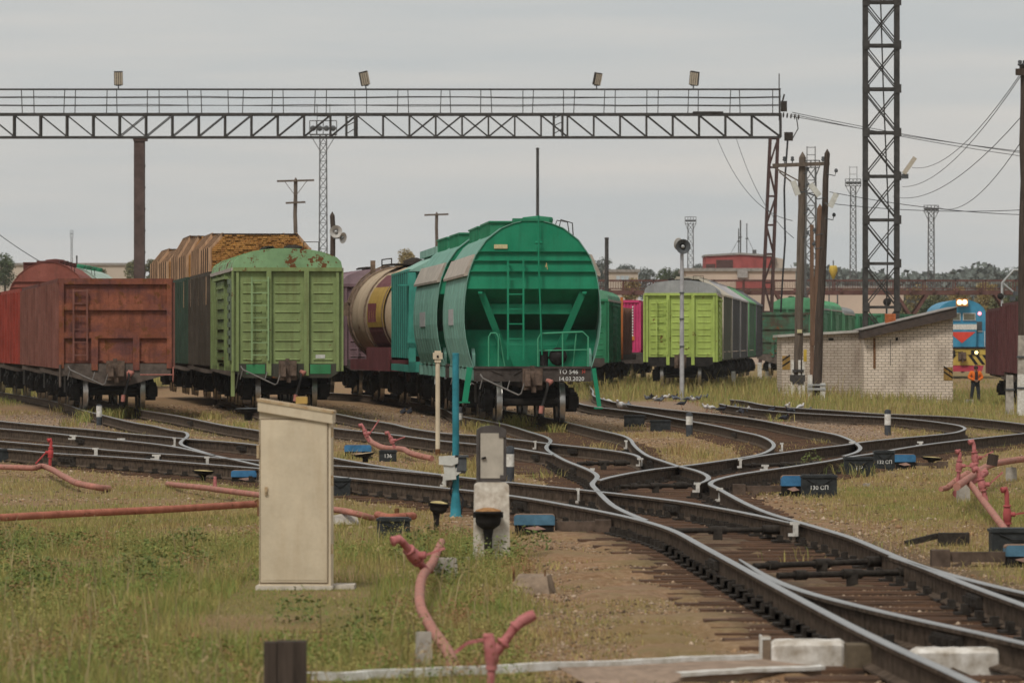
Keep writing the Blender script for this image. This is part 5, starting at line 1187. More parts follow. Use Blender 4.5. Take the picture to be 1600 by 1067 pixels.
# ------------------------------------------------------------------ brick shed
def brick_mat(nm, q):
    s = NT(nm); tc = s.n('ShaderNodeTexCoord'); sx = s.n('ShaderNodeSeparateXYZ'); s.l(tc.outputs['Object'], sx.inputs[0]); ad = s.n('ShaderNodeMath', operation='ADD'); s.l(sx.outputs[0], ad.inputs[0]); s.l(sx.outputs[1], ad.inputs[1])
    cb = s.n('ShaderNodeCombineXYZ'); s.l(ad.outputs[0], cb.inputs[0]); s.l(sx.outputs[2], cb.inputs[1])
    b = s.n('ShaderNodeTexBrick'); b.inputs['Scale'].default_value = 1; b.inputs['Brick Width'].default_value = .27; b.inputs['Row Height'].default_value = .104; b.inputs['Mortar Size'].default_value = .009; b.inputs['Mortar Smooth'].default_value = .15
    b.inputs['Color1'].default_value = (.74*q, .64*q, .54*q, 1); b.inputs['Color2'].default_value = (.66*q, .57*q, .47*q, 1); b.inputs['Mortar'].default_value = (.16, .12, .09, 1); s.l(cb.outputs[0], b.inputs['Vector'])
    n = s.noise(1.1, 5, .7, (1, 1, .35), False); c = s.mix(s.mul(s.ramp(n, .5, .78), .7), b.outputs['Color'], (.17, .125, .095)); n2 = s.noise(14, 4, .7, None, False); c = s.mix(s.mul(s.ramp(n2, .5, .8), .4), c, (.34, .26, .2))
    s.bump(b.outputs['Fac'], -.5, .01); return s.done(c, .9, 0, .15)
BR = brick_mat('pale_silicate_brick', 1); BR2 = brick_mat('darker_silicate_brick', .72); FAS = simple('dark_roof_fascia', (.075, .058, .05), .8, 0, .3, 3, .2); RF = simple('grey_roofing_felt', (.26, .24, .22), .9, 0, .3, 4, .2)  # lean-to brick is a darker copy of the shed brick
d = 217.; a = D(1350, 622, d); b = D(1489, 622, d); wl = b.x-a.x
shed = thing('brick_shed', 'pale brick shed with sloping roof and dark fascia beside the railway', 'shed', (a.x, d, 0)); s_ = F/d
z = lambda py: CZ+(HY-py)/s_
zl, zr = z(522), z(492)
MB().add([(0,0,-.6),(wl,0,-.6),(wl,0,zr),(0,0,zl),(0,5,-.6),(wl,5,-.6),(wl,5,zr),(0,5,zl)], [(0,1,2,3),(5,4,7,6),(4,0,3,7),(1,5,6,2),(3,2,6,7)]).build('wall', BR, shed)
r = MB(); dz = .44
r.add([(-.06,-.35,zl-.18),(wl+.12,-.35,zr-.1),(wl+.12,-.35,zr+.28),(-.06,-.35,zl+.14),(-.06,5.3,zl-.18),(wl+.12,5.3,zr-.1),(wl+.12,5.3,zr+.28),(-.06,5.3,zl+.14)], [(0,1,2,3),(5,4,7,6),(4,0,3,7),(1,5,6,2),(0,4,5,1)], 0)
r.add([(-.1,-.4,zl+.15),(wl+.15,-.4,zr+.29),(wl+.15,5.35,zr+.29),(-.1,5.35,zl+.15),(-.1,-.4,zl+.18),(wl+.15,-.4,zr+.32),(wl+.15,5.35,zr+.32),(-.1,5.35,zl+.18)], [(4,5,6,7),(0,1,5,4),(1,2,6,5),(3,0,4,7),(0,3,2,1)], 1); recalc(r.build('roof', [FAS, RF], shed))
MB().box(1.2,1.3,-.02,.05,zl-.25,zl-.13).box(3.0-2.0,3.02-2.0,-.012,-.003,1.2,zl-.2).build('vent_hole', M['black'], shed); MB().box(.35,.44,-.03,-.002,z(575),zl-.15).build('rust_stain_pipe', M['rust'], shed) 
st = MB().box(wl-.36,wl-.01,-.015,-.003,z(594),z(574)); st.build('hazard_panel', P('worn_yellow_hazard_panel', (.36, .22, .06), .9, .3), shed)
sm = MB()
for k in range(2): sm.add([(wl-.36,-.02,z(582-k*8)),(wl-.01,-.02,z(592-k*8)),(wl-.01,-.02,z(589-k*8)),(wl-.36,-.02,z(579-k*8))], [(0,1,2,3)])
sm.build('hazard_stripe', M['black'], shed)
a2 = D(1222, 605, d+2); b2 = D(1350, 605, d+2); w2 = b2.x-a2.x; sh2 = thing('brick_lean_to', 'lower brick lean-to with thin pale roof left of the brick shed', 'shed', (a2.x, d+2.3, 0)); z1_, z2_ = z(527), z(519)
MB().add([(0,0,-.5),(w2-.02,0,-.5),(w2-.02,0,z2_),(0,0,z1_),(0,4,-.5),(w2-.02,4,-.5),(w2-.02,4,z2_),(0,4,z1_)], [(0,1,2,3),(5,4,7,6),(4,0,3,7),(1,5,6,2),(3,2,6,7)]).build('wall', BR2, sh2)
r = MB().add([(-.15,-.2,z1_),(w2-.03,-.2,z2_),(w2-.03,4.2,z2_),(-.15,4.2,z1_),(-.15,-.2,z1_+.09),(w2-.03,-.2,z2_+.09),(w2-.03,4.2,z2_+.09),(-.15,4.2,z1_+.09)], [(4,5,6,7),(0,1,5,4),(1,2,6,5),(3,0,4,7),(0,3,2,1),(2,3,7,6)]); r.build('roof', simple('pale_slab_roof', (.42, .40, .36), .8, 0, .2, 3, .2), sh2)
st = MB().box(.02,.32,-.015,-.003,z(578),z(556)).build('hazard_panel', MATS[('paint','worn_yellow_hazard_panel')], sh2); sm = MB()
for k in range(2): sm.add([(.02,-.02,z(574-k*9)),(.32,-.02,z(566-k*9)),(.32,-.02,z(563-k*9)),(.02,-.02,z(571-k*9))], [(0,1,2,3)])
sm.build('hazard_stripe', M['black'], sh2); MB().box(1.8,2.0,-.02,.03,z(532),z(528)).build('vent_hole', M['black'], sh2)
ch = thing('brick_chimney', 'small orange brick chimney stub on the brick shed roof', 'chimney', (D(1391, 500, d+1.5).x, d+1.5, 0)); zc = zl+(zr-zl)*.3; cm = MB()
for k in range(5): cm.box(-.2+.005*(k % 2), .2-.005*(k % 2), -.2, .2, zc+.12+k*.09, zc+.2+k*.09)
cm.box(-.17,.17,-.17,.17,zc,zc+.55); cm.build('stack', simple('orange_brick', (.42, .13, .05), .9, 0, .3, 9, .3), ch)

# ------------------------------------------------------------------ far buildings, footbridge
def footbridge():
    d = 430; s_ = F/d; root = thing('footbridge', 'long red-brown steel footbridge crossing the whole yard in the background', 'footbridge', (0, d, 0)); zt = CZ+(HY-437)/s_; zb = CZ+(HY-456)/s_
    x0, x1 = (880-800)/s_, (1640-800)/s_; m = MB().box(x0, x1, -.1, .1, zb-.22, zb+.12).box(x0, x1, 2.2, 2.4, zb-.22, zb+.12).box(x0, x1, .1, 2.2, zb-.1, zb-.02)
    X = x0
    while X < x1: m.box(X-.1, X+.1, -.25, -.1, zb-.05, zb+.25); X += 1.75
    m.build('deck', M['bridge_red'], root)
    for y in (-.05, 2.35):
        r = MB().box(x0, x1, y-.04, y+.04, zt-.12, zt); r.box(x0, x1, y-.03, y+.03, zb+.22, zb+.28)
        X = x0; k = 0
        while X < x1:
            r.box(X-.05, X+.05, y-.04, y+.04, zb, zt) if k % 12 == 0 else r.box(X-.011, X+.011, y-.011, y+.011, zb+.2, zt); X += .19; k += 1
        r.build('railing', M['bridge_red'], root)
    for px in (1238, 1425, 1580, 920):
        X = (px-800)/s_; l = MB()
        for y in (0, 2.3):
            l.bar((X, y, -.5), (X, y, zb-1.9), .3, .3); l.bar((X, y, zb-1.95), (X-1.15, y, zb-.2), .22, .22).bar((X, y, zb-1.95), (X+1.15, y, zb-.2), .22, .22)
        l.build('support', M['bridge_red'], root)
footbridge()
def building(name, label, d, x0, x1, ytop, depth, mat, windows=(), extra=None):
    s_ = F/d; X0, X1 = (x0-800)/s_, (x1-800)/s_; h = CZ+(HY-ytop)/s_; root = thing(name, label, 'building', ((X0+X1)/2, d, 0)); hw = (X1-X0)/2
    MB().box(-hw, hw, 0, depth, -1, h-.3).build('wall', mat, root); MB().box(-hw-.2, hw+.2, -.2, depth+.2, h-.299, h).build('roof', RF, root)
    for (a, b, yt, yb, mt) in windows:
        xa, xb = (a-800)/s_-root.location.x, (b-800)/s_-root.location.x; w_ = MB().box(xa, xb, -.06, .02, CZ+(HY-yb)/s_, CZ+(HY-yt)/s_).build('window', mt, root)
    return root, s_, h
pinkw = simple('pinkish_plaster_wall', (.50, .40, .325), .9, 0, .12, .25, 0); palew = simple('pale_beige_wall', (.46, .39, .32), .9, 0, .12, .15, 0); redw = simple('faded_red_cladding', (.30, .075, .07), .8, 0, .25, .8, 0); winm = simple('pale_reflecting_window', (.4, .45, .48), .3, 0, .15, 1, 0)
bA, s_, hA = building('depot_building', 'long pinkish depot building behind the footbridge', 540, 1072, 1243, 419, 18, pinkw)
for (a, b, yt, yb, mt, nm) in ((1150, 1207, 437, 452, redw, 'red_panel'), (1152, 1168, 421, 434, simple('grey_plaster', (.3, .28, .27), .9), 'grey_panel')):
    MB().box((a-800)/s_-bA.location.x, (b-800)/s_-bA.location.x, -.3, -.05, CZ+(HY-yb)/s_, CZ+(HY-yt)/s_).build(nm, mt, bA)
building('depot_annex', 'low pinkish depot annex reaching to the right of the tall lattice tower', 542, 1244, 1412, 447, 14, pinkw)
zz0 = CZ+(HY-420)/s_; zz1 = CZ+(HY-397)/s_; x0, x1 = (1105-800)/s_, (1213-800)/s_
rt = thing('roof_house', 'red clad rooftop house with grey roof on the pinkish depot building', 'building', ((x0+x1)/2, 544, zz0)); hw = (x1-x0)/2; hh_ = zz1-zz0
MB().prism([(-hw,0),(hw,0),(hw,hh_*.85),(0,hh_),(-hw,hh_*.88)], 0, 9).build('wall', redw, rt); MB().prism([(-hw-.1,hh_*.88),(0,hh_),(hw+.1,hh_*.85),(hw+.1,hh_*.98),(0,hh_*1.14),(-hw-.1,hh_*1.0)], -.15, 9.1).build('roof', RF, rt); MB().prism([(hw+.02,.0),(hw+.9,.0),(hw+.9,hh_*.7),(hw+.02,hh_*.84)], .5, 8).build('side_wing', palew, rt)
MB().box(-hw+.02,-hw+.9,-.05,-.002,.05,.5).box(-hw+1.0,-hw+2.6,-.05,-.002,.05,.9).build('weathered_patch', simple('sooty_patch', (.09, .05, .045), .9), rt)
an = thing('antenna', 'cluster of thin radio antennas on the red rooftop house', 'antenna', ((1162-800)/s_, 546, zz1)); m = MB(); 
for (dx, hpx, r) in ((-4, 42, .05), (-1, 55, .07), (9, 50, .05)): m.tube([(dx/s_,0,-.5),(dx/s_,0,hpx/s_)], r, 6); m.box(dx/s_-.15, dx/s_+.15, -.02, .02, hpx/s_*.5, hpx/s_*.53)
m.tube([(-20/s_,0,-.2),(-2/s_,0,28/s_)], .02, 4).tube([(24/s_,0,-.2),(10/s_,0,28/s_)], .02, 4).box(18/s_, 24/s_, -.2, .2, -.3, .5); m.build('mast', M['mast_steel'], an)
bB, sB, hB = building('white_windowed_building', 'beige building with a strip of pale windows right of the bright green hopper', 620, 948, 997, 421, 14, palew, [(963+k*7, 969+k*7, 431, 437, winm) for k in range(3)])
building('long_beige_building', 'very long low beige building on the far left horizon', 700, -40, 216, 411, 14, palew)
yt_ = thing('yellow_hopper_tank', 'small yellow conical tank standing above the footbridge', 'tank', D(1302, 437, 470)); k_ = 470/F
yy = P('yellow_tank_paint', (.5, .35, .06), .2); MB().lathe([(0,0),(1*k_*2,2*k_),(6.5*k_,13*k_),(6.5*k_,19*k_),(5*k_,22*k_),(0,22*k_)], (0,0,0), (0,0,1), 16).build('vessel', yy, yt_); MB().tube([(0,0,22*k_),(0,0,30*k_)], 1*k_, 8).tube([(-6*k_,0,12*k_),(-7*k_,0,-60*k_)], .06, 6).tube([(6*k_,0,12*k_),(7*k_,0,-60*k_)], .06, 6).build('support', M['mast_steel'], yt_)
sg = thing('signal_light', 'dark round signal head on a post between the legs of the tall tower', 'signal', D(1386, 520, 300)); k_ = 300/F
MB().tube([(0,0,-.5),(0,0,40*k_)], .05, 8).build('post', M['galv'], sg); MB().lathe([(0,0),(6*k_,0),(6.5*k_,.08),(5*k_,.3),(0,.3)], (0,-.15,48*k_), (0,1,0), 16).build('head', M['black'], sg)
# catenary-like grey frame behind the right gondola
fr = thing('signal_gantry', 'small grey signal bracket with lamps above the brown gondola at right', 'signal', D(1566, 520, 240)); k_ = 240/F
MB().tube([(0,0,-1.5),(0,0,78*k_),(18*k_,0,98*k_),(34*k_,0,98*k_)], .06, 8).tube([(0,0,78*k_),(22*k_,0,60*k_)], .05, 6).build('post', M['galv'], fr); m = MB()
for k in range(4): m.box((12+k*5)*k_, (20+k*5)*k_, -.1, .15, (50+k*8)*k_, (57+k*8)*k_)
m.build('head', M['dark_grey'], fr); MB().lathe([(0,0),(5*k_,0),(5*k_,.1),(0,.25)], (-3*k_,-.1,57*k_), (0,1,0), 12).build('lamp', M['black'], fr)

# ------------------------------------------------------------------ trees
def leaf_mat(name, c):
    s = NT(name); n = s.noise(.9, 3, .6); oi = s.n('ShaderNodeObjectInfo')
    return s.done(s.mix(s.ramp(n, .3, .7), tuple(x*.55 for x in c), tuple(x*1.35 for x in c)), .9, 0, .1)
LM = [leaf_mat('dark_green_foliage', (.085, .11, .06)), leaf_mat('olive_foliage', (.15, .15, .075)), leaf_mat('yellowing_foliage', (.28, .215, .09)), leaf_mat('haze_tinted_foliage', (.13, .15, .135))]  # the bluish leaf colour has distance haze painted into it
BK = simple('grey_bark', (.09, .07, .055), .9, 0, .3, 6, .3)
def crown_arrays(cx, cy, z0, w_, h, n, leaf, rr):
    nb = 30; bl = []
    for k in range(nb):
        t = rr.random(); a = rr.uniform(0, 6.28); rad = w_/2*(.25+.75*math.sin(math.pi*min(.98, .2+.75*t)))*rr.uniform(.2, .8)
        bl.append((cx+math.cos(a)*rad, cy+math.sin(a)*rad, z0+h*(.12+.8*t), w_*rr.uniform(.15, .27)))
    b = np.array(bl); g = np.random.default_rng(int(rr.random()*1e9)); k = g.integers(0, nb, n); u = g.normal(size=(n, 3)); u /= np.linalg.norm(u, axis=1)[:, None]
    r = b[k, 3]*g.uniform(.35, 1.08, n)**.6; c = b[k, :3]+u*r[:, None]*np.array([1, 1, .85]); a1 = g.normal(size=(n, 3)); a1 /= np.linalg.norm(a1, axis=1)[:, None]; a2 = np.cross(a1, g.normal(size=(n, 3))); a2 /= np.linalg.norm(a2, axis=1)[:, None]
    sz = (leaf*g.uniform(.6, 1.4, n))[:, None]; return np.stack([c-a1*sz, c-a2*sz*.7, c+a1*sz, c+a2*sz*.7], 1)
def quads_mesh(name, V, mat):
    n = len(V); me = bpy.data.meshes.new(name); me.vertices.add(n*4); me.vertices.foreach_set('co', V.astype(np.float32).ravel()); me.loops.add(n*4); me.loops.foreach_set('vertex_index', np.arange(n*4, dtype=np.int32)); me.polygons.add(n); me.polygons.foreach_set('loop_start', (np.arange(n)*4).astype(np.int32)); me.polygons.foreach_set('loop_total', np.full(n, 4, np.int32)); me.update(); me.materials.append(mat); return me
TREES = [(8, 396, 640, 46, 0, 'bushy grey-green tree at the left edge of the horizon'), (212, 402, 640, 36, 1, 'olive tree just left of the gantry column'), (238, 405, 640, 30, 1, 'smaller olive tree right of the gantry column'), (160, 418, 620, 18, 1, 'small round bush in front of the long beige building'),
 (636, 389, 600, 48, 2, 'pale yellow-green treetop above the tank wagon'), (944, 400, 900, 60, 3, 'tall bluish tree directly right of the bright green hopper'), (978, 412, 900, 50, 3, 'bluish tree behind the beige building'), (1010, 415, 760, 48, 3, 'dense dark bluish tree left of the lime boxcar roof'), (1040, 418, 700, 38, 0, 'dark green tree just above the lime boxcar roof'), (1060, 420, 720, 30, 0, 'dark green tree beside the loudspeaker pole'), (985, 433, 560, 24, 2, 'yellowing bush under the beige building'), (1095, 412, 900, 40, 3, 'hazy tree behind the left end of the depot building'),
 (1430, 447, 560, 60, 2, 'yellowing tree behind the footbridge, right of the tall tower'), (1465, 452, 540, 50, 1, 'olive tree behind the footbridge above the locomotive'), (1500, 448, 560, 54, 2, 'yellowing tree behind the locomotive headlight'), (1540, 438, 600, 50, 2, 'pale yellow tree right of the locomotive roof'), (1448, 468, 480, 44, 0, 'dark green shrub low under the footbridge left of the locomotive'), (1560, 462, 470, 46, 1, 'olive shrub under the footbridge near the right edge'), (1415, 470, 470, 36, 1, 'olive shrub beside the depot building corner'), (1590, 440, 620, 50, 0, 'dark tree at the right edge behind the footbridge')]
for i, (px, yt, d, wpx, kind, lb) in enumerate(TREES):
    rr = random.Random(50+i); s_ = F/d; X = (px-800)/s_; top = CZ+(HY-yt)/s_; w_ = max(wpx/s_, 2.2); root = thing('tree', lb, 'tree', (X, d, 0), 0, 'background trees'); ch_ = min(top*.85, w_*1.15); z0 = top-ch_
    t = MB().tube([(0,0,-.5),(rr.uniform(-.1,.1),0,z0),(0,0,top*.85)], [w_*.035+.08, w_*.03+.05, .03], 7)
    for k in range(4): a = rr.uniform(0, 6.28); t.tube([(0,0,z0+ch_*.1*k),(math.cos(a)*w_*.3,math.sin(a)*w_*.3,z0+ch_*(.3+.14*k))], [.07, .02], 5)
    t.build('trunk', BK, root)
    V = crown_arrays(0, 0, z0-ch_*.05, w_*.95, ch_, 3600, max(.09, w_*.027), rr); link('crown', quads_mesh('crown', V, LM[kind]), root)
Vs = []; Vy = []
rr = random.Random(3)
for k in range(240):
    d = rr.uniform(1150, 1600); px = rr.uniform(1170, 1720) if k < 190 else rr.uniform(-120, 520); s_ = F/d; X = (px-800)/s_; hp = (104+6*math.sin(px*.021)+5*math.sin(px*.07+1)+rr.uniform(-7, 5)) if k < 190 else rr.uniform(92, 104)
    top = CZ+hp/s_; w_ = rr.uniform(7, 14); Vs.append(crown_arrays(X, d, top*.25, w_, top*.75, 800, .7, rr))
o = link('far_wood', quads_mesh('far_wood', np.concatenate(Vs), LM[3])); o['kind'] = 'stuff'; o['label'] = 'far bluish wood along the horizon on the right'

# ------------------------------------------------------------------ haze: one closed box of even thin air
hm_ = bpy.data.materials.new('haze_air'); hm_.use_nodes = True; hn = hm_.node_tree; hn.nodes.remove(hn.nodes['Principled BSDF'])
pv = hn.nodes.new('ShaderNodeVolumePrincipled'); pv.inputs['Color'].default_value = (.82, .84, .86, 1); pv.inputs['Density'].default_value = .00011; pv.inputs['Anisotropy'].default_value = .2
hn.links.new(pv.outputs[0], hn.nodes['Material Output'].inputs['Volume'])
hz = MB().box(-1950, 1950, -90, 1950, -4, 60).build('haze', hm_); hz['kind'] = 'stuff'; hz['label'] = 'thin pale haze over the whole yard'
# ------------------------------------------------------------------ foreground equipment
def gpt(px, py): 
    p = G(px, py); 
    for _ in range(3): p = G(px, py, float(gz(p.x, p.y)))
    return p
# cream relay cabinet on its slab
p = gpt(461, 921); s_ = F/p.y; W0 = 112/s_; Hc = 284/s_; p.z += .035; cab = thing('relay_cabinet', 'tall cream relay cabinet with sloping lid on a concrete slab in the left foreground', 'cabinet', p, R(-1.5))
MB().box(-W0/2, W0/2, 0, .42, .0, Hc-.06).build('body', M['cream'], cab)
bd = MB().box(-W0/2+.012, W0/2-.03, -.008, -.001, .03, Hc-.14).box(-W0/2+.02, W0/2-.038, -.012, -.0085, .05, Hc-.16); bd.build('door', M['cream'], cab); sm_ = MB()
for a_, b_ in ((-W0/2+.006, -W0/2+.0115), (W0/2-.0295, W0/2-.022)): sm_.box(a_, b_, -.004, -.0005, .03, Hc-.14)
sm_.box(-W0/2+.006, W0/2-.022, -.004, -.0005, Hc-.139, Hc-.133).box(-W0/2+.006, W0/2-.022, -.004, -.0005, .02, .029); sm_.build('door_seam', simple('dark_rusty_seam', (.10, .06, .035), .9), cab)
MB().box(-W0/2+.05, -W0/2+.075, -.03, -.0125, Hc*.5, Hc*.5+.07).tube([(-W0/2+.0625,-.03,Hc*.5+.035),(-W0/2+.0625,-.045,Hc*.5+.035)], .012, 8).build('lock', M['cream_edge'], cab)
l = MB(); zl_, zr_ = Hc+.035, Hc-.075
for (o, a, b, m) in ((0, -.1, -.012, 0), (.008, -.012, .012, 1)):
    x0, x1 = -W0/2-.012-o, W0/2+.016+o; l.add([(x0,-.035-o,zl_+a),(x1,-.035-o,zr_+a),(x1,-.035-o,zr_+b),(x0,-.035-o,zl_+b),(x0,.46+o,zl_+a),(x1,.46+o,zr_+a),(x1,.46+o,zr_+b),(x0,.46+o,zl_+b)], [(0,1,2,3),(5,4,7,6),(4,0,3,7),(1,5,6,2),(3,2,6,7),(0,4,5,1)], m)
recalc(l.build('lid', [M['cream'], M['cream_edge']], cab))
MB().box(.0, .1, .1, .2, Hc+.0, Hc+.06).build('cap', P('ochre_cap', (.5, .33, .1), .4, .1), cab)
for zz in (.28, Hc*.55, Hc-.3): MB().tube([(W0/2+.008,.03,zz),(W0/2+.008,.03,zz+.09)], .013, 8).build('hinge', M['cream_edge'], cab)
MB().tube([(-W0/2-.01,-.0,Hc*.7),(-W0/2-.01,.0,Hc*.7+.12)], .014, 8).build('handle', M['cream_edge'], cab)
MB().box(-W0/2-.03, W0/2+.02, -.06, .5, -.055, .0).box(W0/2+.021, W0/2+.2, .1, .45, -.1, .005).build('slab', simple('pale_worn_concrete_slab', (.5, .45, .38), .9, 0, .2, 9, .3), cab)
MB().box(-W0/2, W0/2, .0, .4, -.2, -.056).build('footing', M['concrete'], cab)
# dwarf signal: white concrete stand carrying a framed panel seen from its back
p = gpt(768, 873); s_ = F/p.y; k = 1/s_; ds = thing('dwarf_signal', 'dwarf signal with arched dark frame on a whitewashed concrete stand, centre foreground', 'signal', p, R(3))
wt, wb, hp = 53*k, 57*k, 120*k
MB().add([(-wb/2,-.1,-.1),(wb/2,-.1,-.1),(wt/2,-.09,hp-.03),(wt/2-.03,-.09,hp),(-wt/2+.03,-.09,hp),(-wt/2,-.09,hp-.03),(-wb/2,.13,-.1),(wb/2,.13,-.1),(wt/2,.12,hp-.03),(wt/2-.03,.12,hp),(-wt/2+.03,.12,hp),(-wt/2,.12,hp-.03)], [(0,1,2,3,4,5),(11,10,9,8,7,6),(0,6,7,1),(1,7,8,2),(2,8,9,3),(3,9,10,4),(4,10,11,5),(5,11,6,0)]).build('stand', simple('peeling_whitewash', (.72, .68, .6), .9, 0, .2, 10, .4, .2, (.38, .32, .25)), ds)
fw, fh = 46*k, 86*k; z0 = hp+.005; n = 8; arch = [(-fw/2, z0), (fw/2, z0), (fw/2, z0+fh*.93)]+[(fw/2*math.cos(math.pi*j/n)*.98, z0+fh*.92+fh*.1*math.sin(math.pi*j/n)) for j in range(1, n)]+[(-fw/2, z0+fh*.93)]
MB().prism(arch, -.03, .12).build('head', simple('brown_grey_signal_iron', (.085, .075, .07), .6, 0, .25, 8, .2), ds)
MB().box(-fw/2+.035, fw/2-.03, -.036, -.031, z0+.035, z0+fh*.88).build('back_panel', simple('pale_grey_back_panel', (.42, .38, .32), .7, 0, .15, 6, .1), ds)
MB().box(fw/2-.075, fw/2-.005, -.045, -.0365, z0+fh*.8, z0+fh*.9).box(fw/2-.065, fw/2-.005, -.045, -.0365, z0+.02, z0+fh*.12).box(-fw/2+.0, -fw/2+.022, -.047, -.0305, z0, z0+fh*.9).build('hinge', MATS[('s','brown_grey_signal_iron')], ds)
MB().tube([(-fw/2+.045,-.05,z0+fh*.42),(-fw/2+.09,-.055,z0+fh*.44)], .012, 6).build('latch', M['black'], ds)
MB().box(-.3, -.2, -.1, .1, -.02, .02).build('base_block', M['concrete'], ds)
# cable potheads: cup with a rusty or yellow lid on a bent stem
def pothead(px, pyb, pyt, wpx, label, lid, tilt=0, d_off=0):
    p = gpt(px, pyb); p.y += d_off; s_ = F/p.y; h = (pyb-pyt)/s_; r = wpx/s_/2; root = thing('cable_pothead', label, 'cable box', p, 0, 'cable potheads beside the rails')
    MB().tube([(0,0,-.1),(0,0,h*.45),(0,0,h*.78)], [r*.3, r*.3, r*.5], 10).build('stem', M['black'], root)
    cup = MB().lathe([(r*.45,h*.62),(r*.85,h*.7),(r*.95,h*.78),(r*.95,h*.93),(r*1.0,h*.93),(r*1.0,h*.98),(0,h*.98)], (0,0,0), (0,0,1), 14)
    for s in (-1, 1): cup.box(s*r*.9, s*r*1.12, -.02, .02, h*.85, h*.97)
    cup.build('cup', M['black'], root, None, (0, R(tilt), 0)); MB().lathe([(r*.98,h*.985),(r*.9,h*1.01),(r*.4,h*1.05),(0,h*1.06)], (0,0,0), (0,0,1), 14).build('lid', lid, root, None, (0, R(tilt), 0))
rl = simple('rusty_ochre_lid', (.30, .16, .07), .9, 0, .4, 16, .3)
pothead(763, 872, 795, 42, 'cable pothead with rusty lid in front of the white signal stand', rl, 0, -.35)
pothead(682, 830, 785, 29, 'cable pothead with yellow lid left of the teal post', M['mustard'], 5)
pothead(317, 753, 735, 31, 'low cable pothead with pale yellow lid beside the pink pipe', M['mustard'], 3)
pothead(571, 722, 708, 30, 'tilted low cable pothead with tan lid between the blue machine and box 136', simple('tan_lid', (.4, .31, .2), .8), -8)
pothead(388, 657, 638, 40, 'dark round topped cable pothead left of the cream cabinet', M['dark_grey'], 0)
pothead(1455, 728, 714, 30, 'low dark cable box with yellow lid right of the blue machine', M['mustard'], 4)
# teal post with a small lamp housing
p = gpt(712, 807); s_ = F/p.y; k = 1/s_; tp = thing('teal_post', 'teal painted steel post with grey lamp housing hung on its side', 'post', p); h = 254*k
MB().tube([(0,0,.25),(0,0,h)], 5.3*k, 14).lathe([(5.3*k,h),(5.3*k,h+.012),(0,h+.012)], (0,0,0), (0,0,1), 14).build('shaft', M['teal'], tp)
MB().lathe([(10*k,-.05),(10*k,.015),(8.5*k,.02),(8*k,.14),(5.4*k,.3)], (0,0,0), (0,0,1), 14).build('base', M['teal'], tp)
a, b = 96*k, 70*k
hs = MB().add([(-26*k,-.16,a-2*k),(4*k,-.16,a),(4*k,-.16,a-12*k),(-6*k,-.16,a-16*k),(-26*k,-.16,a-14*k),(-26*k,.02,a-2*k),(4*k,.02,a),(4*k,.02,a-12*k),(-6*k,.02,a-16*k),(-26*k,.02,a-14*k)], [(4,3,2,1,0),(5,6,7,8,9),(0,1,6,5),(1,2,7,6),(2,3,8,7),(3,4,9,8),(4,0,5,9)])
hs.bar((-10*k,-.08,a-14*k),(-8*k,-.08,b-12*k), 18*k, .12, 0, (0,1,0)).bar((-8*k,-.08,b-6*k),(6*k,-.08,b+4*k), 10*k, .1, 0, (0,1,0)).bar((-15*k,-.08,b-8*k),(-20*k,-.08,b-18*k), 4*k, .05, 0, (0,1,0)); recalc(hs.build('lamp_hood', M['grey_box'], tp))
MB().box(2*k,17*k,-.14,.1,b+2*k,a-3*k).box(-1*k,20*k,-.16,.12,a-3*k,a).frustum(9*k,-.02,b-2*k,b+2*k,12*k,.2,15*k,.24).build('lamp_box', M['dark_grey'], tp)
MB().tube([(-3*k,-.02,b-14*k),(-9*k,.02,b-32*k),(-3*k,.02,b-48*k),(-5*k,.0,.05)], .012, 6).tube([(6*k,.02,.3),(12*k,.02,.2),(8*k,.0,.03)], .012, 6).build('cable', M['cable'], tp)
p = gpt(684, 711); s_ = F/p.y; k = 1/s_; cp_ = thing('cream_post', 'thin cream post with a square head and dark foot, beside the teal post', 'post', p)
MB().tube([(0,0,.06),(0,0,148*k)], 3.6*k, 10).build('shaft', M['cream'], cp_); MB().tube([(0,0,-.1),(0,0,.12)], 3.9*k, 10).build('foot', M['rust'], cp_)
MB().box(-7.5*k,7.5*k,-.08,.08,150*k,160*k).box(-5*k,5*k,-.06,.06,145*k,163*k).build('head', M['cream'], cp_); MB().box(-1.5*k,1.5*k,-.09,-.081,152*k,156*k).build('bolt', M['black'], cp_)
# fouling-point marker posts
def marker(px, pyb, pyt, wpx, bands, label):
    p = gpt(px, pyb); s_ = F/p.y; h = (pyb-pyt)/s_; r = wpx/s_/2; root = thing('marker_post', label, 'marker post', p, 0, 'black and white marker posts'); z = -.15; n = 14
    z1, z2 = bands[0]*h, bands[1]*h
    MB().tube([(0,0,-.15),(0,0,z1)], r, n).build('dark_base', M['markblack'], root); MB().tube([(0,0,z1),(0,0,z2)], r*1.012, n, 0, False).build('white_band', M['white'], root)
    MB().lathe([(r,z2),(r,h-.3*r),(r*.75,h-.05*r),(r*.3,h+.1*r),(0,h+.12*r)], (0,0,0), (0,0,1), n).build('dark_cap', M['markblack'], root)
marker(155, 664, 632, 9, (.4, .93), 'marker post mostly white with thin dark cap, in front of the rusty gondola')
marker(718, 667, 636, 10, (.37, .7), 'marker post partly hidden right behind the teal post')
marker(797, 752, 697, 13, (.42, .78), 'largest marker post, standing right behind the dwarf signal')
marker(1077, 682, 645, 10.5, (.5, .86), 'marker post in the dry grass inside the curved track, below the lime boxcar')
marker(1387, 680, 640, 10, (.4, .83), 'marker post in front of the brick shed at the right')
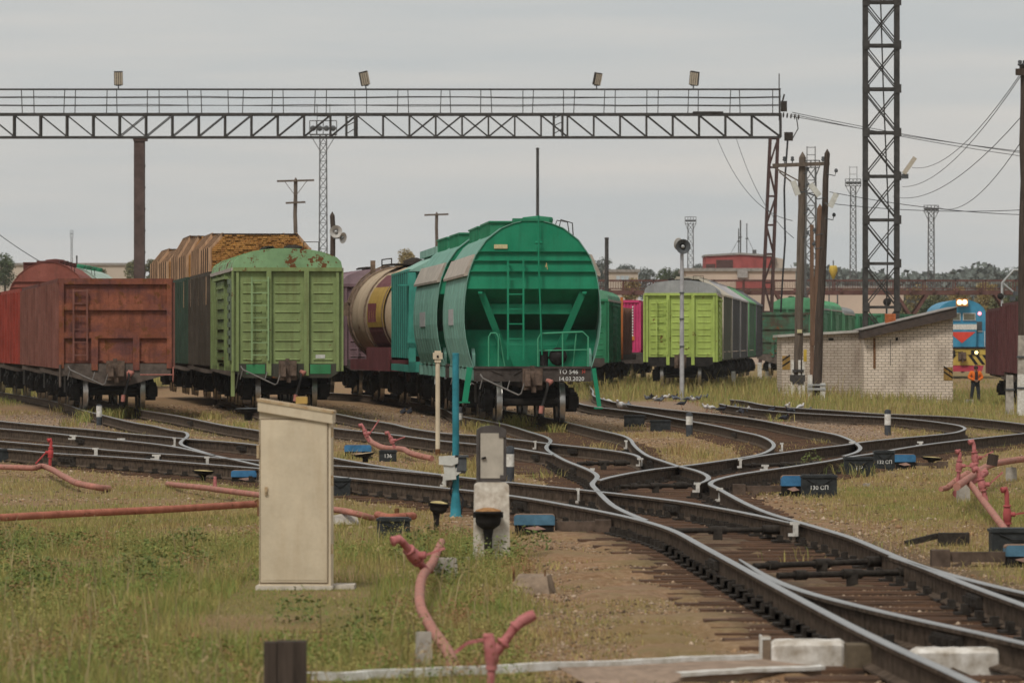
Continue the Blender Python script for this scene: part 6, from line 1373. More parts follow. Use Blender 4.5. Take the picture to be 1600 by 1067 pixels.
# black equipment boxes
def ebox(px, pyb, wpx, hpx, label, txt=None, tcol=None, ts=.4, dep=.3, rz=0, tx=0):
    p = gpt(px, pyb); s_ = F/p.y; w_, h = wpx/s_, hpx/s_; root = thing('equipment_box', label, 'equipment box', p, R(rz), 'black trackside equipment boxes')
    m = MB().box(-w_/2,w_/2,0,dep,-.12,h-.03); m.box(-w_/2-.006,-w_/2+.014,-.008,.03,-.1,h-.035).box(w_/2-.014,w_/2+.006,-.008,.03,-.1,h-.035); m.build('body', M['boxblack'], root)
    MB().box(-w_/2-.015,w_/2+.015,-.02,dep+.015,h-.0295,h).box(-w_/2+.01,w_/2-.01,.01,dep-.02,h+.0005,h+.012).build('lid', M['boxblack'], root)
    c = MB().tube([(-w_*.35,-.012,h-.05),(-w_*.1,-.02,h*.6),(w_*.1,-.02,h*.6),(w_*.35,-.012,h-.05)], .006, 5) if hpx > 24 else None
    if c: c.build('handle', M['cable'], root)
    if txt: text('stencil_number', txt, h*ts, root, (tx*w_, -.004, h*.36), (R(90),0,0), M['letter'], .002)
ebox(606, 721, 26, 17, 'small black box numbered 136 between the blue machine and pink pipes', '136', None, .5)
ebox(1342, 745, 44, 30, 'black box lettered ТР beside the curving right hand rail', 'ТР', None, .34)
ebox(1382, 735, 31, 30, 'black box numbered 132 СП, left of the upper blue machine', '132 СП', None, .25)
ebox(1280, 777, 54, 34, 'black box numbered 130 СП beside its blue machine', '130 СП', None, .27)
ebox(991, 667, 31, 18, 'dark low box nearer the hopper, left of its twin, inside the curved track')
ebox(1032, 674, 31, 17, 'dark low box just left of the marker post in the curved track')
ebox(615, 843, 50, 33, 'black lidded box among grass and pink pipes right of the cream cabinet', None)
ebox(531, 776, 31, 28, 'black box against the near rail just right of the cream cabinet')
ebox(15, 722, 42, 20, 'dark flat topped box at the left edge below the rails')
ebox(1590, 867, 80, 40, 'large black box with brown lid at the right edge', None, None, .4, .4)
# point machines
def machine(px, pyb, wpx, hpx, label, mat, arm=None, lever=True):
    p = gpt(px, pyb); s_ = F/p.y; w_, h = wpx/s_, hpx/s_; root = thing('point_machine', label, 'point machine', p, 0, 'blue point machines'); d = .34
    n = 5; rd_ = h*.16; pr = [(-w_/2,h*.5),(w_/2,h*.5)]+[(w_/2-rd_+rd_*math.cos(math.pi/2*j/n), h-rd_+rd_*math.sin(math.pi/2*j/n)) for j in range(n+1)]+[(-w_/2+rd_-rd_*math.sin(math.pi/2*j/n), h-rd_+rd_*math.cos(math.pi/2*j/n)) for j in range(n+1)]
    MB().prism(pr, 0, d).build('cover', mat, root); MB().prism([(a*1.01, b+.004) for a, b in pr[2:]]+[(-w_/2,h*.93),(w_/2,h*.93)], .02, d-.02).build('cover_top', simple('rusty_cover_top', (.2,.13,.09), .85, 0, .4, 8, .2), root)
    MB().box(-w_/2+.01,w_/2-.01,.02,d-.02,-.1,h*.5).box(-w_/2-.02,w_/2+.02,-.04,d+.02,-.06,h*.12).build('base', M['black'], root)
    if lever: MB().add([(-w_*.25,-.03,h*.36),(w_*.08,-.03,h*.46),(w_*.28,-.03,h*.3),(-w_*.02,-.03,h*.24),(-w_*.25,-.0,h*.36),(w_*.08,-.0,h*.46),(w_*.28,-.0,h*.3),(-w_*.02,-.0,h*.24)], [(3,2,1,0),(0,1,5,4),(1,2,6,5),(2,3,7,6),(3,0,4,7)]).build('plate', simple('pinkish_plate', (.36, .23, .19), .7), root)
    if arm:
        ax, ah = arm[0]/s_, arm[1]/s_; sg = 1 if ax > 0 else -1; m = MB().box(sg*w_/2, sg*w_/2+ax, .08, .2, h*.22, h*.22+ah); m.box(sg*w_/2+ax-.02*sg, sg*w_/2+ax+sg*.16, .02, .26, -.05, h*.22+ah+.02)
        m.bar((sg*(w_/2)+ax*.6,.1,h*.25),(sg*(w_/2)+ax*.95,.1,-.02), .05); m.build('rod_guide', simple('brown_iron_guide', (.1, .072, .055), .8, 0, .4, 7, .3), root)
    return root
machine(835, 836, 64, 32, 'blue point machine with long brown rod guide, right of the dwarf signal', M['blue2'], (66, 14))
machine(384, 755, 46, 20, 'blue point machine mostly hidden behind the cream cabinet', M['blue'])
machine(559, 716, 42, 21, 'bright blue point machine right of the cream cabinet near the pink valves', M['blue'])
machine(1239, 775, 36, 32, 'blue point machine behind the box numbered 130 СП', M['blue'], (-58, 9))
machine(1413, 733, 36, 23, 'bright blue point machine right of the box numbered 132 СП', M['blue'], (36, 5))
machine(1600, 886, 56, 34, 'rounded blue point machine cut by the right edge, with rod guide to the left', M['blue2'], (-90, 16))
m = MB(); p = gpt(1465, 852); root = thing('rail_offcut', 'dark timber offcut lying in the dirt right of the near turnout', 'debris', p); k = p.y/F
m.bar((-50*k,0,.02), (0,.1,.1), .07, .06).frustum(25*k, 0, -.02, 20*k, 48*k, .2, 48*k, .18); m.build('piece', M['fast'], root)
# ------------------------------------------------------------------ compressed-air pipes
def pipe(label, pts, rpx, mat, extra=()):
    """pts: (px, py, z) ; z above the ground"""
    W3 = [G(a, b, c) for a, b, c in pts]; line = catmull([Vector(q) for q in W3], .12); r = rpx*W3[len(W3)//2].y/F
    root = thing('air_pipe', label, 'pipe', (0,0,0), 0, 'pink air pipes in the yard'); MB().tube(line, r, 10).build('pipe_run', mat, root)
    return root, r
def valve(root, p0, p1, r, lev=(1, .25), mat=None, nm='valve'):
    """riser from p0 to p1 carrying flanges, a body and a handle"""
    mat = mat or M['valve']; p0 = Vector(p0); p1 = Vector(p1); v = p1-p0; t = v.normalized(); L = v.length
    m = MB().tube([p0, p0+t*L*.35], r*.75, 10); m.lathe([(r*1.25,-.012),(r*1.25,.012)], p0+t*L*.35, t, 10).lathe([(0,-.012),(r*1.25,-.012)], p0+t*L*.35, t, 10).lathe([(r*1.25,.012),(0,.012)], p0+t*L*.35, t, 10)
    m.tube([p0+t*L*.35, p0+t*L*.42, p0+t*L*.52, p0+t*L*.62, p0+t*L*.68], [r*.85, r*1.25, r*1.35, r*1.1, r*.8], 10); m.lathe([(0,-.01),(r*1.2,-.01),(r*1.2,.01),(0,.01)], p0+t*L*.68, t, 10); m.tube([p0+t*L*.66, p0+t*L*.9, p1+Vector((-.3*r,0,.2*r)), p1+Vector((-1.6*r,-.6*r,-.3*r))], [r*.72, r*.72, r*.8, r*.85], 10)
    m.lathe([(r*.95,-.02),(r*.95,.0),(0,.0)], p1+Vector((-1.6*r,-.6*r,-.3*r)), Vector((-1,-.4,-.3)), 10)
    m.build(nm, mat, root); h = MB(); b = p0+t*L*.52; sd = Vector((lev[0], -.2, 0)).normalized(); h.tube([b, b+sd*r*2.4], r*.7, 8).bar(b+sd*r*2.2, b+sd*(r*2.4+.16)+Vector((0,0,lev[1]*.3)), .025, .02); h.build('lever', mat, root)
rt_, r = pipe('thin pink pipe winding along the ground at the left edge, with one valve', [(-40,728,.09),(20,730,.1),(50,731,.1),(64,728,.1),(80,733,.1),(103,746,.09),(130,757,.06),(152,761,.03),(170,763,-.03)], 4.6, M['pipe'])
q = D(78, 728, F*2.02/(730-HY)); valve(rt_, q, D(80, 687, q.y), .035, (-1, -.6), P('red_valve_paint', (.42, .06, .06), .3, 0, .5))
rt_, r = pipe('pink pipe continuing right to behind the cream cabinet, half buried in grass', [(262,756,-.03),(280,758,.03),(320,762,.07),(350,766,.08),(405,773,.08),(450,778,.07)], 4.6, M['pipe'])
q = D(336, 762, F*2.05/(762-HY)); MB().tube([q, q+Vector((0,0,.16))], [.03,.02], 8).build('stub', M['valve'], rt_)
pipe('long straight red pipe running low across the left foreground', [(-60,812,.13),(100,803,.13),(250,796,.13),(400,787,.13),(440,785,.13)], 5.8, M['pipe_red'])
MB().tube([D(398,784,66.7),D(402,780,66.7),D(404,790,66.7),D(404,806,66.7)], .018, 6).build('pipe_clip', M['rust'], None); bpy.data.objects['pipe_clip'].parent = bpy.data.objects['air_pipe.002']
pipe('pink pipe emerging right of the cream cabinet and diving into the grass', [(500,793,.1),(530,797,.1),(552,801,.09),(570,806,.05),(584,810,0)], 5.0, M['pipe'])
rt_, r = pipe('short rusty red pipe behind the black lidded box', [(590,804,.1),(612,808,.12),(640,806,.12),(646,806,.1)], 6, M['pipe_red'])
MB().tube([D(620,806,65.5),D(620,794,65.5)], .028, 8).build('stub', M['rust'], rt_)
rt_, r = pipe('thick bent pink pipe climbing out of the grass with one long valve arm, bottom centre', [(690,846,.02),(683,862,.1),(675,880,.16),(667,890,.2),(659,903,.2),(656,920,.2),(656,940,.18),(660,955,.15),(667,968,.12),(677,985,.1),(690,1003,.07),(703,1024,.05),(711,1048,.0)], 8.2, M['pipe'])
q = D(667, 893, F*1.92/(893-HY)); e = D(626, 843, q.y-.3); valve(rt_, q, e, .045, (1, .2))
for z in ((668, 888),): 
    c = G(z[0], z[1], .17); MB().lathe([(.05,-.02),(.055,-.02),(.055,.02),(.05,.02)], c, (.3,-.2,.6) if z[1] > 900 else (.4,.2,.8), 12).build('joint', M['pipe'], rt_)
q = G(760, 1078, .0); rt_ = thing('air_hydrant', 'nearest pink air valve with raised arm at the bottom centre of the photo', 'air valve', q, 0, 'pink air valves'); k = q.y/F
o = lambda px, py, dy=0: D(px, py, q.y+dy)-q
m = MB().tube([o(767,1085), o(768,1040)], 6.5*k, 12); m.lathe([(9*k,-.015),(9*k,.015)], o(768,1042), (0,0,1), 12).tube([o(768,1042), o(768,1030), o(769,1018), o(765,1005), o(763,990)], [7*k, 11*k, 12*k, 10*k, 8*k], 12); m.lathe([(0,.0),(8*k,.0),(9*k,-.02)], o(763,989), (0,0,1), 12)
m.tube([o(772,1020), o(785,1006), o(797,990), o(806,977)], [9*k, 8*k, 7*k, 8*k], 12); m.lathe([(0,-.012),(11*k,-.012),(11*k,.012),(0,.012)], o(786,1004), (.6,0,.8), 12).lathe([(0,-.01),(9.5*k,-.01),(9.5*k,.01),(0,.01)], o(805,978), (.7,0,.7), 12)
m.tube([o(805,979), o(815,970), o(826,964), o(836,959)], [8*k, 9*k, 9.5*k, 8*k], 12); m.build('valve_body', M['valve'], rt_)
MB().bar(o(758,998), o(730,1004), .03, .02).bar(o(730,1004), o(711,1019), .03, .02).build('lever', M['valve'], rt_)
# right-hand group
rt_, r = pipe('pink pipe manifold right foreground, carrying two standing valves and a dark plate', [(1640,713,.3),(1600,717,.28),(1560,723,.26),(1540,730,.26),(1515,746,.3),(1495,760,.3)], 5.3, M['pipe'])
q = D(1526, 742, F*1.85/(742-HY)); valve(rt_, q, D(1521, 690, q.y), .04, (1, .3)); q2 = D(1497, 752, q.y-1.2); valve(rt_, q2, D(1500, 705, q2.y), .036, (1, 0)); MB().tube([D(1512,740,q.y-.3), D(1496,750,q.y-.9), D(1480,762,q.y-1.3), D(1470,764,q.y-1.5)], [.05,.05,.04,.035], 10).tube([D(1498,756,q.y-1), D(1540,733,q.y-.2)], .03, 8).build('branch_pipe', M['pipe'], rt_)
q3 = D(1551, 718, q.y-.5); MB().box(-.075,.075,-.01,.01,-.08,.075).build('dark_plate', M['wood_dark'], rt_, q3, (0, R(10), R(15)))
MB().tube([D(1494,771,q.y-1.2), D(1512,757,q.y-.8), D(1540,738,q.y-.4)], [.055,.05,.05], 10).lathe([(0,0),(.04,.0),(.04,.02),(.0,.02)], D(1519,727,q.y-.9), (0,-1,.2), 12).build('branch_pipe', M['valve'], rt_)
rt_, r = pipe('pink pipe slanting down through grass towards the large black box, one valve on it', [(1512,752,.25),(1524,766,.22),(1536,782,.18),(1550,800,.12),(1562,816,.06),(1574,832,.0)], 5.6, M['pipe'])
q = D(1541, 782, F*1.95/(782-HY)); valve(rt_, q, D(1528, 733, q.y), .04, (1, .5))
q = gpt(1575, 832); rt_ = thing('air_hydrant', 'free standing pink air valve just above the large black box at right', 'air valve', q, 0, 'pink air valves'); valve(rt_, (0,0,-.1), (-.02, -.05, 68*q.y/F), .038, (1, .1), P('deep_red_valve', (.36, .08, .08), .2, 0, .5))
q = D(566, 686, F*2.0/(705-HY)); rt_, r = pipe('faded pink pipe with two upright valves behind the box numbered 136', [(574,683,.15),(585,693,.13),(605,700,.1),(625,701,.1),(645,709,.07),(660,713,.03),(675,716,0)], 4.4, M['pipe'])
q = D(577, 690, 103); valve(rt_, q, D(566, 664, 103), .038, (1, .8)); q = D(617, 700, 102); valve(rt_, q, D(607, 676, 102), .036, (1, .2))
for (px, py, w_, h, lb) in ((1505, 785, .16, .26, 'pale concrete pipe support under the right hand pink manifold'), (1580, 752, .15, .22, 'grey concrete block under the pink pipe at the right edge'), (696, 905, .2, .2, 'small concrete block with pale edge right of the bent pink pipe'), (662, 1045, .1, .25, 'weathered concrete stub beside the bottom end of the bent pink pipe'), (1345+9, 760, .1, .05, 'small pale stone in the dirt right of box 130')):
    q = gpt(px, py); rt_ = thing('concrete_support', lb, 'concrete block', q, R(15)); MB().frustum(0, 0, -.1, h, w_*1.1, w_*.8, w_*.9, w_*.7).build('block', M['concrete'], rt_)
q = gpt(828, 928); rt_ = thing('concrete_block', 'broken brown concrete block lying right of the dwarf signal', 'concrete block', q, R(-8)); k = q.y/F
MB().add([(-35*k,0,-.05),(32*k,0,-.05),(24*k,.1,28*k),(-26*k,.1,24*k),(-30*k,.35,-.05),(36*k,.35,-.05),(26*k,.3,30*k),(-24*k,.3,30*k)], [(0,1,2,3),(5,4,7,6),(4,0,3,7),(1,5,6,2),(3,2,6,7)]).build('block', simple('brown_concrete', (.24, .18, .13), .95, 0, .35, 8, .6), rt_); MB().box(-30*k,-27*k,.1,.13,.0,38*k).box(20*k,22*k,.1,.13,.0,38*k).build('iron_stub', M['rust'], rt_)
q = gpt(541, 822); rt_ = thing('concrete_slab', 'tilted pale concrete slab in the grass right of the cream cabinet', 'concrete slab', q, R(12)); k = q.y/F; MB().add([(-22*k,0,-.03),(20*k,0,-.03),(22*k,.3,16*k),(-14*k,.3,10*k),(-22*k,-.05,3*k),(20*k,-.05,3*k),(22*k,.3,22*k),(-14*k,.3,16*k)], [(0,1,5,4),(4,5,6,7),(1,2,6,5),(3,0,4,7)]).build('slab', M['concrete'], rt_)
# whitewashed sleepers ends, kerb and timber post at the bottom
def whiteblock(x0, x1, yt, yb, label, ey=.25, hz_=None):
    a = G(x0, yb, -.02); b = G(x1, yb, -.02); k = a.y/F; h = (yb-yt)*k; root = thing('white_kerbstone', label, 'kerbstone', a, math.atan2(b.y-a.y, b.x-a.x)); L = (b-a).length
    n = 16; vs = []; rr = random.Random(x0)
    mb = MB(); prof = [(0,-.06),(0,h*.75),(.03,h*.97),(.08,h),(.22,h*1.0),(.27,h*.9),(.28,-.06)]
    for i in range(n+1):
        x = L*i/n; e = .02 if i in (0, n) else 0
        for (y, z) in prof: vs.append((x, y+rr.uniform(-.003,.003)+e*(1 if y < .15 else -1), z-e*(z > .05)+rr.uniform(-.003,.003)))
    m_ = len(prof); mb.add(vs, [(i*m_+j, (i+1)*m_+j, (i+1)*m_+j+1, i*m_+j+1) for i in range(n) for j in range(m_-1)]+[tuple(range(m_)), tuple(n*m_+j for j in range(m_))[::-1]], 0)
    recalc(mb.build('stone', simple('thick_flaking_whitewash', (.74, .71, .66), .9, 0, .2, 6, .5, .2, (.30, .25, .19)), root)); return root
whiteblock(1206, 1322, 1000, 1034, 'whitewashed kerbstone left of the nearest rail at the bottom')
whiteblock(1425, 1583, 1013, 1042, 'whitewashed kerbstone between the two nearest rails')
q = G(1325, 1040, -.02); rt_ = thing('timber_block', 'mossy dark timber end against the nearest rail, beside the whitewashed kerbstone', 'timber', q); k = q.y/F; MB().box(-.01, 58*k, -.02, .3, -.05, 33*k).build('block', simple('mossy_timber', (.14, .11, .075), .95, 0, .4, 5, .5), rt_)
q = G(1197, 1032, -.02); rt_ = thing('kerb_end', 'thin brown upright slab with white edge at the left end of the whitewashed kerbstone', 'kerbstone', q); MB().box(-6*k, 7*k, -.03, .25, -.05, 38*k).build('slab', simple('brown_concrete', (.24,.18,.13)), rt_); MB().box(-8.5*k, -6.2*k, -.035, .25, -.05, 39*k).box(-6.1*k, 7*k, -.035, -.0305, 34*k, 38.5*k).build('white_edge', M['white'], rt_)
a = G(486, 1062, .02); b = G(1188, 1031, .02); kb = thing('kerb', 'long low concrete kerb with white painted edges crossing the bottom of the photo', 'kerb', a, math.atan2(b.y-a.y, b.x-a.x)); L = (b-a).length; n = 30; m = MB(); rr = random.Random(2)
zs = [.02+rr.uniform(-.005, .005) for _ in range(n+1)]
for i in range(n*11//20, n): x0, x1 = L*i/n, L*(i+1)/n; q0, q1 = (.16*max(0, 1-(j_-n*.55)/5) for j_ in (i, i+1)); m.add([(x0,-.62,zs[i]-.03-q0),(x1,-.62,zs[i+1]-.03-q1),(x1,.0,zs[i+1]-.01),(x0,.0,zs[i]-.01),(x0,-.62,-.15),(x1,-.62,-.15)], [(0,1,2,3),(4,5,1,0)])
m.build('top', simple('brown_kerb_concrete', (.27, .2, .15), .95, 0, .25, 7, .4), kb); m = MB(); m2 = MB()
for i in range(n):
    x0, x1 = L*i/n, L*(i+1)/n; m.add([(x0,.0,zs[i]+.02),(x1,.0,zs[i+1]+.02),(x1,.09,zs[i+1]+.02),(x0,.09,zs[i]+.02),(x0,.0,zs[i]-.03),(x1,.0,zs[i+1]-.03)], [(0,1,2,3),(4,5,1,0)])
    if i > n*.66: m2.add([(x0,-.66,zs[i]-.026),(x1,-.66,zs[i+1]-.026),(x1,-.6,zs[i+1]-.02),(x0,-.6,zs[i]-.02),(x0,-.66,zs[i]-.05),(x1,-.66,zs[i+1]-.05)], [(0,1,2,3),(4,5,1,0)])
m.build('white_edge', M['white'], kb); m2.build('white_edge', M['white'], kb)
d = 32.2; a = D(445, 1003, d); tpst = thing('timber_post', 'dark split timber post cut off by the bottom edge of the photo', 'post', (a.x, d, 0)); k = d/F
MB().box(-33*k, -13*k, 0, .14, -.3, a.z).box(-11.5*k, 33*k, .005, .15, -.3, a.z+.004).build('timber', M['wood_dark'], tpst)

# ------------------------------------------------------------------ pigeons and a gull
def bird_mesh(c, c2, nm):
    m = MB().tube([(-.17,0,.13),(-.11,0,.15),(-.02,0,.17),(.07,0,.16),(.11,0,.19),(.13,0,.225)], [.012,.035,.062,.06,.035,.026], 10, 0); m.lathe([(0,-.03),(.026,-.02),(.03,0),(.022,.022),(0,.03)], (.145,0,.245), (0,0,1), 10, 0)
    m.tube([(.165,0,.245),(.2,0,.235)], [.01,.002], 6, 2); m.add([(-.15,-.03,.135),(-.15,.03,.135),(-.27,.035,.11),(-.27,-.035,.11),(-.15,0,.15),(-.27,0,.12)], [(0,3,5,4),(4,5,2,1),(0,1,2,3)], 1)
    for s in (-1, 1): m.tube([(.05,s*.045,.175),(-.04,s*.062,.17),(-.18,s*.03,.135)], [.03,.032,.005], 6, 1); m.tube([(.0,s*.025,.12),(.01,s*.025,0),(.04,s*.025,-.002)], .006, 5, 2)
    return m.mesh(nm, [c, c2, simple('bird_bill_and_legs', (.35,.15,.1), .6)])
bg = bird_mesh(simple('grey_feathers', (.13,.14,.16), .8), simple('slate_feathers', (.07,.075,.085), .8), 'pigeon'); bw = bird_mesh(simple('white_feathers', (.5,.48,.46), .8), simple('pale_grey_feathers', (.4,.4,.4), .8), 'gull'); bd_ = bird_mesh(simple('dark_feathers', (.035,.036,.045), .7), simple('dark_feathers', (.035,.036,.045)), 'pigeon')
rr = random.Random(5); B = [(1012,628,'g'),(1018,625,'d'),(1024,629,'w'),(1030,631,'g'),(1035,628,'g'),(1040,626,'w'),(1052,626,'d'),(1056,628,'g'),(1075,629,'g'),(1083,630,'w'),(1090,628,'g'),(1101,626,'g'),(950,633,'w'),(982,639,'g'),(1105,643,'w'),(1112,644,'w'),(1127,646,'d'),(1148,645,'g'),(1158,650,'d'),(1163,648,'w'),(1171,650,'g'),(1206,648,'d'),(1231,641,'w'),(1251,642,'w'),(1234,649,'d'),(1244,649,'g'),(1259,649,'g'),(1225,661,'d'),(630,651,'d'),(640,651,'d'),(1065,637,'d')]
for (px, py, c) in B:
    p = gpt(px, py+1); o = link('pigeon', {'g': bg, 'd': bd_, 'w': bw}[c], None, p, (0, 0, rr.uniform(0, 6.28))); o.scale = (1.02,)*3
    tag(o, {'g': 'grey pigeon in the flock on the gravel by the rails', 'd': 'dark pigeon in the flock on the gravel by the rails', 'w': 'whitish pigeon in the flock on the gravel by the rails'}[c], 'bird', {'g': 'grey pigeons on the gravel', 'd': 'dark pigeons on the gravel', 'w': 'whitish pigeons on the gravel'}[c])
p = gpt(970, 645); o = link('gull', bw, None, p, (0, 0, R(-120))); o.scale = (1.5,)*3; tag(o, 'white gull standing on the curved rail right of the bright green hopper', 'bird')

# ------------------------------------------------------------------ track worker
def worker():
    d = 236.; foot = D(1524, 628, d); root = thing('person', 'person in an orange jacket and dark trousers, head bowed, hands together, beside the brown gondola', 'person', foot, R(8)); H_ = 56*d/F; u = H_/1.68
    J = {'pel':(0,0,.92),'sp':(0,-.02,1.12),'ch':(0,-.03,1.33),'nk':(0,-.06,1.46),'hd':(0,-.11,1.55),'top':(0,-.14,1.66),'hl':(-.1,0,.88),'kl':(-.16,-.03,.48),'al':(-.2,.02,.08),'tl':(-.23,-.15,.03),'hr':(.1,0,.88),'kr':(.14,-.04,.48),'ar':(.17,.02,.08),'tr':(.2,-.15,.03),
         'sl':(-.2,-.02,1.38),'el':(-.33,-.04,1.14),'wl':(-.09,-.23,1.02),'pl':(-.04,-.27,.99),'sr':(.2,-.02,1.38),'er':(.33,-.04,1.14),'wr':(.09,-.23,1.02),'pr':(.04,-.27,.99)}
    def skin(name, bones, rad, mat, par, sub=2, rootj=None):
        names = []; [names.append(j) for b in bones for j in b if j not in names]; me = bpy.data.meshes.new(name)
        me.from_pydata([tuple(c*u for c in J[j]) for j in names], [(names.index(a), names.index(b)) for a, b in bones], []); me.update(); o = link(name, me, par)
        md = o.modifiers.new('skin', 'SKIN'); md.use_smooth_shade = True
        for i, j in enumerate(names): r = rad.get(j, .05)*u; me.skin_vertices[0].data[i].radius = (r, r); me.skin_vertices[0].data[i].use_root = (j == (rootj or names[0]))
        o.modifiers.new('sub', 'SUBSURF').levels = sub; o.modifiers['sub'].render_levels = sub
        dg = bpy.context.evaluated_depsgraph_get(); m2 = bpy.data.meshes.new_from_object(o.evaluated_get(dg)); o.modifiers.clear(); o.data = m2
        if not m2.materials: m2.materials.append(mat)
        else: m2.materials[0] = mat
        m2.polygons.foreach_set('use_smooth', [True]*len(m2.polygons)); return o
    skn = simple('weathered_skin', (.30, .17, .115), .6, 0, .15, 9, 0)
    bones = [('pel','sp'),('sp','ch'),('ch','nk'),('nk','hd'),('hd','top'),('ch','sl'),('sl','el'),('el','wl'),('wl','pl'),('ch','sr'),('sr','er'),('er','wr'),('wr','pr'),('pel','hl'),('hl','kl'),('kl','al'),('al','tl'),('pel','hr'),('hr','kr'),('kr','ar'),('ar','tr')]
    rad = dict(pel=.13,sp=.13,ch=.14,nk=.055,hd=.09,top=.075,hl=.09,kl=.06,al=.045,tl=.035,hr=.09,kr=.06,ar=.045,tr=.035,sl=.065,el=.045,wl=.03,pl=.036,sr=.065,er=.045,wr=.03,pr=.036)
    for s, c in ((-1, 'l'), (1, 'r')):                                  # five fingers a hand, folded one hand over the other
        for k in range(4):
            a, b, e = 'f%s%da' % (c, k), 'f%s%db' % (c, k), 'f%s%dc' % (c, k); J[a] = (-s*.01+.0, -.285-.004*k, 1.0-.017*k); J[b] = (-s*(.03+.004*k), -.30, .985-.017*k); J[e] = (-s*.045, -.285, .97-.016*k)
            bones += [('p'+c, a), (a, b), (b, e)]; rad[a] = .011; rad[b] = .0095; rad[e] = .008
        J['t'+c+'a'] = (s*.03, -.29, 1.02); J['t'+c+'b'] = (s*.005, -.31, 1.035); bones += [('p'+c, 't'+c+'a'), ('t'+c+'a', 't'+c+'b')]; rad['t'+c+'a'] = .012; rad['t'+c+'b'] = .009
    skin('body', bones, rad, skn, root, 1, 'pel')
    skin('jacket', [('sp','ch'),('ch','sl'),('sl','el'),('el','wl'),('ch','sr'),('sr','er'),('er','wr'),('pel','sp')], dict(pel=.165,sp=.165,ch=.185,sl=.105,el=.08,wl=.055,sr=.105,er=.08,wr=.055), simple('orange_work_jacket', (.62, .14, .025), .8, 0, .2, 6, .2), root, 2, 'ch')
    skin('trousers', [('pel','hl'),('hl','kl'),('kl','al'),('pel','hr'),('hr','kr'),('kr','ar')], dict(pel=.15,hl=.12,kl=.09,al=.075,hr=.12,kr=.09,ar=.075), simple('dark_work_trousers', (.03, .034, .04), .8, 0, .3, 5, .2), root, 2, 'pel')
    vs = MB().box(-.07*u,.07*u,-.235*u,-.215*u,1.0*u,1.42*u).build('vest_panel', simple('dark_vest', (.05,.03,.03), .8), root, (0,.0,0))
    cap = MB().lathe([(.1*u,-.03*u),(.105*u,.03*u),(.08*u,.08*u),(0,.1*u)], (0,-.115*u,1.6*u), (0,-.25,1), 14).build('cap', simple('dark_cap', (.05,.035,.03), .8), root)
    for s in (-1, 1):
        MB().tube([(s*.19*u,.06*u,.05*u),(s*.2*u,-.06*u,.05*u),(s*.22*u,-.2*u,.035*u)], [.05*u,.055*u,.04*u], 8).build('boot', M['black'], root)
        MB().lathe([(0,-.012*u),(.012*u,0),(0,.012*u)], (s*.035*u,-.2*u,1.56*u), (0,1,0), 8).build('eye', M['black'], root)
    MB().tube([(0,-.19*u,1.56*u),(0,-.225*u,1.52*u)], [.012*u,.02*u], 6).build('nose', skn, root); MB().bar((-.03*u,-.2*u,1.485*u),(.03*u,-.2*u,1.485*u),.008*u).build('mouth', simple('lips', (.25,.09,.07)), root)
worker()
q = D(1146, 592, 262); MB().frustum(0,0,-.4,.35,.22,.2,.18,.16).build('marker_stake', M['white'], None, q); tag(bpy.data.objects['marker_stake'], 'small white stake in the grass between the lime boxcar and gantry column', 'stake')
q = gpt(1514, 632); MB().frustum(0,0,-.1,.2,.4,.3,.32,.25).build('stone_block', M['concrete'], None, q); tag(bpy.data.objects['stone_block'], 'grey stone block at the feet of the person in orange', 'stone')

# ------------------------------------------------------------------ loose stones, leafy weeds, tall stems
def stones(n, x0, x1, y0, y1, lo, hi, nm, lb):
    y = np.exp(rng.uniform(np.log(y0), np.log(y1), n)); x = rng.uniform(x0, x1, n); den, h, g, bare = zones(x, y); keep = (rng.random(n) > den*.85); x, y = x[keep], y[keep]; z = gz(x, y); n = len(x)
    base = np.array([(1,0,0),(-1,0,0),(0,1,0),(0,-1,0),(0,0,1),(0,0,-1)], float); fc = np.array([(0,2,4),(2,1,4),(1,3,4),(3,0,4),(2,0,5),(1,2,5),(3,1,5),(0,3,5)])
    sz = rng.uniform(lo, hi, n)*(1+.9*(rng.random(n) < .04)); V = base[None]*rng.uniform(.55, 1.2, (n, 6, 1))*sz[:, None, None]; V[:, :, 2] *= .6; a = rng.uniform(0, 6.28, n); c, s_ = np.cos(a)[:, None], np.sin(a)[:, None]; X = V[:, :, 0]*c-V[:, :, 1]*s_; Y = V[:, :, 0]*s_+V[:, :, 1]*c
    P_ = np.stack([X+x[:, None], Y+y[:, None], V[:, :, 2]+z[:, None]+sz[:, None]*.15], 2); li = ((np.arange(n)*6)[:, None, None]+fc[None]).ravel().astype(np.int32)
    me = bpy.data.meshes.new(nm); me.vertices.add(n*6); me.vertices.foreach_set('co', P_.astype(np.float32).ravel()); me.loops.add(len(li)); me.loops.foreach_set('vertex_index', li); me.polygons.add(n*8); me.polygons.foreach_set('loop_start', (np.arange(n*8)*3).astype(np.int32)); me.polygons.foreach_set('loop_total', np.full(n*8, 3, np.int32)); me.update()
    t = np.array([(.34,.22,.125),(.26,.155,.085),(.36,.26,.17),(.13,.09,.06),(.42,.32,.23)])[rng.integers(0, 5, n)]*rng.uniform(.75, 1.2, (n, 1)); at = me.attributes.new('tint', 'FLOAT_COLOR', 'POINT'); cc = np.ones((n, 6, 4), np.float32); cc[:, :, :3] = t[:, None]; at.data.foreach_set('color', cc.ravel()); me.materials.append(SM); o = link(nm, me); o['kind'] = 'stuff'; o['label'] = lb
s = NT('loose_stone'); SM = s.done(s.attr('tint').outputs['Color'], .95, 0, .1)
stones(60000, -1, 7, 32, 66, .006, .019, 'gravel_stones', 'loose gravel stones in the foreground dirt')
stones(52000, -14, 11, 64, 185, .014, .034, 'ballast_stones', 'loose ballast stones between the tracks')
stones(450, .1, 2.8, 33.5, 64, .012, .032, 'dark_debris', 'dark stones and wood chips scattered on the foreground dirt')
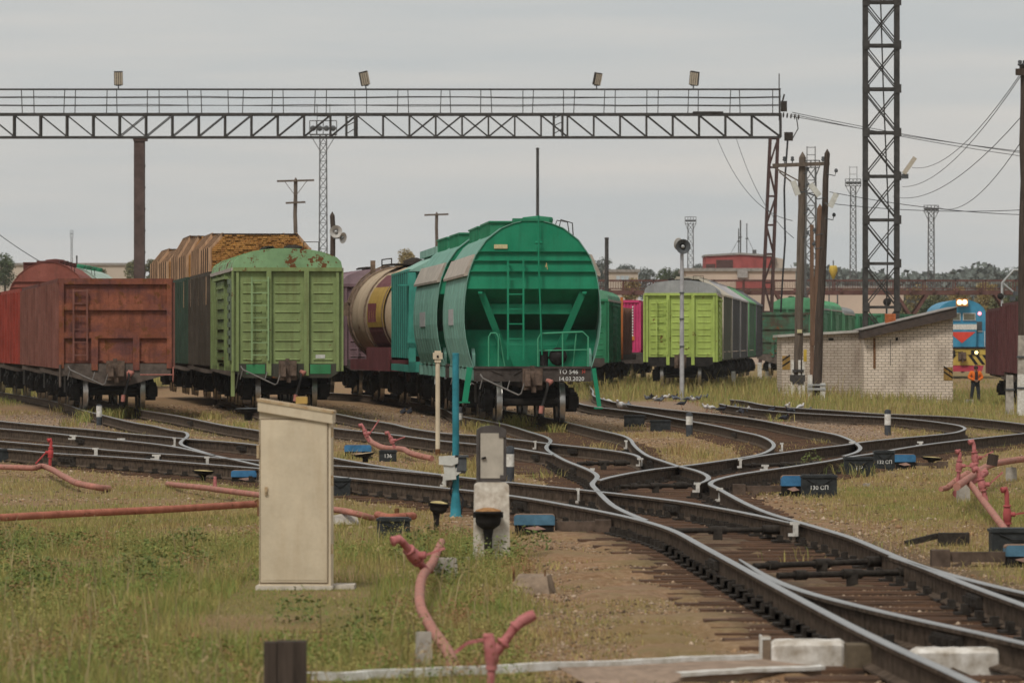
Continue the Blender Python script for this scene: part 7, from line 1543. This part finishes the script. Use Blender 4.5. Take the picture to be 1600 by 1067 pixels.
bpy.data.objects['dark_debris'].data.materials[0] = simple('dark_debris_chips', (.13, .085, .055), .95, 0, .5, 3, 0, .1, (.06, .042, .032))
def leaves(n, cx, cy, rx, ry, h, sz, col, seed):
    g = np.random.default_rng(seed); a = g.uniform(0, 6.28, n); r = np.sqrt(g.random(n)); x = cx+np.cos(a)*r*rx; y = cy+np.sin(a)*r*ry; z = gz(x, y)+g.random(n)*h*(1-.6*r**2)
    a1 = g.normal(size=(n, 3))*np.array([1, 1, .45]); a1 /= np.linalg.norm(a1, axis=1)[:, None]; a2 = np.cross(a1, g.normal(size=(n, 3))+np.array([0, 0, 1.5])); a2 /= np.linalg.norm(a2, axis=1)[:, None]; s_ = (sz*g.uniform(.6, 1.3, n))[:, None]; c = np.stack([x, y, z], 1); return np.stack([c-a1*s_, c-a2*s_*.5, c+a1*s_, c+a2*s_*.5], 1)
WX, WY, WH = [], [], []
for (px, py, h_, n_) in [(112,662,.3,90),(135,655,.4,120),(165,652,.42,150),(182,650,.35,110),(205,648,.45,160),(228,650,.4,130),(100,640,.3,80),(60,615,.5,150),(20,610,.6,180),(330,652,.3,110),(372,664,.25,90),(545,712,.25,90),(640,690,.22,80),(735,668,.35,120),(758,676,.4,130),(808,664,.45,150),(842,660,.35,110),(872,672,.3,90),(668,735,.25,90),(722,742,.3,140),(735,730,.35,150),(938,702,.3,100),(1000,668,.2,70),(1062,704,.3,130),(1100,710,.2,80),(1245,868,.2,30),(1262,738,.28,110),(1340,738,.3,120),(520,742,.2,60),(560,736,.2,60),(1216,655,.3,70),(1290,690,.2,60),(860,742,.22,80),(690,770,.22,80),(1356,858,.25,50),(880,905,.07,60),(905,960,.06,80),(990,985,.06,60),(930,1010,.06,90),(860,985,.1,90),(1010,930,.05,40),(1190,945,.06,20),(850,880,.1,70),(905,868,.06,60),(960,862,.05,40),(1060,1020,.06,40),(1360,1030,.1,30),(588,760,.15,60)]:
    p = Gr(px, py, 0); a_ = rng.normal(0, .16, n_); b_ = rng.normal(0, .5, n_); WX.append(p.x+a_); WY.append(p.y+b_); WH.append(h_*rng.uniform(.4, 1.2, n_))
x = np.concatenate(WX); y = np.concatenate(WY); h_ = np.concatenate(WH); kp = rail_dist(x, y) > .1; x, y, h_ = x[kp], y[kp], h_[kp]
blades('weed_tufts', x, y, h_, np.maximum(.01, .8*y/F*1.5)*rng.uniform(.6, 1.2, len(x)), tints(len(x), np.full(len(x), .35), vnoise(x, y, 1.2, 9)), .75, 'straw and olive weed tufts along the rails and under the wagons')
for (nm_, col_, col2_, cnt, seed_, hh_) in (('feathery_green_weeds', (.22, .27, .075), (.13, .18, .05), 180, 31, .22), ('feathery_olive_weeds', (.34, .30, .11), (.24, .21, .075), 200, 32, .20), ('reddish_dock_weeds', (.34, .18, .10), (.24, .15, .075), 85, 33, .26)):
    rr = random.Random(seed_); LL = []
    for k in range(cnt):
        px = rr.uniform(-30, 840); py = 835+240*rr.random()**1.3; p = G(px, py); d_ = zones(np.array([p.x]), np.array([p.y]))[0][0]
        if d_ < .3 or (abs(p.x+1.85) < .8 and 41 < p.y < 51.8): continue
        q = rr.uniform(.5, 1.2); LL.append(leaves(260, p.x, p.y, .16*q, .34*q, hh_*q, .0115, None, seed_*1000+k))
    o = link(nm_, quads_mesh(nm_, np.concatenate(LL), simple(nm_+'_leaf', col_, .85, 0, .4, 2.1, 0, .02, col2_))); o['kind'] = 'stuff'; o['label'] = nm_.replace('_', ' ')+' among the foreground grass'
L1 = []; rr = random.Random(11)
for k in range(34):
    px = rr.uniform(-20, 150) if k < 22 else rr.uniform(150, 400); py = rr.uniform(832, 935); p = G(px, py)
    if abs(p.x+1.85) < 1.0 and 40.5 < p.y < 52: continue
    L1.append(leaves(260, p.x, p.y, rr.uniform(.2, .45), rr.uniform(.4, 1.2), rr.uniform(.1, .24), .022, None, k))
for (px, py) in ((228, 905), (205, 885), (250, 890), (660, 850), (700, 900), (745, 868), (790, 870), (830, 850), (1270, 722), (1330, 735), (640, 870), (560, 990), (470, 960)): p = G(px, py); L1.append(leaves(200, p.x, p.y, .22, .4, .3, .022, None, px))
o = link('leafy_weeds', quads_mesh('leafy_weeds', np.concatenate(L1), simple('weed_leaf', (.17, .19, .06), .8, 0, .5, 1.7, 0, .1, (.075, .115, .035)))); o['kind'] = 'stuff'; o['label'] = 'dark green leafy weeds in the left foreground'
n = 900; px = rng.uniform(-30, 830, n); py = rng.uniform(835, 1120, n); P_ = np.array([list(G(a, b))[:2] for a, b in zip(px, py)]); x, y = P_[:, 0], P_[:, 1]; dd, _, _, _ = zones(x, y); kp = (rng.random(n) < dd*.8) & ~((np.abs(x+1.85) < .6) & (y > 41) & (y < 51.8)); x, y = x[kp], y[kp]
blades('weed_stems', x, y, rng.uniform(.22, .5, len(x)), np.full(len(x), .011), np.array([(.36,.29,.15)])*rng.uniform(.6, 1.3, (len(x), 1)), .35, 'tall dry weed stems standing above the grass'); V = leaves(10, 0, 0, .01, .01, .1, .01, None, 1)
SH = []
for i in range(0, len(x), 8):
    g = np.random.default_rng(i); zt_ = gz(x[i:i+1], y[i:i+1])[0]+rng.uniform(.2, .42); V = leaves(22, x[i], y[i], .05, .05, .01, .011, None, i); V[:, :, 2] += zt_-V[:, :, 2].mean()+g.uniform(-.07, .07, 22)[:, None]; SH.append(V)
o = link('seed_heads', quads_mesh('seed_heads', np.concatenate(SH), simple('dry_seed_head', (.36, .27, .15), .9, 0, .3, 2, 0))); o['kind'] = 'stuff'; o['label'] = 'pale seed heads on the tall weeds'
